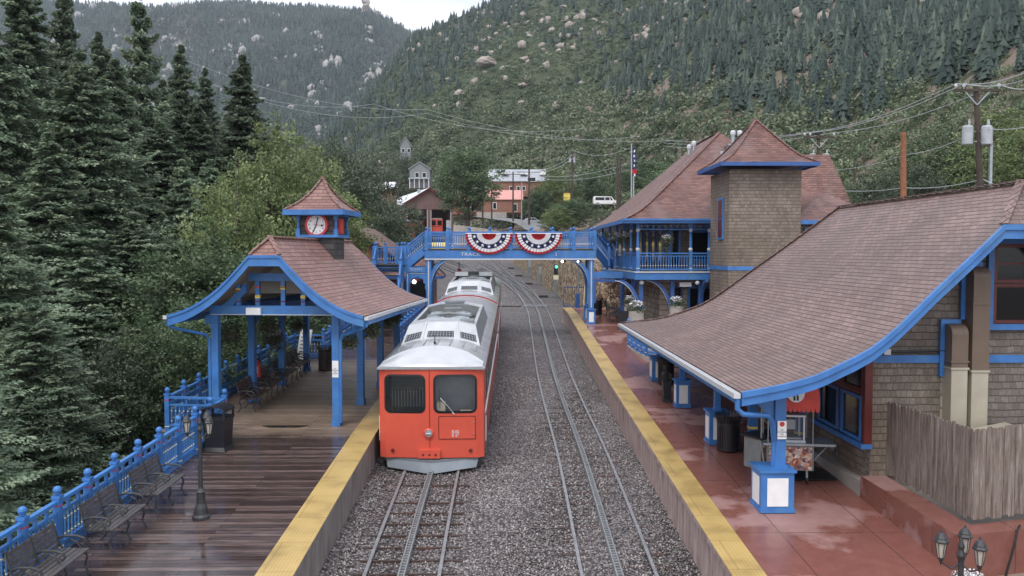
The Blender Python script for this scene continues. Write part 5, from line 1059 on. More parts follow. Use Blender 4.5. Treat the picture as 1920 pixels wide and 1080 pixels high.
for x in (14.2, 15.3, 16.4): sashwin(MBD, 'y', x, x+.8, 6.9, 8.1, 37.88, (M['blue'], M['glass']), .09)
# upper and lower walls
mb = MB(); mb.box(8.7, 18.7, 43.0, 59, 2.5, 8.5); q_(mb, 'upper_wall', 'wsh'); mb = MB(); mb.box(8.3, 12.9, 42.4, 59, 2.6, 5.75).box(8.3, 9.0, 42.39, 42.5, 2.6, 5.7, 0); q_(mb, 'stone_wall', 'block')
# balcony
BZ = 5.98; cr_ = [(6.85, 41.0), (6.8, 44), (6.68, 47.5), (6.5, 51.5)]
poly = [(6.75, 40.9), (10.7, 40.9), (10.7, 59), (6.3, 59), (6.45, 51.5), (6.6, 47.5), (6.72, 44)]
mb = MB(); mb.prism(poly, BZ-.06, BZ, 0, 'z'); q_(mb, 'balcony_floor', 'porc')
mb = MB(); mb.box(6.78, 10.68, 40.95, 41.05, BZ-.42, BZ-.062)
for a, b_ in zip(cr_, cr_[1:]): mb.bar((a[0]-.03, a[1], BZ-.24), (b_[0]-.03, b_[1], BZ-.24), .08, .35)
mb.box(7, 10.6, 41.1, 58, BZ-.2, BZ-.07, 1); q_(mb, 'balcony_fascia', [M['blue'], M['dblue']])
rail2(MBD, (6.9, 41.05, BZ), (9.55, 41.05, BZ), 1, (False, False)); rail2(MBD, (9.65, 41.05, BZ), (10.6, 41.05, BZ), 1, (False, False))
def colpost(x, y, k=1.0):
    mb = MB(); mb.box(x-.07*k, x+.07*k, y-.07*k, y+.07*k, BZ-.05, BZ+1.06).box(x-.07*k, x+.07*k, y-.07*k, y+.07*k, BZ+2.15, 8.5); mb.lathe([(.055*k, BZ+1.06), (.07*k, BZ+1.3), (.06*k, BZ+2.15)], (x, y, 0), 10); mb.ball((x, y, BZ+1.12), .1*k, 1, 8); mb.ball((x, y, BZ+2.1), .1*k, 1, 8); mb.box(x-.075*k, x+.075*k, y-.075*k, y+.075*k, BZ+.14, BZ+.18, 1); q_(mb, 'balcony_post', [M['blue'], M['porc']])
for x, y in ((6.92, 41.05), (9.6, 41.05), (10.55, 41.05)): colpost(x, y, 1.15)
wpts = [(6.9, 41.1), (6.87, 42.9), (6.82, 44.9), (6.72, 47.0), (6.62, 49.4), (6.5, 52.0)]
for (x0, y0), (x1, y1) in zip(wpts, wpts[1:]):
    colpost(x1, y1, .95); mb = MB()
    for z, s in ((.92, .07), (.78, .05), (.1, .07)): mb.bar((x0, y0, BZ+z), (x1, y1, BZ+z), s, s)
    mb.bar((x0+.04, y0, BZ+.45), (x1+.04, y1, BZ+.45), .02, .6, 0); q_(mb, 'railing_panel', 'blue')
mb = MB()
for x in np.linspace(7.1, 10.4, 12): mb.bar((x-.14, 41.05, 8.33), (x+.0, 41.05, 8.18), .03, .03, 0); mb.bar((x+.0, 41.05, 8.18), (x+.14, 41.05, 8.33), .03, .03, 0); mb.cbox((x, 41.05, 8.3), (.05, .04, .06), 1)
mb.bar((6.95, 41.05, 8.12), (10.6, 41.05, 8.12), .05, .05); q_(mb, 'balcony_frieze', [M['blue'], M['porc']])
for a0, a1, z0, z1 in ((8.85, 9.5, 6.1, 8.2), (10.0, 11.3, 6.5, 8.1), (7.0, 7.0, 0, 0)):
    if a1 > a0: sashwin(MBD, 'y', a0, a1, z0, z1, 42.97, (M['blue'], M['glass']), .1, .05)
for y in (43.6, 45.6, 47.6, 49.8): sashwin(MBD, 'x', y, y+1.3, 6.4, 8.2, 8.68, (M['blue'], M['glass']), .1, .05)
mb = MB(); mb.tube([(10.72, 40.8, 8.5), (10.72, 40.8, 3.0)], .07); mb.tube([(9.0, 42.9, 6), (9.0, 42.9, 8.4)], .05); q_(mb, 'downpipe', 'blue')
# colonnade with arched brackets below
for i, (x, y) in enumerate(((6.75, 45.2), (7.05, 43.2), (7.15, 41.4), (8.75, 41.4), (10.2, 41.4))):
    z0 = gz(y, PLAT); mb = MB(); mb.box(x-.1, x+.1, y-.1, y+.1, z0, BZ-.44)
    if i < 2: mb.box(x-.22, x+.22, y-.22, y+.22, z0, z0+.82)
    R = 1.25; arc = [(x-.1-R*(1-cos(a)), BZ-.5-R*1.6*(1-sin(a))) for a in np.linspace(0, pi/2, 10)]; arco = [(min(px2+.14, x), min(pz2+.12, BZ-.45)) for px2, pz2 in arc]
    if i in (2, 3): mb.strip(arco, arc, y-.07, y+.07); mb.strip([(p[0], p[1]+.035) for p in arc], [(p[0], p[1]) for p in arc], y-.09, y-.072, 1)
    else:
        for a, b_ in zip(arc, arc[1:]): mb.bar((x, y-(x-a[0])*1, a[1]+.06), (x, y-(x-b_[0])*1, b_[1]+.06), .12, .14)
    q_(mb, 'column', [M['dblue'], M['porc']])
sashwin(MBD, 'y', 9.75, 11.6, 2.95, 5.2, 42.37, (M['blue'], M['glass']), .14, .06, (('v', .45), ('h', .45)))
sashwin(MBD, 'y', 8.95, 9.5, 2.9, 5.2, 42.37, (M['dblue'], M['glass']), .1)
q_(MB().ball((7.15, 41.2, 5.42), .13), 'soffit_lamp', 'porc'); q_(MB().ball((9.95, 41.0, 5.4), .11), 'soffit_lamp', 'porc'); q_(MB().box(9.1, 9.7, 41.2, 41.5, 5.2, 5.42), 'soffit_lamp', 'porc')
# tower
TW = thing('station_tower', 'square cedar-shingled tower with flared pyramid roof rising from the station', 'tower', (12.05, 38.5, gz(37, PLAT)))
t_ = lambda mb, n, mt: mb.build(n, M[mt] if isinstance(mt, str) else mt, TW, world=True)
mb = MB(); mb.box(10.4, 13.7, 37.0, 40.3, 2.5, 10.72); t_(mb, 'tower_wall', 'wsh')
mb = MB(); mb.box(10.37, 13.73, 36.97, 37.0-.002, 6.12, 6.3).box(10.37, 10.398, 37.0, 40.3, 6.12, 6.3); t_(mb, 'tower_band', 'blue')
o = sashwin(TW, 'x', 37.85, 38.75, 7.55, 9.5, 10.38, (M['blue'], M['redp']), .1, .05, (('h', .5),))
for y0, y1, z0, z1 in ((37.97, 38.63, 7.67, 8.48), (37.97, 38.63, 8.56, 9.38)):
    mb = MB(); mb.box(10.33, 10.36, y0, y1, z0, z1); p_ = mb.build('blind', M['maroon'], TW, world=True)
base = TW.location
pyramid(TW, 0, 0, 2.2, 2.15, 10.88-base.z+.1, 13.2-base.z, 1, (M['shM'], M['dblue'], M['dblue']), shp=[(1, 0), (.72, .17), (.5, .4), (.25, .7), (0, 1)], name='tower_roof')
# chimneys and vents on the main roof
def vent(label, x, y, z0, z1, r, box=None):
    t = thing('roof_vent', label, 'vent', (x, y, z0), group='vents on the station roof'); mb = MB(); mb.tube([(0, 0, 0), (0, 0, z1-z0)], r); mb.build('pipe', M['galv'], t)
    MB().lathe([(r*1.1, -.1), (r*1.5, 0), (r*1.5, .14), (r*.9, .22), (0, .23)], (0, 0, z1-z0), 12).build('cowl', M['porc'], t)
for px, py, Y, lab in ((1374, 252, 45.5, 'left of two white cowls on the metal box by the tower roof'), (1387, 252, 45.5, 'right of two white cowls on the metal box by the tower roof')):
    a = A(px, py, Y); vent(lab, a.x, Y, a.z-.5, a.z, .1)
a = A(1366, 290, 45.5); t = thing('roof_unit', 'white metal box on the roof slope behind the tower', 'roof unit', (a.x, 45.5, 11.6)); MB().box(-.1, .75, -.4, .4, -.3, 1.35).box(-.14, .79, -.44, .44, 1.3, 1.36).box(-.5, -.1, -.15, .15, .7, 1.0).build('metal_box', M['galv'], t)
for px, py, lab in ((1292, 278, 'left white cowl standing on the west roof slope'), (1301, 271, 'right white cowl standing on the west roof slope')):
    a = A(px, py, 50.5); vent(lab, a.x, 50.5, a.z-.9, a.z, .1)
# low terrace with its blue railing (between the buildings)
t = thing('terrace_wall', 'low curved tan concrete wall under the blue terrace railing', 'wall', (5.75, 32, gz(32, PLAT)))
TZ = gz(36.8, PLAT); cv = [(5.72, 36.8), (5.72, 34.5), (5.85, 32.9), (6.3, 31.9), (7.1, 31.5), (14, 31.5)]
mb = MB(); mb.prism(cv+[(14, 36.8)], 2.3, TZ, 0, 'z'); mb.build('wall_body', M['conc'], t, world=True)
t = thing('terrace_railing', 'blue railing on the low curved wall beside the station canopy', 'railing', (5.75, 36.7, TZ))
cp = [(x+.08, y+(.0 if x < 7 else .08)) for x, y in cv[:-1]]+[(11, 31.6)]
for (x0, y0), (x1, y1) in zip(cp, cp[1:]): ballrail((x0, y0, TZ), (x1, y1, TZ), max(1, round(sqrt((x1-x0)**2+(y1-y0)**2)/.95)), t, (True, False))
# rubble stone wall
SW = thing('stone_wall', 'high tan rubble stone retaining wall curving away behind the footbridge', 'wall', (6.3, 51, gz(51)))
wp = resample([(9.2, 50.6, 0), (6.4, 51.5, 0), (5.5, 58, 0), (4.8, 67, 0), (3.95, 79.5, 0), (3.3, 91, 0), (2.4, 104, 0), (1.6, 114, 0)], 2); mb = MB(); u = 0; hh = [4.0 if p.y > 53 else 3.15 for p in wp]
for i in range(len(wp)-1):
    a, b_ = wp[i], wp[i+1]; L_ = (b_-a).length; za, zb3 = gz(a.y, -.2), gz(b_.y, -.2); ta, tb = gz(a.y, 0)+3.55, gz(b_.y, 0)+3.55
    if a.y < 53: ta = 5.6; 
    if b_.y < 53: tb = 5.6
    mb.add([(a.x, a.y, za), (b_.x, b_.y, zb3), (b_.x, b_.y, tb), (a.x, a.y, ta)], [(0, 3, 2, 1)], 0, [[(u, 0), (u, ta-za), (u+L_, tb-zb3), (u+L_, 0)]]); mb.add([(a.x, a.y, ta), (b_.x, b_.y, tb), (b_.x+1.0, b_.y, tb), (a.x+1.0, a.y, ta)], [(0, 3, 2, 1)], 0); u += L_
    mb.add([(a.x+1.0, a.y, za), (b_.x+1, b_.y, zb3), (b_.x+1, b_.y, tb), (a.x+1, a.y, ta)], [(0, 1, 2, 3)], 0)
mb.build('wall_body', M['rubble'], SW, world=True)
# ------------------------------------------------------------------ benches
def make_bench(wood):
    t = thing('bench', 'bench', 'bench', (0, 0, 0), 0); L_ = 1.27; mb = MB()      # local: long axis y, seat faces +x
    for k, x in enumerate((.06, .16, .26, .36, .45)): mb.box(x-.04, x+.04, 0, L_, .42-.012*k*(k < 2)+(.0), .445)
    mb.build('seat', M[wood], t); mb = MB()
    for k in range(5): z = .5+k*.085; x = .0-(z-.45)*.22; mb.bar((x, 0, z), (x, L_, z), .018, .07, 0, up=(-.2, 0, 1))
    mb.build('backrest', M[wood], t)
    for y in (.02, L_/2, L_-.02):
        mb = MB(); mb.tube([(.42, y, .43), (.46, y, .3), (.41, y, .15), (.47, y, .02), (.5, y, .01)], .018, 6); mb.tube([(.02, y, .43), (.0, y, .3), (.05, y, .15), (-.06, y, .01), (-.1, y, .01)], .018, 6); mb.bar((.0, y, .42), (.46, y, .42), .03, .03); mb.tube([(.05, y, .42), (-.02, y, .6), (-.1, y, .9)], .017, 6)
        mb.tube([(-.03, y, .62), (.1, y, .66), (.3, y, .66), (.42, y, .62), (.45, y, .55), (.4, y, .5), (.36, y, .54)], .02, 6); mb.tube([(.36, y, .44), (.3, y, .55), (.2, y, .6), (.12, y, .53), (.2, y, .48), (.26, y, .53)], .014, 6); mb.tube([(.1, y, .28), (.22, y, .36), (.34, y, .28), (.22, y, .2), (.1, y, .28)], .013, 6)
        mb.build('cast_leg', M['iron'], t)
    return t
b0 = make_bench('bench'); b1 = make_bench('benchb'); fl = {}
for b_ in (b0, b1): b_['group'] = 'slatted benches with cast iron arms'
def bench(proto, x, y, lab, rz=0):
    q = proto if not fl.get(proto.name) else copy_tree(proto); fl[proto.name] = 1
    q.location = onp(x, y); q.rotation_euler = (atan(GR), 0, rz); q['label'] = lab
nmA = ['grey slatted bench at the bottom left corner, nearest the camera', 'grey slatted bench second from the camera along the left railing', 'grey slatted bench third from the camera, just before the lamp post']
for (x, y), lab in zip(((-7.38, 12.15), (-7.32, 14.18), (-7.28, 15.98)), nmA): bench(b0, x, y, lab, -.03)
for i, lab in enumerate(('nearest brown bench under the pavilion roof', 'second brown bench from the camera under the pavilion roof', 'third brown bench from the camera under the pavilion roof', 'farthest brown bench under the pavilion, beside the ribbed bin')): bench(b1, -7.88+.03*i, 24.35+1.75*i, lab, -.03)
bench(b0, 5.95, 44.3, 'dark bench on the right platform just behind the square black bin', -.1); bench(b0, 6.1, 47.2, 'dark bench near the stone wall on the right platform', -.2)
# ------------------------------------------------------------------ three-lantern lamp posts
def make_lamp(hp=1.72):
    t = thing('lamp_post', '', 'lamp post', (0, 0, 0)); mb = MB()
    mb.lathe([(.17, 0), (.17, .05), (.14, .09), (.12, .22), (.085, .3), (.08, .5), (.095, .53), (.06, .58), (.045, .62), (.035, hp)], n=12); mb.lathe([(.045, hp), (.06, hp+.05), (.03, hp+.12), (.045, hp+.17), (.0, hp+.3)], n=10); mb.build('pole', M['iron'], t)
    for k, (a, r_, dz) in enumerate(((radians(190), .24, 0), (radians(340), .22, -.02), (radians(75), .24, .02))):
        c = (r_*cos(a), r_*sin(a), hp+.0+dz); mb = MB(); mb.tube([(0, 0, hp-.05), (c[0]*.5, c[1]*.5, hp-.14), (c[0], c[1], hp-.06+dz)], .013, 6); mb.lathe([(.0, -.12), (.01, -.08), (.028, -.04), (.04, 0)], c, 6)
        for j in range(6): u_ = 2*pi*j/6; mb.bar((c[0]+.04*cos(u_), c[1]+.04*sin(u_), c[2]), (c[0]+.07*cos(u_), c[1]+.07*sin(u_), c[2]+.2), .008, .008)
        mb.lathe([(.088, .2), (.093, .22), (.073, .25), (.077, .26), (.047, .31), (.016, .335), (.016, .35), (.0, .385)], c, 6); ln = mb.build('lantern', M['iron'], t)
        MB().lathe([(.036, .0), (.066, .198)], c, 6).build('lantern_glass', M['lglass'], ln); MB().lathe([(.015, .03), (.02, .1), (.0, .16)], c, 6).build('bulb', M['cream'], ln)
    return t
l0 = make_lamp(); l0.location = onp(-5.92, 15.86); l0['label'] = 'black three-lantern lamp post standing on the wet boards at left'
l1 = copy_tree(l0); l1.location = (6.03, 10.4, gz(10.4, PLAT)-.24); l1.rotation_euler.z = radians(-25); l1['label'] = 'three-lantern lamp post at the bottom right corner by the red wall'
for o in (l0, l1): o['group'] = 'three-lantern lamp posts'
# ------------------------------------------------------------------ square domed bins
def square_bin(x, y, lab, s=.3, h_=.78, rz=0):
    t = thing('litter_bin', lab, 'litter bin', onp(x, y), rz, 'black square litter bins'); a = s*.82
    mb = MB(); mb.add([(-s*1.02, -s*1.02, 0), (s*1.02, -s*1.02, 0), (s*1.02, s*1.02, 0), (-s*1.02, s*1.02, 0), (-a, -a, .1), (a, -a, .1), (a, a, .1), (-a, a, .1), (-s*.92, -s*.92, h_), (s*.92, -s*.92, h_), (s*.92, s*.92, h_), (-s*.92, s*.92, h_)], [(3, 2, 1, 0), (0, 1, 5, 4), (1, 2, 6, 5), (2, 3, 7, 6), (3, 0, 4, 7), (4, 5, 9, 8), (5, 6, 10, 9), (6, 7, 11, 10), (7, 4, 8, 11)]); mb.build('bin_body', M['black'], t)
    mb = MB(); mb.box(-s, s, -s, s, h_, h_+.06)
    for sx_ in (-1, 1):
        for sy_ in (-1, 1): mb.bar((sx_*s*.9, sy_*s*.9, h_+.05), (sx_*s*.9, sy_*s*.9, h_+.24), .05, .05)
    pts = [(-s, h_+.22)]+[(-s*cos(u_), h_+.22+.12*sin(u_)) for u_ in np.linspace(.3, pi-.3, 8)]+[(s, h_+.22)]; mb.strip([(p[0], p[1]+.03) for p in pts], pts, -s, s); mb.build('lid', M['black'], t); MB().box(-s*.8, s*.8, -s*.8, s*.8, h_+.062, h_+.09).build('bin_opening', M['rubber'], t)
square_bin(-7.2, 20.55, 'black square domed litter bin standing in front of the left railing corner', .3, .78, -.1); square_bin(6.35, 41.9, 'black square litter bin on the right platform below the balcony', .28, .85)
square_bin(5.28, 25.7, 'small dark blue box bin hidden behind the slim canopy post pedestal', .14, .6)
# ------------------------------------------------------------------ flowers
def leafquads(C_, s0, s1, rs, var, flat=0.0, elong=1.0):
    n = len(C_); d = rs.randn(n, 3); d[:, 2] *= (1-flat); d /= np.linalg.norm(d, axis=1)[:, None]+1e-9
    e = rs.randn(n, 3); e -= (e*d).sum(1)[:, None]*d; e /= np.linalg.norm(e, axis=1)[:, None]+1e-9
    s = rs.uniform(s0, s1, n)[:, None]; a = d*s*elong; b = e*s*.6
    V = np.stack([C_-a*.5-b*.1, C_+b*.5, C_+a*.5, C_-b*.5], 1).reshape(-1, 3); F = np.arange(n*4).reshape(-1, 4); return V, F, var
rsf = np.random.RandomState(11)
def blob(n, c, r, rs): 
    p = rs.randn(n, 3); p /= np.linalg.norm(p, axis=1)[:, None]; return np.array(c)+p*np.array(r)*(rs.rand(n, 1)**.4)
m, nt, b = mat('petals'); a_ = N(nt, 'ShaderNodeAttribute', attribute_name='var'); r = ramp(nt, [(0, (.6, .5, .55)), (.5, (.82, .82, .85)), (1, (.9, .9, .9))]); nt.links.new(a_.outputs['Fac'], r.inputs[0]); nt.links.new(r.outputs[0], b.inputs['Base Color']); M['petal'] = m
C1 = blob(520, (0, 0, -.02), (.36, .36, .28), rsf); C1 = np.concatenate([C1, blob(160, (0, 0, -.3), (.3, .3, .25), rsf)]); V, F, v_ = leafquads(C1, .05, .1, rsf, rsf.rand(len(C1))); fl_leaf = npmesh('foliage', V, F, M['leafY'], v_)
C2 = blob(230, (0, 0, .16), (.27, .27, .14), rsf); V, F, v_ = leafquads(C2, .05, .085, rsf, rsf.rand(len(C2))); fl_pet = npmesh('flowers', V, F, M['petal'], v_)
C1 = blob(620, (0, 0, -.05), (.36, .36, .34), rsf); V, F, v_ = leafquads(C1, .05, .1, rsf, rsf.rand(len(C1))); fl_dark = npmesh('foliage', V, F, M['leafD'], v_)
pot = MB(); pot.lathe([(.1, -.25), (.2, -.15), (.24, 0), (.0, .0)], n=12); potm = pot.mesh('pot', M['wood'])
tubm = MB().lathe([(.24, -.95), (.3, -.6), (.28, -.12), (.0, -.12)], n=14).mesh('tub', M['conc'])
def basket(label, loc, white=True, hang=.5, sc=1.0, tub=False):
    t = thing('flower_tub' if tub else 'hanging_basket', label, 'flower tub' if tub else 'hanging basket', loc, rsf.rand()*6, 'planted flower tubs' if tub else 'hanging flower baskets'); t.scale = (sc,)*3
    link('foliage', fl_leaf if white else fl_dark, t)
    if white: link('flowers', fl_pet, t)
    link('tub' if tub else 'pot', tubm if tub else potm, t)
    if not tub:
        mb = MB()
        for a in (0, 2.1, 4.2): mb.tube([(.22*cos(a), .22*sin(a), 0), (0, 0, hang)], .006, 4)
        mb.build('hanger', M['iron'], t)
def at(px, py, Y): return A(px, py, Y)
basket('large dark foliage basket hanging at the left front of the pavilion', at(432, 622, 24.2), False, .6, 1.15)
basket('basket heaped with white flowers hanging by the second left pavilion post', at(512, 632, 27.3), True, .7, 1.05)
basket('dark basket high under the pavilion beam left of its centre', at(505, 608, 25.5), False, .4)
basket('dark basket under the pavilion beam, right of centre', at(556, 606, 30.5), False, .3)
basket('foliage basket hanging by the front right pavilion downpipe', at(655, 637, 23.7), False, .5, .8); basket('foliage basket between the first and second right pavilion posts', at(697, 613, 25.6), False, .5, 1.0)
basket('foliage basket near the third right pavilion post', at(728, 600, 28.3), False, .5, .85); basket('foliage basket under the far end of the pavilion eave', at(741, 590, 30.2), False, .5, .9)
for px, py, Y, lab in ((1176, 446, 44.3, 'rightmost white flower basket on the west side of the balcony'), (1165, 447, 46.3, 'white flower basket beside the rightmost one on the west balcony side'), (1153, 452, 48.6, 'second white flower basket from the stairs end of the balcony'), (1143, 455, 51, 'white flower basket nearest the stairs end of the balcony'), (1250, 450, 40.9, 'single white flower basket hanging at the front of the balcony')): basket(lab, at(px, py, Y), True, 1.2, 1.0)
basket('white flower tub on the terrace, nearest the camera', at(1193, 577, 37.6), True, 0, 1.25, True); basket('smaller white flower tub left of the nearest terrace tub', at(1182, 565, 43.0), True, 0, 1.15, True); basket('white flower tub on the terrace by the large dark window', at(1269, 568, 39.8), True, 0, 1.2, True)
tw = thing('flower_clump', 'clump of white flowers at the foot of the red wall in the bottom right corner', 'flowers', (7.15, 11.9, 1.75))
C_ = blob(420, (0, 0, 0), (.42, .3, .16), rsf); V, F, v_ = leafquads(C_, .04, .075, rsf, rsf.rand(420)); link('petals', npmesh('petals', V, F, M['petal'], v_), tw); C_ = blob(350, (0, 0, -.1), (.45, .35, .16), rsf); V, F, v_ = leafquads(C_, .04, .09, rsf, rsf.rand(350)); link('foliage', npmesh('foliage', V, F, M['leafD'], v_), tw)
tw.location = G(1815, 1084, PLAT)+Vector((0, 0, .03)); tw.scale = (.7, .7, .7)
# ------------------------------------------------------------------ popcorn cart, second cart, sandwich board
m, nt, b = mat('popcorn_print'); vo = N(nt, 'ShaderNodeTexVoronoi', i_Scale=17.0); nt.links.new(coords(nt), vo.inputs['Vector']); sx = N(nt, 'ShaderNodeSeparateColor'); nt.links.new(vo.outputs['Color'], sx.inputs[0])
r = ramp(nt, [(0, (.25, .03, .03)), (.35, (.5, .2, .12)), (.6, (.75, .6, .45)), (.8, (.06, .04, .1)), (1, (.85, .8, .75))]); nt.links.new(sx.outputs[0], r.inputs[0]); nt.links.new(r.outputs[0], b.inputs['Base Color']); M['pop'] = m
m, nt, b = mat('food_print'); n = N(nt, 'ShaderNodeTexNoise', i_Scale=9.0, i_Detail=3.0); nt.links.new(coords(nt), n.inputs['Vector']); r = ramp(nt, [(.3, (.1, .03, .02)), (.5, (.5, .22, .1)), (.62, (.75, .6, .5))]); nt.links.new(n.outputs[0], r.inputs[0]); nt.links.new(r.outputs[0], b.inputs['Base Color']); M['food'] = m
cz = onp(6.42, 17.95); PC = thing('popcorn_cart', 'popcorn cart with a scalloped red awning and glass cabinet under the canopy', 'cart', cz, -.12)
MB().box(-.5, .5, -.3, .3, .32, .86).build('cart_body', M['grey'], PC); MB().box(-.46, .46, -.312, -.303, .34, .84).build('printed_panel', M['pop'], PC); MB().box(-.6, .95, -.36, .36, .88, .93).build('counter', M['galv'], PC)
mb = MB()
for x in (-.3, .3):
    for y in (-.22, .22): mb.box(x-.02, x+.02, y-.02, y+.02, .93, 1.5)
mb.box(-.33, .33, -.25, .25, 1.5, 1.54).box(-.33, .33, -.25, .25, .932, .98); cb = mb.build('cabinet_frame', M['porc'], PC); MB().box(-.29, .29, -.21, .21, .99, 1.49).build('cabinet_glass', M['tglass'], cb); MB().box(-.14, .14, -.12, .12, 1.2, 1.42).box(-.26, .26, -.18, .18, .99, 1.03).build('kettle', M['galv'], cb)
mb = MB()
for x in (-.48, .48): mb.tube([(x, -.28, .9), (x, -.28, 1.9)], .014, 6); mb.tube([(x, .28, .9), (x, .28, 1.9)], .014, 6)
mb.build('awning_pole', M['galv'], PC)
mb = MB(); prof = [(-.42, 1.72), (-.42, 1.92), (-.34, 2.14), (-.15, 2.32), (.1, 2.36), (.35, 2.3)]; k = 14
for (y0, z0), (y1, z1) in zip(prof, prof[1:]): mb.add([(-.58, y0, z0), (.58, y0, z0), (.58, y1, z1), (-.58, y1, z1)], [(0, 1, 2, 3)])
for s in (-1, 1): mb.add([(s*.58, y, z) for y, z in prof]+[(s*.58, .35, 1.72)], [tuple(range(len(prof)+1))])
for j in range(12): x = -.58+1.16*j/12; mb.add([(x, -.425, 1.74), (x+.097, -.425, 1.74), (x+.085, -.43, 1.66), (x+.048, -.432, 1.64), (x+.012, -.43, 1.66)], [(4, 3, 2, 1, 0)])
mb.build('awning', M['awning'], PC)
q = MB().lathe([(0, 0), (.2, 0), (.2, .006), (0, .006)], n=24).build('emblem_disc', M['white'], PC); q.location = (.06, -.40, 2.08); q.rotation_euler = (pi/2-.38, 0, 0); q.scale = (1, 1.15, 1)
MB().cbox((0, .08, .01), (.1, .07, .006)).cbox((0, .045, .01), (.17, .02, .006)).cbox((0, -.02, .01), (.12, .1, .006)).cbox((-.03, -.12, .01), (.04, .09, .006)).cbox((.04, -.12, .01), (.04, .09, .006)).build('emblem_figure', M['black'], q)
for x in (-.38, .38):
    o = MB().lathe([(.0, -.015), (.07, -.015), (.07, .015), (.0, .015)], n=14).build('castor', M['rubber'], PC); o.location = (x, -.2, .08); o.rotation_euler = (0, pi/2, 0); MB().box(x-.02, x+.02, -.22, -.18, .12, .32).build('castor_fork', M['galv'], PC)
mb = MB(); mb.tube([(.95, 0, .9), (.55, 0, .45)], .013, 6); mb.build('counter_stay', M['galv'], PC)
t = thing('floor_mat', 'black rubber mat on the concrete behind the popcorn cart', 'mat', onp(7.1, 18.6)); MB().box(-.55, .45, -.7, .6, .005, .02).build('mat_sheet', M['rubber'], t)
cz = onp(5.0, 18.9); t = thing('snack_cart', 'snack stand with food pictures half hidden behind the nearest canopy post', 'cart', onp(6.0, 18.25), .5)
MB().box(-.38, .38, -.25, .25, .25, .95).build('stand_body', M['grey'], t); MB().box(-.34, .34, -.262, -.252, .28, .92).build('printed_panel', M['food'], t); MB().box(-.45, .45, -.32, .32, .95, 1.0).build('counter', M['black'], t); mb = MB(); mb.tube([(-.4, -.28, 1), (-.4, -.28, 1.9)], .015); mb.tube([(.4, -.28, 1), (.4, -.28, 1.9)], .015); mb.build('pole', M['galv'], t); MB().tube([(-.45, -.3, .95), (-.25, -.3, .1)], .02, 6).build('leg', M['galv'], t)
for x, y, lab in ((6.3, 20.1, 'blue painted stall post with a yellow band left of the snack stand'), (7.3, 19.6, 'blue painted stall post with a yellow band by the side windows')):
    t = thing('stall_post', lab, 'post', onp(x, y)); MB().box(-.1, .1, -.1, .1, 0, 2.2).box(-.13, .13, -.13, .13, 0, .2).box(-.105, .105, -.105, .105, .62, .68, 1).build('post_body', [M['blue'], M['yellow']], t)
t = thing('notice_board', 'white notice board leaning on the far railing beyond the last bench', 'sign', onp(-8.05, 32.6), -.5); mb = MB(); mb.box(-.3, .3, -.02, .02, .05, 1.35); mb.X = Matrix.Identity(4); o = mb.build('board', M['white'], t); o.rotation_euler = (radians(-14), 0, 0)
mb = MB()
for z in (1.15, 1.0, .85, .7, .55, .4): mb.box(-.2, .2-.1*(z < .6), -.026, -.021, z, z+.05)
mb.build('printed_lines', M['grey'], o)
t = thing('fire_extinguisher', 'red fire extinguisher on the second left pavilion post', 'extinguisher', onp(-7.82, 26.0, PLAT+.75), -.09); MB().lathe([(0, 0), (.08, 0), (.085, .04), (.085, .42), (.04, .5), (.03, .55)], n=12).build('cylinder', M['redp'], t); MB().box(-.03, .03, -.09, -.082, .12, .34).build('label', M['white'], t); MB().box(-.02, .06, -.02, .02, .55, .6).build('valve', M['black'], t)
t = thing('puddle', 'dark wet patch on the dry boards at the pavilion entrance', 'puddle', onp(-6.1, 22.75, PLAT+.003)); mb = MB(); pt = [(.62*cos(a)*(1+.18*sin(3*a)), .17*sin(a)*(1+.3*cos(2*a)), 0) for a in np.linspace(0, 2*pi, 26)[:-1]]; mb.add(pt, [tuple(range(25))]); m, nt, b = mat('wet_patch'); b.inputs['Base Color'].default_value = (.03, .022, .02, 1); b.inputs['Roughness'].default_value = .12; mb.build('patch', m, t); t.rotation_euler = (atan(GR), 0, 0)
# small gate at the end of the right platform, lamp pole, leaning pole
t = thing('platform_gate', 'thin dark blue gate frame at the far end of the right platform', 'gate', onp(4.0, 51.9)); mb = MB()
for a, b_ in (((0, 0, 0), (0, 0, 1.3)), ((1.4, 0, 0), (1.4, 0, 1.3)), ((0, 0, 1.25), (1.4, 0, 1.25)), ((0, 0, .05), (1.4, 0, .05))): mb.bar(a, b_, .05, .05)
mb.build('gate_frame', M['dblue'], t); mb = MB(); [mb.bar((x, 0, .05), (x, 0, 1.25), .012, .012) for x in np.linspace(.1, 1.3, 9)]; mb.build('gate_bars', M['iron'], t)
a = G(1084, 577, PLAT); t = thing('platform_lamp', 'pale metal lamp pole by the gate against the stone wall', 'lamp pole', a); MB().tube([(0, 0, 0), (0, 0, 2.6), (-.05, 0, 2.8)], .05).build('pole', M['galv'], t); MB().box(-.25, .05, -.08, .08, 2.75, 2.85).build('lamp_head', M['porc'], t); MB().box(-.18, .1, -.1, .1, 0, .9).build('cabinet', M['dblue'], t)
t = thing('leaning_pole', 'pinkish pole leaning beside the bridge column on the right platform', 'pole', G(1094, 577, PLAT)); MB().tube([(0, 0, 0), (.15, 0, 2.2)], .04).build('shaft', M['cream'], t)
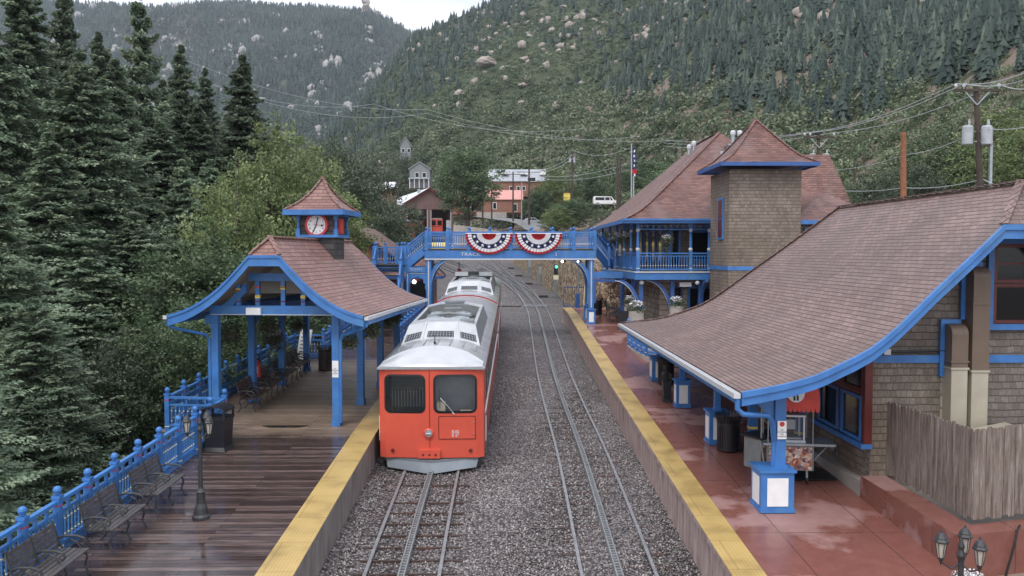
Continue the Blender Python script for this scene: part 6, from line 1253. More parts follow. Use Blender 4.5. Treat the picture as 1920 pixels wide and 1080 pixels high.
# ------------------------------------------------------------------ far buildings
def gable_house(name, label, px0, px1, pyb, Y, wallh, roofh, depth, mats, rz=0, ov=.4, extra=None, axis='x'):
    a = A(px0, pyb, Y); b_ = A(px1, pyb, Y); w = b_.x-a.x; t = thing(name, label, 'building', ((a.x+b_.x)/2, Y, a.z), rz); hw_ = w/2
    t['_w'] = w; del t['_w']
    if axis == 'x':     # ridge runs left-right, eaves face the camera
        MB().prism([(0, 0), (depth, 0), (depth, wallh), (depth/2, wallh+roofh-.1), (0, wallh)], -hw_, hw_, 0, 'x').build('wall', M[mats[0]], t)
        mb = MB(); mb.prism([(-ov, wallh-.15), (depth/2, wallh+roofh), (depth+ov, wallh-.15), (depth+ov, wallh+.02), (depth/2, wallh+roofh+.2), (-ov, wallh+.02)], -hw_-ov, hw_+ov, 0, 'x'); mb.build('roof', M[mats[1]], t)
    else:
        MB().prism([(-hw_, 0), (hw_, 0), (hw_, wallh), (0, wallh+roofh-.1), (-hw_, wallh)], 0, depth).build('wall', M[mats[0]], t)
        mb = MB(); mb.prism([(-hw_-ov, wallh-.15), (0, wallh+roofh), (hw_+ov, wallh-.15), (hw_+ov, wallh+.05), (0, wallh+roofh+.2), (-hw_-ov, wallh+.05)], -ov, depth+ov); mb.build('roof', M[mats[1]], t)
    return t, w
def hwin(t, x, z, w, h, y=0, fr='white'):
    mb = MB(); mb.box(x-w/2, x+w/2, y-.08, y-.01, z, z+h); f_ = mb.build('window', M[fr], t); MB().box(x-w/2+.12, x+w/2-.12, y-.1, y-.082, z+.12, z+h-.12).build('pane', M['glass'], f_)
M['mauve'] = paint('mauve_brown_siding', (.2, .125, .115), .7, .12, 2)
# train shed with open doors
Ys = 185; a = A(768, 437, Ys); b_ = A(848, 437, Ys); w = b_.x-a.x+1.4; t = thing('train_shed', 'red-brown train shed with two open bays and pale metal roof up the line', 'building', ((a.x+b_.x)/2-.4, Ys, a.z-.6), .33); hw_ = w/2; WH = 7.2; RH = 3.4
mb = MB(); mb.prism([(-hw_, 6.0), (hw_, 6.0), (hw_, WH), (0, WH+RH), (-hw_, WH)], 0, .3); mb.box(-hw_, -hw_+.4, 0, 30, 0, 6.0-.004).box(hw_-.4, hw_, 0, 30, 0, 6.0-.004).box(-.35, .35, 0, .3, 0, 5.996).box(-hw_, hw_, 29.7, 30, 0, 6); mb.box(-hw_, -hw_+.4, .3, 30, 6, WH).box(hw_-.4, hw_, .3, 30, 6, WH); mb.build('wall', M['mauve'], t)
for x in (-hw_+.4, -.5, .36, hw_-.55): MB().box(x, x+.16, -.06, .02, 0, 5.9).build('door_frame', M['porc'], t)
MB().box(hw_-1.4, hw_-.42, .4, .6, 0, 3.6).build('white_door', M['porc'], t); MB().box(-hw_+.5, -.4, 2.5, 2.8, 0, 3.6).build('inner_wall', M['maroon'], t)
mb = MB(); mb.prism([(-hw_-.5, WH-.3), (0, WH+RH), (hw_+.5, WH-.3), (hw_+.5, WH-.1), (0, WH+RH+.25), (-hw_-.5, WH-.1)], -.6, 30); mb.build('roof', M['metalroof'], t); mb = MB(); mb.prism([(-hw_-.55, WH-.4), (0, WH+RH-.05), (hw_+.55, WH-.4), (hw_+.55, WH+.0), (0, WH+RH+.3), (-hw_-.55, WH+.0)], -.75, -.6); mb.build('verge', M['maroon'], t)
MB().lathe([(.35, 0), (.35, .7), (.5, .9), (0, 1.2)], (-1.6, 3, WH+RH-1.0), 8).build('roof_vent', M['galv'], t)
sc_ = t; t = thing('train_car', 'small red railcar parked inside the open bay of the far shed', 'train car', (A(818, 436, Ys).x, Ys+1.2, sc_.location.z+.5), .33); mb = MB(); mb.box(-1.4, 1.4, 0, 9, 0, 3.3).box(-1.3, 1.3, .1, 9, 3.3, 3.55, 1); mb.build('body', [M['trainred'], M['trainroof']], t)
for x in (-.7, .7): MB().box(x-.5, x+.5, -.05, -.01, 1.9, 3.0).build('window', M['glass'], t)
MB().box(-1.45, 1.45, -.04, 0, 1.6, 1.68).build('belt_rail', M['maroon'], t)
t = thing('red_shed', 'plain dark red wall of a low building left of the train shed', 'building', (A(760, 462, 120).x, 120, A(760, 462, 120).z)); MB().box(-5.5, 1.4, 0, 8, 0, 3.7).build('wall', M['brick'], t); MB().box(-5.8, 1.6, -.3, 8.3, 3.7, 3.9).build('roof', M['galv'], t)
# low building with brown gable roof behind the pavilion, kiosk under the landing
t = thing('gift_shop', 'low building with brown shingle gable roof behind the clock pavilion', 'building', (A(690, 500, 52).x-.6, 52, gz(52, PLAT))); mb = MB(); mb.prism([(-3, 0), (2.2, 0), (2.2, 3.1), (-.4, 5.0), (-3, 3.1)], 0, 9); mb.build('wall', M['siding'], t); mb = MB(); mb.prism([(-3.6, 2.8), (-.4, 5.05), (2.9, 2.8), (2.9, 2.95), (-.4, 5.25), (-3.6, 2.95)], -.6, 9.5); mb.build('roof', M['shM'], t)
t = thing('kiosk', 'small kiosk with brown hip roof seen under the footbridge landing', 'kiosk', (-5.6, 50.5, gz(50.5, PLAT))); MB().box(-1.4, 1.4, 0, 2.4, 0, 2.1).build('wall', M['maroon'], t); pyramid(t, 0, 1.2, 1.9, 1.7, 2.1, 3.5, 1, (M['shM'], M['dblue'], M['dblue']), shp=[(1, 0), (.4, .8), (0, 1)], name='roof'); MB().box(-.9, .9, -.05, -.01, .8, 1.8).build('window', M['glass'], t); MB().ball((.2, -.25, 1.75), .12, 0, 8).ball((-.15, -.25, 1.7), .08, 0, 8).build('lamp', M['lampw'], t)
t, w = gable_house('long_building', 'long brown building with grey metal roof and three skylights', 918, 1026, 368, 225, 4.2, 3.6, 12, ('siding', 'greyroof'))
for k, x in enumerate((-3.6, 1.6, 7.0)): MB().box(x-1.0, x+1.0, 1.5, 3.2, 6.1, 6.9).build('skylight', M['metalroof'], t)
for x in (-2, 0, 1.5): hwin(t, x, 1.6, 1.0, 1.2)
hwin(t, 3.6, 4.0, 2.4, 1.2, -.5)
t, w = gable_house('red_roofed_house', 'small brown house with pale red metal roof up the road', 907, 978, 399, 205, 3.4, 2.4, 8, ('siding', 'roofred'))
hwin(t, -2.0, .9, 1.0, 1.7); hwin(t, 3.2, .3, 1.0, 2.0); MB().box(-6.5, 1.0, -1.4, -1.1, -1.6, .1).build('low_wall', M['conc'], t)
t, w = gable_house('brown_house', 'brown house glimpsed between the shed and the large tree', 846, 900, 402, 215, 4.0, 2.0, 7, ('siding', 'roofred')); hwin(t, 2.0, .8, 1.3, 1.9)
for px0, px1, pyb, Y, wh, rh, lab, ms in ((768, 806, 352, 250, 5.6, 2.2, 'pale grey two-storey house above the train shed', ('grey', 'greyroof')), (750, 770, 300, 330, 5.5, 3.6, 'small house with white gable high among the trees', ('grey', 'greyroof')), (690, 735, 385, 170, 3.5, 1.5, 'low white-roofed shed behind the trees left of the train shed', ('siding', 'metalroof'))):
    t, w = gable_house('hill_house', lab, px0, px1, pyb, Y, wh, rh, 8, ms, axis='y' if wh < 6 and rh > 2 else 'x'); hwin(t, -.8, wh*.55, 1.3, 1.6); 
    if wh > 3.6: hwin(t, 1.4, wh*.55, 1.3, 1.6)
    if wh == 5.6:
        MB().prism([(-1.8, 2.5), (0, 3.0), (0, 3.1), (-1.8, 2.62)], -w/2-.2, w/2+.2, 0, 'x').build('porch_roof', M['galv'], t)
        for x in np.linspace(-w/2+.2, w/2-.2, 5): MB().box(x-.09, x+.09, -1.7, -1.52, -.3, 2.52).build('porch_post', M['white'], t)
for px, py, Y, lab in ((1085, 350, 235, 'small white hut above the parked car among the trees'),):
    a = A(px, py, Y); t = thing('hut', lab, 'hut', a); MB().box(-1.2, 1.2, 0, 2.4, 0, 2.2).build('wall', M['porc'], t); MB().box(-1.4, 1.4, -.2, 2.6, 2.2, 2.4).build('roof', M['grey'], t); hwin(t, 0, .7, 1.2, 1.1, 0, 'dblue')
a = A(1063, 378, 200); t = thing('yellow_booth', 'small yellow booth beside the bushes on the bank', 'booth', a); MB().box(-.8, .8, 0, 1.2, 0, 2.2).build('wall', M['yellow'], t); MB().box(-1.0, 1.0, -.2, 1.4, 2.2, 2.35).build('roof', M['black'], t)
# upper road with retaining wall and fence
def ribbon(name, ctr, wid, material, dz=.06, thick=None):
    P = resample(ctr, 3); mb = MB(); n = len(P); L_, R_ = [], []
    for i, p in enumerate(P):
        q = P[min(i+1, n-1)]-P[max(i-1, 0)]; nn = Vector((q.y, -q.x, 0)).normalized()*(wid/2); L_.append(p-nn+Vector((0, 0, dz))); R_.append(p+nn+Vector((0, 0, dz)))
    mb.add(L_+R_, [(i, n+i, n+i+1, i+1) for i in range(n-1)]); return struct(mb.build(name, M[material])), P
rd, RP = ribbon('road', [A(855, 413, 205), A(905, 408, 200), A(950, 412, 192), A(1000, 420, 182), A(1030, 436, 172), A(1060, 455, 160)], 9, 'asph', .12)
t = thing('road_wall', 'grey concrete retaining wall below the upper road right of the shed', 'wall', A(850, 435, 168)); mb = MB(); wpt = [A(850, 441, 168), A(900, 446, 165), A(960, 450, 160), A(1010, 452, 155)]; tops = [A(850, 421, 168), A(900, 427, 165), A(960, 438, 160), A(1010, 446, 155)]
for i in range(3): mb.add([wpt[i]-Vector((0, 0, 2)), wpt[i+1]-Vector((0, 0, 2)), tops[i+1], tops[i], wpt[i]+Vector((0, .5, -2)), wpt[i+1]+Vector((0, .5, -2)), tops[i+1]+Vector((0, .5, 0)), tops[i]+Vector((0, .5, 0))], [(0, 1, 2, 3), (3, 2, 6, 7)])
mb.build('wall_body', M['conc'], t, world=True)
t = thing('road_fence', 'dark pipe railing along the top of the road retaining wall', 'fence', tops[0])
for i in range(3):
    mb = MB(); n = 7
    for k in range(n): p = tops[i].lerp(tops[i+1], k/n); mb.bar(p, p+Vector((0, 0, 1.2)), .1, .1)
    for z in (.6, 1.15): mb.bar(tops[i]+Vector((0, 0, z)), tops[i+1]+Vector((0, 0, z)), .08, .08)
    mb.build('fence_section', M['iron'], t, world=True)
t = thing('loading_platform', 'yellow edged low platform between the bridge and the train shed', 'platform', A(822, 462, 130)); a0 = A(806, 466, 128); MB().box(-1.6, 2.4, 0, 34, -.6, .1).build('platform_top', M['yellow'], t); MB().box(-1.62, 2.42, -.05, 34.1, -1.6, -.61).build('platform_base', M['conc'], t); t.rotation_euler = (atan(.03), 0, .1)
# ------------------------------------------------------------------ vehicles
def make_car(label, loc, rz, paintc, van=False):
    t = thing('parked_van' if van else 'parked_car', label, 'van' if van else 'car', loc, rz); L_, Wd, Hh = (5.4, 1.95, 2.0) if van else (4.6, 1.8, 1.5)
    if van: side = [(0, .35), (L_, .35), (L_, 1.0), (L_-.9, 1.15), (L_-1.5, Hh-.05), (.1, Hh), (0, 1.8)]
    else: side = [(0, .3), (L_, .3), (L_, .75), (L_-1.1, .9), (L_-1.9, Hh-.03), (1.1, Hh), (.35, 1.0), (0, .9)]
    mb = MB(); mb.prism(side, -Wd/2, Wd/2); o = mb.build('body', paintc, t); bv = o.modifiers.new('bevel', 'BEVEL'); bv.width = .09; bv.segments = 2
    for s in (-1, 1):
        mb = MB(); y = s*(Wd/2+.003)
        pn = [[(L_-1.7, 1.15), (L_-1.2, 1.15), (L_-1.62, Hh-.2), (L_-1.9, Hh-.2)], [(L_-2.9, 1.15), (L_-1.95, 1.15), (L_-1.95, Hh-.2), (L_-2.9, Hh-.2)], [(.4, 1.15), (L_-3.05, 1.15), (L_-3.05, Hh-.2), (.4, Hh-.2)]] if van else [[(L_-2.0, .92), (L_-1.35, .92), (L_-2.0, Hh-.13)], [(1.9, .92), (L_-2.08, .92), (L_-2.08, Hh-.13), (1.9, Hh-.12)], [(.8, .95), (1.8, .92), (1.8, Hh-.12), (1.2, Hh-.12)]]
        for p in pn: vs = [(a, y, z) for a, z in p]; mb.add(vs, [tuple(range(len(p)))[::-1 if s > 0 else 1]])
        mb.build('window', M['glass'], t)
        for x in (.9, L_-.95):
            wl = MB().lathe([(.2, -.1), (.34, -.1), (.34, .1), (.2, .1)], n=16).build('wheel', M['rubber'], t); wl.location = (x, s*(Wd/2-.08), .34); wl.rotation_euler = (pi/2, 0, 0); MB().lathe([(0, -.105), (.2, -.105), (.2, .105), (0, .105)], n=12).build('rim', M['galv'], wl)
        MB().box(L_-.02, L_+.03, s*Wd*.38-.15, s*Wd*.38+.15, .65, .85).build('headlight', M['porc'], t); MB().box(-.03, .02, s*Wd*.38-.12, s*Wd*.38+.12, .7, .9).build('tail_light', M['redp'], t)
    if not van: MB().add([(L_-1.12, -.75, .95), (L_-1.12, .75, .95), (L_-1.82, .68, Hh-.1), (L_-1.82, -.68, Hh-.1)], [(0, 1, 2, 3)]).build('windscreen', M['glass'], t); MB().add([(.45, -.72, 1.06), (.45, .72, 1.06), (1.02, .66, Hh-.08), (1.02, -.66, Hh-.08)], [(3, 2, 1, 0)]).build('windscreen', M['glass'], t)
    return t
M['silver'] = paint('silver_paint', (.35, .38, .42), .25, .05, metal=.4); M['carw'] = paint('white_car_paint', (.75, .76, .78), .25, .04)
a = A(1112, 386, 176); v = make_car('white van parked on the bank right of the bushes', a, 0, M['carw'], True)
a = A(981, 421, 190); make_car('silver-blue car parked on the upper road by the poles', a+Vector((0, 0, .1)), .1, M['silver']); a = A(984, 413, 204); make_car('dark car parked just behind the silver-blue car on the upper road', a+Vector((-1, 0, .1)), .3, M['iron'])
a = A(172, 700, 36); make_car('silver car half hidden among the trees below the left platform', (-18.6, 36, a.z), -.25, M['silver'])
# ------------------------------------------------------------------ poles and wires
M['tgrey'] = paint('transformer_grey', (.38, .41, .44), .4, .15, 3, dirt=(.28, .29, .3))
def pole(label, px, pyt, pyb, Y, r=.15, wood='wood', arm=None, tr=0, extra=None, name='utility_pole', lean=0, tcan=False):
    tp = A(px, pyt, Y); bt = A(px+lean, pyb, Y); t = thing(name, label, 'pole', (bt.x, Y, bt.z-1.5), group='wooden utility poles' if name == 'utility_pole' else None) if name == 'utility_pole' else thing(name, label, 'pole', (bt.x, Y, bt.z-1.5))
    o = t.location; top = tp-o; MB().tube([(0, 0, 0), top], [r*1.15, r*.8], 10).build('pole_shaft', M[wood], t); pts = []
    if arm:
        w_, dz = arm; mb = MB(); c = top+Vector((0, -.14, -dz)); mb.bar(c-Vector((w_/2, 0, 0)), c+Vector((w_/2, 0, 0)), .12, .14, 0); mb.bar(c-Vector((w_*.3, 0, 0)), top+Vector((0, -.14, -dz-.8)), .05, .05, 1); mb.bar(c+Vector((w_*.3, 0, 0)), top+Vector((0, -.14, -dz-.8)), .05, .05, 1); mb.build('crossarm', [M['wood'], M['galv']], t)
        for f_ in (-.48, -.3, .48):
            p = c+Vector((w_*f_, 0, .1)); MB().lathe([(.03, 0), (.03, .08), (.09, .1), (.09, .18), (.05, .24), (0, .26)], p, 8).build('insulator', M['porc'], t); pts.append(o+p+Vector((0, 0, .26)))
    for k in range(tr):
        x = (-.55, .5, .72)[k]; c = top+Vector((x, -.25-.3*(k == 2)*-1, -3.3 if tcan else -2.6)); mb = MB(); mb.lathe([(0, 0), (.26, 0), (.28, .05), (.28, .95), (.22, 1.05), (0, 1.08)], c, 14); mb.lathe([(.05, 1.05), (.07, 1.2), (.04, 1.4)], c+Vector((.08, 0, 0)), 6); mb.build('transformer', M['tgrey'], t); MB().bar(c+Vector((0, 0, .75)), top+Vector((0, 0, c.z-top.z+.75)), .06, .06).bar(c+Vector((0, 0, .2)), top+Vector((0, 0, c.z-top.z+.2)), .06, .06).build('bracket', M['galv'], t)
    return t, pts
p1, w1 = pole('tall dark utility pole with three grey transformers above the right roof', 1830, 160, 420, 45, .17, arm=(2.5, .3), tr=3, lean=14, tcan=True)
MB().tube([(.35, 0, 0), (.3, 0, 5.9)], .1, 8).build('conduit', M['galv'], p1)
p2, w2 = pole('utility pole with two transformers behind the station tower', 1535, 252, 420, 64, .15, arm=(2.4, .25), tr=2)
pole('bare reddish brown pole without wires above the right roof', 1694, 248, 420, 43, .17, 'woodr'); 
p3, w3 = pole('utility pole with crossarm on the upper road beside the parked cars', 992, 316, 420, 180, .22, arm=(5.2, .8))
pole('slim utility pole with crossarm left of the pole by the parked cars', 962, 322, 416, 185, .2, arm=(5.5, .6)); pole('pale bare pole between the two crossarm poles up the road', 978, 342, 420, 178, .14, 'conc'); pole('utility pole leftmost in front of the red-roofed house', 922, 352, 410, 188, .18)
pole('dark short pole left of the red-roofed house', 905, 372, 408, 190, .2)
p4, w4 = pole('utility pole with white transformers among the bushes', 1073, 285, 370, 200, .24, arm=(3, .3), tr=2); pole('utility pole at the right end of the long grey roof', 1025, 318, 360, 215, .2, arm=(3, .3))
pole('left of the twin bare poles beside the white van', 1158, 288, 420, 110, .18); pole('right of the twin bare poles beside the white van', 1163, 292, 420, 112, .14)
pole('thin dark pole on the bare bank right of the tower', 1602, 305, 400, 75, .1); pole('pale pole just left of the flagpole', 1188, 330, 430, 90, .09, 'galv', name='metal_pole')
t, _ = pole('metal flagpole with a limp dark flag beside the station roof', 1184, 270, 420, 92, .09, 'galv', name='flagpole')
mb = MB(); vs = []; rr = random.Random(2); n = 12
for i in range(n+1):
    for j in range(4): vs.append((.1+.16*j+.05*sin(i*1.1+j), .1*sin(j*2.0+i*.7), -.4-i*.27))
tp = A(1184, 270, 92)-t.location; mb.X = Matrix.Translation(tp); mb.add(vs, [(i*4+j, i*4+j+1, (i+1)*4+j+1, (i+1)*4+j) for i in range(n) for j in range(3)], 0)
for k, q in enumerate(range(len(mb.m))): mb.m[q] = 2 if (q//3) in (9, 10) else (1 if (q % 3 == 1 and (q//3) % 2) else 0)
mb.build('flag', [M['navy'], M['whitec'], M['redc']], t)
def wire(name_pts, label, r=.012, sag=.6):
    mb = MB(); o = Vector(name_pts[0])
    for a, b_ in zip(name_pts, name_pts[1:]):
        a = Vector(a); b_ = Vector(b_); P = [a.lerp(b_, k/14)-Vector((0, 0, sag*4*(k/14)*(1-k/14))) for k in range(15)]; mb.tube(P, r, 5)
    ob = mb.build('overhead_wire', M['wire'], off=None) if False else None
    me = mb.mesh('overhead_wire', M['wire'], off=o); ob = link('overhead_wire', me, loc=o); tag(ob, label, 'wire', 'overhead wires'); return ob
far = [A(1240, 262, 120), A(1245, 268, 120), A(1250, 275, 120)]
for k, (nm) in enumerate(('top', 'middle', 'lowest')):
    e = [A(1990, 100, 38), A(1990, 118, 38), A(1990, 137, 38)][k]; wire([e, w1[k], w2[k], far[k]], '%s of the three wires strung between the two transformer poles' % nm, .024, .5)
wire([A(1990, 218, 40), A(1839, 240, 45), A(1695, 290, 52), A(1545, 318, 64)], 'single wire crossing below the transformers of the right pole', .02, .3)
wire([A(1990, 375, 40), A(1842, 336, 45), A(1695, 352, 55), A(1560, 355, 70)], 'low wire just above the right roof', .026, .2); wire([A(1842, 342, 45), A(1700, 368, 55), A(1600, 372, 70)], 'lowest thin dark cable above the right roof', .01, .3)
for k, (pa, pb, pc, nm) in enumerate((((330, 105), (800, 205), (1290, 262), 'highest of the long wires crossing the valley'), ((330, 130), (700, 195), (1100, 240), 'middle long wire crossing the valley'), ((400, 160), (800, 212), (1200, 255), 'lowest long wire crossing the valley'))): wire([A(*pa, 150), A(*pb, 190), A(*pc, 210)], nm, .03, 3)
for k, (a, b_, nm) in enumerate((((993, 318), (1073, 290), 'upper wire between the road pole and the bushes pole'), ((993, 322), (1078, 294), 'lower wire between the road pole and the bushes pole'), ((1073, 280), (1180, 278), 'pale wire from the bushes pole towards the flagpole'), ((993, 326), (1180, 306), 'upper of the wires from the road pole to the twin poles'), ((993, 330), (1180, 318), 'lower of the wires from the road pole to the twin poles'))): wire([A(*a, 180), A(*b_, 180 if b_[0] < 1100 else 120)], nm, .03, 1.2)
# ------------------------------------------------------------------ vegetation
def conifer_mesh(h, R, nb, per, seed, size, droop=.35, dens=1.0, mt='needle', gap=0.0, bare=.06):
    rs = np.random.RandomState(seed); t = bare+(1-bare)*rs.rand(nb)**.92; golden = rs.rand(nb)*2*pi
    tier = np.round(t*h/ .95)*.95/h; t = np.clip(.4*t+.6*tier+rs.randn(nb)*.006, bare, .995)
    prof = (1-t)**.72*(.5+.75*rs.rand(nb))*(1+.15*np.sin(golden*2+seed)+.14*np.sin(t*23+seed+golden)); prof *= np.where(rs.rand(nb) < .12, .45, 1); prof *= np.where(t < .15, .6+t*2.6, 1); Lb = np.maximum(R*prof, .18)
    if gap: keep = (np.sin(golden*2+t*19)+rs.rand(nb)*1.6) > -gap; t, golden, Lb = t[keep], golden[keep], Lb[keep]
    nb = len(t); s = rs.rand(nb, per)**.75; s[:, 0] = 1; lat = (rs.rand(nb, per)-.5)*2*(.12+.34*(1-s))*Lb[:, None]
    r_ = s*Lb[:, None]; dz = -droop*r_*(.5+.5*s)*(1+.5*rs.randn(nb, 1))+rs.randn(nb, 1)*.1*r_+.3*Lb[:, None]*s**3*(1-t[:, None]*.2)+rs.randn(nb, per)*.05*size/.2+.12*t[:, None]*Lb[:, None]*s
    ca, sa = np.cos(golden)[:, None], np.sin(golden)[:, None]
    X = r_*ca-lat*sa; Y = r_*sa+lat*ca; Z = t[:, None]*h+dz-np.abs(lat)*.25
    C_ = np.stack([X, Y, Z], -1).reshape(-1, 3); n = len(C_)
    sg = np.sign(lat+1e-6); d = np.stack([ca*.8-sg*sa*.7, sa*.8+sg*ca*.7, -.35+0*s+rs.randn(nb, per)*.2], -1).reshape(-1, 3)+rs.randn(n, 3)*.25; d /= np.linalg.norm(d, axis=1)[:, None]
    e = rs.randn(n, 3)*.6; e[:, 2] += .0; e = np.cross(d, np.array([0, 0, 1.0])+rs.randn(n, 3)*.45); e /= np.linalg.norm(e, axis=1)[:, None]+1e-9
    sz = (size*rs.uniform(.7, 1.4, n))[:, None]; a = d*sz; b = e*sz*.28
    V = np.stack([C_-a*.5, C_+b, C_+a*.6, C_-b], 1).reshape(-1, 3); F = np.arange(n*4).reshape(-1, 4)
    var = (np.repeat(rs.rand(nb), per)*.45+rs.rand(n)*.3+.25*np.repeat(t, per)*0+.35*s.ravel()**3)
    return npmesh('crown', V, F, M[mt], np.clip(var, 0, 1)), t, golden, Lb
def trunk_mesh(h, r, t=None, g=None, Lb=None, droop=.35, nb=60, seed=0):
    mb = MB(); rr = random.Random(seed); mb.tube([(0, 0, -1.5), (rr.uniform(-.1, .1), rr.uniform(-.1, .1), h*.5), (0, 0, h*.97)], [r, r*.62, r*.08], 8)
    if t is not None:
        for i in range(0, len(t), max(1, len(t)//nb)):
            z = t[i]*h; L_ = Lb[i]*.85; c_, s_ = cos(g[i]), sin(g[i]); mb.tube([(0, 0, z), (c_*L_*.5, s_*L_*.5, z-droop*L_*.3), (c_*L_, s_*L_, z-droop*L_*.8)], [r*.16, r*.09, r*.03], 4)
    return mb.mesh('trunk', M['bark'])
def broadleaf_mesh(h, R, ncl, per, seed, size, mt, base=.25, clump=.9, zpow=1.0, hs=None):
    rs = np.random.RandomState(seed); p = rs.randn(ncl, 3); p /= np.linalg.norm(p, axis=1)[:, None]; p *= (rs.rand(ncl, 1)**.38)
    hh = h*(1-base)/2; cz = h*base+hh; lump = 1+.22*np.sin(p[:, 0]*4+seed)+.18*np.cos(p[:, 1]*5+seed*2); C0 = np.stack([p[:, 0]*R*lump, p[:, 1]*R*lump, cz+p[:, 2]*hh*(1+.1*rs.randn(ncl))], 1)
    cs = clump*rs.uniform(.5, 1.25, ncl); q = rs.randn(ncl, per, 3); q /= np.linalg.norm(q, axis=2)[..., None]; q *= rs.rand(ncl, per, 1)**.5; q[..., 2] *= .65
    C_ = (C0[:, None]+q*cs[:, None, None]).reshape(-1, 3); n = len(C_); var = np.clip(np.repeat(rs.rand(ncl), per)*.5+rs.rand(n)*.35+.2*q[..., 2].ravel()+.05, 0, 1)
    V, F, _ = leafquads(C_, size*.7, size*1.4, rs, None, .35); me = npmesh('crown', V, F, M[mt], var)
    mb = MB(); rr = random.Random(seed); z0 = h*base; tr = h*.018+.06
    mb.tube([(0, 0, -1.5), (rr.uniform(-.2, .2), 0, z0), (rr.uniform(-.3, .3), rr.uniform(-.3, .3), h*.75)], [tr*1.2, tr, tr*.3], 8)
    for i in range(0, ncl, max(1, ncl//26)):
        c = C0[i]; zz = min(max(z0*.8, c[2]*.55), h*.7); mb.tube([(0, 0, zz), (c[0]*.45, c[1]*.45, (zz+c[2])/2-.1), tuple(c)], [tr*.38, tr*.22, tr*.06], 5)
    return me, mb.mesh('trunk', M['bark'])
def tree(name, label, cat, crown, trunk, loc, sc=1, rz=0, group=None):
    t = thing(name, label, cat, loc, rz, group); t.scale = (sc, sc, sc) if not isinstance(sc, tuple) else sc; link('crown', crown, t); link('trunk', trunk, t); return t
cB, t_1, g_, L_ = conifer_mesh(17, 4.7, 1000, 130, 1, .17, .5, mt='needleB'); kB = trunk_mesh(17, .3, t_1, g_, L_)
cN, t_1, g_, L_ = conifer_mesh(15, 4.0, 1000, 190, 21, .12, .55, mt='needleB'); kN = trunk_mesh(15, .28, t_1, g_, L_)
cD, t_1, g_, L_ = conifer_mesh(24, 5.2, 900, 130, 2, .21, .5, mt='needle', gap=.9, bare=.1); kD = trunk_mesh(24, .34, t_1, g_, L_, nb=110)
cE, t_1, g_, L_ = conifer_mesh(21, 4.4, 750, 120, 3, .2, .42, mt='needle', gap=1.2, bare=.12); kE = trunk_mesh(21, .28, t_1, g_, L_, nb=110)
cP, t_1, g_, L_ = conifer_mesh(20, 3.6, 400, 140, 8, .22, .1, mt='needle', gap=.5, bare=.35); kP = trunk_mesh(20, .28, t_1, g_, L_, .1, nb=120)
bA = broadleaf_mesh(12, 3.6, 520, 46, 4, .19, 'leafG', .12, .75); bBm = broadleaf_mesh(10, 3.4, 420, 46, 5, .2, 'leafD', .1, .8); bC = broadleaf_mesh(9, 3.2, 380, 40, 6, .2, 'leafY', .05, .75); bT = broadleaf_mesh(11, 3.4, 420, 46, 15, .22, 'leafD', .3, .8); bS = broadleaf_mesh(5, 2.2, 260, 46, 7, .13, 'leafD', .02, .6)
def hz1(x, y): return float(H(x, y))
def put(px, pyt, Y, hgt, mesh, name, label, cat, h0, wide=1.0, rz=None, group=None, zb=None):
    """tree whose top is seen at (px, pyt) at depth Y; its height is measured to the terrain below it"""
    tp = A(px, pyt, Y); zg = hz1(tp.x, Y) if zb is None else zb; s = max((tp.z-zg)/h0, .15); ws = hgt if hgt else s
    return tree(name, label, cat, mesh[0], mesh[1], (tp.x, Y, zg), (ws*wide, ws*wide, s), rz if rz is not None else (px*1.7) % 6, group)
gL = 'tall conifers along the left edge'
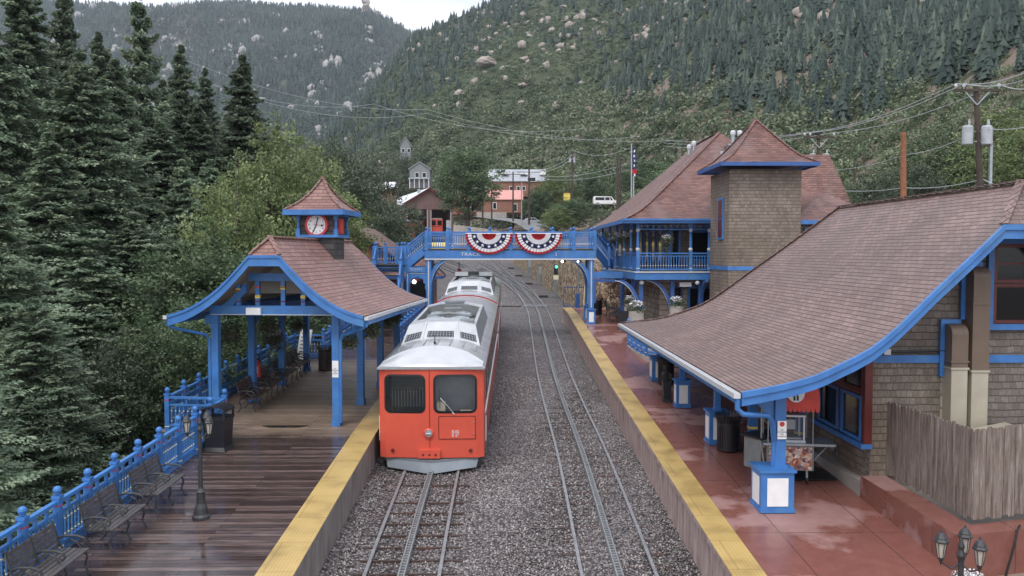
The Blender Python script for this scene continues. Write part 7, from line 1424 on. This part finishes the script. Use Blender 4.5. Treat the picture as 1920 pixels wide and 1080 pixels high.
SP = [  # px, py top, Y, width scale, mesh, label
 (-190, 400, 16.5, .8, (cN, kN), 15, 'blue spruce nearest the camera in the lower left corner', 'spruce_tree'),
 (60, 560, 21, .72, (cN, kN), 15, 'blue spruce with hanging twigs just above the left railing', 'spruce_tree'),
 (-30, 300, 23, .9, (cN, kN), 15, 'pale-tipped blue spruce at the left edge halfway up the picture', 'spruce_tree'),
 (150, 100, 40, 1.15, (cB, kB), 17, 'large full blue-green spruce left of centre in the conifer group', 'spruce_tree'),
 (40, -60, 48, 1.05, (cD, kD), 24, 'tall dark conifer in the upper left corner with a bare grey stem', 'conifer_tree'),
 (-120, -90, 44, 1.2, (cD, kD), 24, 'tall dark conifer cut by the left edge of the picture', 'conifer_tree'),
 (262, -15, 58, 1.0, (cP, kP), 20, 'tall conifer with open layered top rising against the sky', 'conifer_tree'),
 (215, 110, 52, 1.05, (cD, kD), 24, 'dark conifer between the full spruce and the open-topped one', 'conifer_tree'),
 (340, 85, 66, 1.0, (cE, kE), 21, 'narrow dark conifer right of the open-topped one', 'conifer_tree'),
 (385, 128, 70, .8, (cE, kE), 21, 'thin sparse conifer just left of the pointed one', 'conifer_tree'),
 (455, 102, 62, 1.0, (cD, kD), 24, 'pointed dark conifer above the bright green tree', 'conifer_tree'),
 (300, 230, 50, 1.1, (cD, kD), 24, 'dark conifer filling the middle of the conifer group', 'conifer_tree'),
 (395, 300, 47, .9, (cB, kB), 17, 'conifer just left of the bright green tree', 'spruce_tree'),
 (90, 250, 36, 1.0, (cE, kE), 21, 'dark conifer behind the pale-tipped spruce', 'conifer_tree'),
 (250, 400, 38, .95, (cB, kB), 17, 'lower spruce in front of the middle conifers', 'spruce_tree'),
 (340, 300, 44, .8, (cB, kB), 17, 'slender spruce between middle conifers and the green tree', 'spruce_tree'),
 (170, 470, 30, .85, (cB, kB), 17, 'spruce behind the parked car below the platform', 'spruce_tree'),
 (-10, 60, 38, 1.1, (cB, kB), 17, 'blue-green spruce behind the pale-tipped one at the left edge', 'spruce_tree'),
 (20, 180, 56, 1.0, (cE, kE), 21, 'dark conifer between the upper left conifer and the full spruce', 'conifer_tree'),
 (305, 150, 74, 1.15, (cD, kD), 24, 'dark conifer behind the open-topped one on its right', 'conifer_tree'),
 (425, 215, 80, 1.1, (cE, kE), 21, 'dark conifer filling the gap left of the pointed one', 'conifer_tree'),
 (520, 235, 90, 1.0, (cE, kE), 21, 'dark conifer behind the bright green tree', 'conifer_tree'),
 (185, 60, 78, 1.1, (cD, kD), 24, 'far dark conifer left of the open-topped one', 'conifer_tree'),
 (370, 200, 60, 1.1, (cD, kD), 24, 'dark conifer under the thin sparse one', 'conifer_tree'),
 (120, -30, 62, 1.0, (cE, kE), 21, 'dark conifer top showing behind the full spruce', 'conifer_tree'),
]
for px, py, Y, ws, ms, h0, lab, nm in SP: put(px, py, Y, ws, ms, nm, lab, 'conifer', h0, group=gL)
BL = [
 (510, 245, 42, .72, bA, 12, 'bright green broad tree behind the clock turret', 'broadleaf_tree'),
 (560, 262, 46, .85, bA, 12, 'yellowish green tree right of the bright green tree', 'broadleaf_tree'),
 (445, 320, 37, .62, bA, 12, 'lighter green tree at the left side of the bright green tree', 'broadleaf_tree'),
 (390, 440, 33, .8, bBm, 10, 'mid green tree behind the left roof slope of the pavilion', 'broadleaf_tree'),
 (300, 490, 31, .75, bBm, 10, 'leafy green tree behind the railing left of the pavilion', 'broadleaf_tree'),
 (360, 580, 27.5, .5, bBm, 10, 'green bush close behind the left pavilion post', 'broadleaf_tree'),
 (450, 590, 32, .6, bBm, 10, 'green foliage seen through the pavilion', 'broadleaf_tree'),
 (520, 570, 37, .7, bBm, 10, 'green tree seen through the far left bay of the pavilion', 'broadleaf_tree'),
 (600, 560, 42, .6, bC, 9, 'pale green bush seen beyond the far end of the pavilion', 'broadleaf_tree'),
 (290, 600, 25, .42, bBm, 10, 'dark green sapling just outside the railing corner', 'broadleaf_tree'),
 (230, 620, 24.5, .42, bC, 9, 'thin leafed bush left of the railing corner', 'broadleaf_tree'),
 (640, 262, 78, 1.3, bC, 9, 'grey-green tree right of the bright green tree', 'broadleaf_tree'),
 (700, 350, 88, 1.2, bC, 9, 'grey-green tree in front of the train shed', 'broadleaf_tree'),
 (745, 372, 96, 1.0, bC, 9, 'rounded pale green tree beside the red shed wall', 'broadleaf_tree'),
 (690, 290, 110, 1.4, bC, 9, 'large hazy tree behind the clock turret', 'broadleaf_tree'),
 (610, 340, 70, 1.1, bA, 12, 'green tree peeping right of the clock turret', 'broadleaf_tree'),
 (757, 288, 300, 1.9, bC, 9, 'dull green tree in front of the small gabled house on the hill', 'broadleaf_tree'),
 (876, 276, 172, 1.9, bT, 11, 'large dark green tree with two stems right of the train shed', 'broadleaf_tree'),
 (1040, 318, 205, 1.4, bA, 12, 'light green tree behind the pole among the bushes', 'broadleaf_tree'),
 (1075, 372, 150, 1.25, bBm, 10, 'rounded dark green bush above the right end of the footbridge', 'broadleaf_tree'),
 (1045, 388, 145, .8, bA, 12, 'smaller light green bush left of the rounded one', 'broadleaf_tree'),
 (1110, 318, 210, 1.5, bBm, 10, 'green tree above the white van', 'broadleaf_tree'),
 (1135, 395, 125, .8, bC, 9, 'dull green bush below the white van', 'broadleaf_tree'),
 (1010, 352, 200, 1.0, bBm, 10, 'bush right of the red-roofed house', 'broadleaf_tree'),
 (1215, 300, 180, 2.0, bBm, 10, 'dark tree mass behind the flagpole', 'broadleaf_tree'),
 (1250, 310, 120, 1.4, bBm, 10, 'dark tree right of the flagpole against the roof edge', 'broadleaf_tree'),
 (1880, 215, 62, 1.25, bA, 12, 'large light green tree right of the tall transformer pole', 'broadleaf_tree'),
 (1780, 262, 64, 1.1, bBm, 10, 'green tree left of the tall transformer pole', 'broadleaf_tree'),
 (1930, 250, 54, 1.0, bA, 12, 'green tree at the right edge above the roof', 'broadleaf_tree'),
 (1720, 300, 60, .8, bC, 9, 'dull green tree behind the bare reddish pole', 'broadleaf_tree'),
 (1640, 318, 66, .8, bC, 9, 'grey-green bush on the bank left of the reddish pole', 'broadleaf_tree'),
 (1560, 322, 72, .45, bA, 12, 'small bright shrub on the bare dirt bank', 'broadleaf_tree'),
]
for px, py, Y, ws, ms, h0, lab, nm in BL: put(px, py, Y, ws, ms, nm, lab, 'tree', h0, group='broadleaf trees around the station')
# undergrowth left of the platform
def scatter_clumps(P, S, per, rs, size, flat=.3, zs=.6):
    n = len(P); q = rs.randn(n, per, 3); q /= np.linalg.norm(q, axis=2)[..., None]; q *= rs.rand(n, per, 1)**.45; q[..., 2] = np.abs(q[..., 2])*zs
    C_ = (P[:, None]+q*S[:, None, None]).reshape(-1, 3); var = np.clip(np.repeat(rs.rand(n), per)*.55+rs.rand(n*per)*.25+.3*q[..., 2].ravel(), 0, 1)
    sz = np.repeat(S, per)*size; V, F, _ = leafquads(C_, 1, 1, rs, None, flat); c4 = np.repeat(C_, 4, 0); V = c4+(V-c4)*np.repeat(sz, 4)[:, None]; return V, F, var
rsu = np.random.RandomState(31); n = 1500; Y_ = rsu.uniform(10, 60, n); X_ = -9.8-rsu.rand(n)**1.3*25; P = np.stack([X_, Y_, H(X_, Y_)], 1)
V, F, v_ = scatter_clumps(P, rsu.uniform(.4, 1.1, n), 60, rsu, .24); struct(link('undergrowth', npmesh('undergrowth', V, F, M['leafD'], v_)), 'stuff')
# hillside scrub and conifers
def img(X, Y, Z): return 940+FPX*X/Y, 475-(Z-CAMZ)*FPX/Y
rsh = np.random.RandomState(7)
def cand(n, u0, u1, y0, y1, pw=1.0):
    u_ = rsh.uniform(u0, u1, n); Yc = y0+(y1-y0)*rsh.rand(n)**pw; X = (u_-940)/FPX*Yc; Z = H(X, Yc); return X, Yc, Z, u_
X, Yc, Z, u_ = cand(62000, 480, 2150, 60, 690, .75); f_ = ip(u_, HU, HF); D_ = ip(u_, HU, HD); pxx, pyy = img(X, Yc, Z)
con = sm(u_+nse(X, Yc, 120, 20)*60, 1000, 1350)*sm(nse(X, Yc, 60, 12)*35-pyy, -235, -130)
con = np.maximum(con, sm(-(u_-940)/1.0-(pyy-60)*1.2, -60, 40)*.75); con = np.maximum(con, sm(-(pyy)*1.0+nse(X, Yc, 80, 3)*18, -60, 10)*.8)
bare_ = nse(X, Yc, 46, 26)+nse(X, Yc, 15, 2)*.5
isc = rsh.rand(len(X)) < con*.62; ok = (Yc > f_*1.0) & (Yc < D_) & (pyy > -60) & (pyy < 475) & ~((np.abs(X-A(1565, 350, 80).x) < 4) & (np.abs(Yc-80) < 14))
sel = ok & ~isc & (bare_ > -1.9) & (rsh.rand(len(X)) < .95)
P = np.stack([X, Yc, Z], 1)[sel]; S = rsh.uniform(1.0, 2.3, len(P))*np.interp(Yc[sel], [60, 300, 700], [.6, 1.0, 1.35])
# denser, taller growth on the lower slopes
X2, Y2, Z2, u2 = cand(6500, 700, 2250, 55, 420, .8); f2 = ip(u2, HU, HF); D2 = ip(u2, HU, HD); px2, py2 = img(X2, Y2, Z2); s2 = ((Y2 > f2*.97) & (py2 > 150+rsh.rand(6500)*120-sm(u2, 1250, 1600)*40) & (py2 < 475) & ~((np.abs(X2-A(1565, 350, 80).x) < 4) & (np.abs(Y2-80) < 14)))
P2 = np.stack([X2, Y2, Z2], 1)[s2]; S2 = rsh.uniform(1.8, 4.4, len(P2))*np.interp(P2[:, 1], [55, 250], [.55, 1.15])
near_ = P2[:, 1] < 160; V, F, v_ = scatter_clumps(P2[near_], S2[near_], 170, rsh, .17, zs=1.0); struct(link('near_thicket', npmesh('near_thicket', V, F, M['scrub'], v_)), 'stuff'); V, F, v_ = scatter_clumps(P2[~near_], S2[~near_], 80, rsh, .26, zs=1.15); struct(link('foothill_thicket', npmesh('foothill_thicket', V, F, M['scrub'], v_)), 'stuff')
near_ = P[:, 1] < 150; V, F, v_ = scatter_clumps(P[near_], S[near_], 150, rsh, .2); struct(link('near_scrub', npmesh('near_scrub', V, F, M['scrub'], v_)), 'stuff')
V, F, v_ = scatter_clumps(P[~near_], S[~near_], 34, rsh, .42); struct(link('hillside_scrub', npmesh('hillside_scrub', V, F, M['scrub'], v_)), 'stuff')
def conifers(P, Hh, rs, tiers=5, k=6, wide=.23):
    n = len(P); V = []; F = []; att = []; nv = tiers*(k+1); base = []
    tv = rs.rand(n)
    for t_ in range(tiers):
        z0 = Hh*(.1+.8*t_/tiers); z1 = z0+Hh*.36*(1-.3*t_/tiers); r_ = Hh*wide*(1-.82*t_/tiers); a0 = rs.rand(n)*6.28
        for j in range(k):
            a = a0+j*2*pi/k; rr_ = r_*rs.uniform(.7, 1.25, n)*(1 if j % 2 == 0 else .42); base.append(np.stack([P[:, 0]+rr_*np.cos(a), P[:, 1]+rr_*np.sin(a), P[:, 2]+z0-rs.rand(n)*Hh*.06*(1 if j % 2 == 0 else -.5)], 1))
        base.append(np.stack([P[:, 0], P[:, 1], P[:, 2]+z1], 1))
    V = np.stack(base, 1).reshape(-1, 3); tri = []
    for t_ in range(tiers):
        o_ = t_*(k+1)
        for j in range(k): tri.append((o_+j, o_+(j+1) % k, o_+k))
    tri = np.array(tri); F = (tri[None]+(np.arange(n)*nv)[:, None, None]).reshape(-1, 3); att = np.clip(np.repeat(tv, len(tri))*.6+rs.rand(n*len(tri))*.4, 0, 1); return V, F, att
sel = ok & isc & (rsh.rand(len(X)) < .8); P = np.stack([X, Yc, Z], 1)[sel]; V, F, v_ = conifers(P, 2.6+6.5*rsh.rand(len(P))**1.6, rsh, 7, 8, .27); struct(link('hillside_conifers', npmesh('hillside_conifers', V, F, M['needleF'], v_)), 'stuff')
# far mountain forest
X, Yc, Z, u_ = cand(60000, -150, 1000, 745, 1602, .8); rk = nse(X, Yc, 95, 30)+nse(X, Yc, 30, 5)*.6+sm(-np.abs(Z-300), -130, 0)*.5; D_ = ip(u_, HU, HD); sel = (rk < 1.5) & (rsh.rand(len(X)) < .85); P = np.stack([X, Yc, Z-.5], 1)[sel]
V, F, v_ = conifers(P, rsh.uniform(7, 15, len(P)), rsh, 3, 6, .26); struct(link('mountain_forest', npmesh('mountain_forest', V, F, M['needleF'], v_)), 'stuff')
# ------------------------------------------------------------------ rocks
def rock_mesh(seed, mt, sub=3):
    bm = bmesh.new(); bmesh.ops.create_icosphere(bm, subdivisions=sub, radius=1); rs = np.random.RandomState(seed); ds = rs.randn(9, 3); ds /= np.linalg.norm(ds, axis=1)[:, None]; cut = rs.uniform(.45, .85, 9); fr = rs.randn(3)*1.5
    for v in bm.verts:
        p = np.array(v.co)
        for d_, c_ in zip(ds, cut):
            e = p.dot(d_)-c_
            if e > 0: p = p-d_*e*.9
        p *= 1+.07*sin(5*p[0]+fr[0])*cos(6*p[1]+fr[1])+.05*sin(11*p[2]+fr[2]+7*p[0]); v.co = p
    me = bpy.data.meshes.new('boulder'); bm.to_mesh(me); bm.free(); me.materials.append(M[mt]); return me
RM = [rock_mesh(k, 'rock') for k in range(5)]
def onhill(px, py):
    """first terrain point seen along the sight line through a photo pixel"""
    r = ray(px, py); Ys_ = np.concatenate([np.linspace(60, 735, 500)]); X = r.x/r.y*Ys_; Zs = CAMZ+r.z/r.y*Ys_; hh_ = H(X, Ys_); k = np.argmax(hh_ > Zs); return Vector((X[k], Ys_[k], hh_[k]))
BR = [(915, 122, 38, 14, 'longest pale boulder high on the scrub hillside'), (842, 150, 14, 8, 'boulder at the left edge of the open scrub'), (889, 156, 11, 14, 'upright boulder below the longest pale boulder'), (860, 178, 20, 11, 'low wide boulder at the lower left of the scrub slope'), (948, 150, 8, 8, 'small round boulder right of the upright boulder'), (980, 88, 15, 12, 'grey boulder above the right end of the longest one'), (1025, 124, 13, 12, 'pale boulder isolated right of the longest one'), (983, 112, 14, 9, 'flat boulder between the grey and pale ones'), (1035, 58, 12, 8, 'boulder near the top of the open slope'), (1048, 193, 16, 5, 'upper white slab of the pair on the right slope'), (1043, 204, 13, 11, 'lower pale boulder of the pair on the right slope'), (922, 100, 11, 9, 'boulder just above the longest one'), (893, 95, 9, 8, 'small boulder up left of the longest one'), (980, 162, 16, 7, 'low slab in the middle of the scrub'), (810, 166, 10, 6, 'small flat boulder at the left of the slope'), (990, 150, 12, 8, 'rounded boulder in the middle of the scrub'), (1090, 30, 12, 8, 'boulder high up near the top right of the open slope'), (1060, 15, 16, 8, 'boulder at the very top of the open slope')]
for k, (px, py, w_, h_, lab) in enumerate(BR):
    p = onhill(px, py+h_*.4); s = p.y/FPX; o = link('boulder', RM[k % 5], loc=p+Vector((0, 0, h_*s*.45))); o.scale = (w_*s*.62, w_*s*.5, h_*s*.8); o.rotation_euler = (0, .1*(k % 3), (k % 3-1)*.3); tag(o, lab, 'boulder', 'boulders on the scrub hillside')
# small rocks and mountain outcrops
def rocks(P, S, rs, zs=.7):
    pr = [rock_mesh(50+k, 'rock', 1) for k in range(4)]; VV = []; FF = []; o_ = 0; which = rs.randint(0, 4, len(P))
    for k, me in enumerate(pr):
        v0 = np.array([v.co[:] for v in me.vertices]); t0 = np.array([p.vertices[:] for p in me.polygons]); sel_ = which == k; n = sel_.sum()
        if not n: continue
        V = v0[None]*S[sel_][:, None, None]*rs.uniform(.6, 1.3, (n, 1, 3)); V[..., 2] *= zs; a = rs.rand(n)*6.28; c_, s_ = np.cos(a)[:, None], np.sin(a)[:, None]; x = V[..., 0]*c_-V[..., 1]*s_; y = V[..., 0]*s_+V[..., 1]*c_
        V = (np.stack([x, y, V[..., 2]], -1)+P[sel_][:, None]).reshape(-1, 3); VV.append(V); FF.append((t0[None]+(np.arange(n)*len(v0))[:, None, None]).reshape(-1, 3)+o_); o_ += len(V)
    return np.concatenate(VV), np.concatenate(FF)
X, Yc, Z, u_ = cand(9000, 620, 1950, 120, 690, .6); pxx, pyy = img(X, Yc, Z); g = nse(X, Yc, 60, 33)+nse(X, Yc, 17, 4)*.4; rid = sm(-pyy-(u_-900)*.0, -190, -40); sel = (Yc > ip(u_, HU, HF)*1.15) & (Yc < ip(u_, HU, HD)) & (g+rid*1.3 > 1.5) & (rsh.rand(9000) < .7)
P = np.stack([X, Yc, Z], 1)[sel]; V, F = rocks(P, rsh.uniform(.8, 3.4, len(P)), rsh, .9); struct(link('hillside_rocks', npmesh('hillside_rocks', V, F, M['rock'])), 'stuff')
X, Yc, Z, u_ = cand(26000, -150, 1000, 800, 1602, .8); rk = nse(X, Yc, 95, 30)+nse(X, Yc, 30, 5)*.6+sm(-np.abs(Z-300), -130, 0)*.5; sel = (rk > 1.5) & (rsh.rand(len(X)) < .6); P = np.stack([X, Yc, Z], 1)[sel]; V, F = rocks(P, rsh.uniform(2, 7, len(P))*np.interp(rsh.rand(len(P)), [0, .9, 1], [1, 1, 1.9]), rsh, 1.1); struct(link('mountain_outcrops', npmesh('mountain_outcrops', V, F, M['rockp'])), 'stuff')
a = A(687, 22, 1590); t = thing('rock_tower', 'rounded rock tower standing on the mountain skyline', 'rock formation', a-Vector((0, 0, 8)))
for nm, x, z, sx_, sz_ in (('summit_rock', 0, 27, 10, 8), ('neck_rock', 1, 15, 9, 9), ('base_rock', 8, 5, 24, 10)): o = link(nm, rock_mesh(int(x*3+z), 'rock'), t, (x, 0, z)); o.scale = (sx_, 10, sz_)
# bare dirt bank
p = Vector((A(1565, 350, 80).x, 80, 0)); o = link('dirt_bank', rock_mesh(9, 'dirt'), loc=(p.x, 80, hz1(p.x, 80)+.3)); o.scale = (4.5, 9, 2.6); struct(o)
# ------------------------------------------------------------------ air
hb = MB().box(-2500, 2500, -60, 2300, -40, 1100).build('haze', []); hb.data.materials.clear(); m = bpy.data.materials.new('haze_air'); m.use_nodes = True; nt = m.node_tree; nt.nodes.remove(nt.nodes['Principled BSDF']); v = nt.nodes.new('ShaderNodeVolumePrincipled'); v.inputs['Color'].default_value = (.78, .86, 1, 1); v.inputs['Density'].default_value = .00014; v.inputs['Anisotropy'].default_value = .2; nt.links.new(v.outputs[0], nt.nodes['Material Output'].inputs['Volume']); hb.data.materials.append(m); struct(hb, 'stuff')
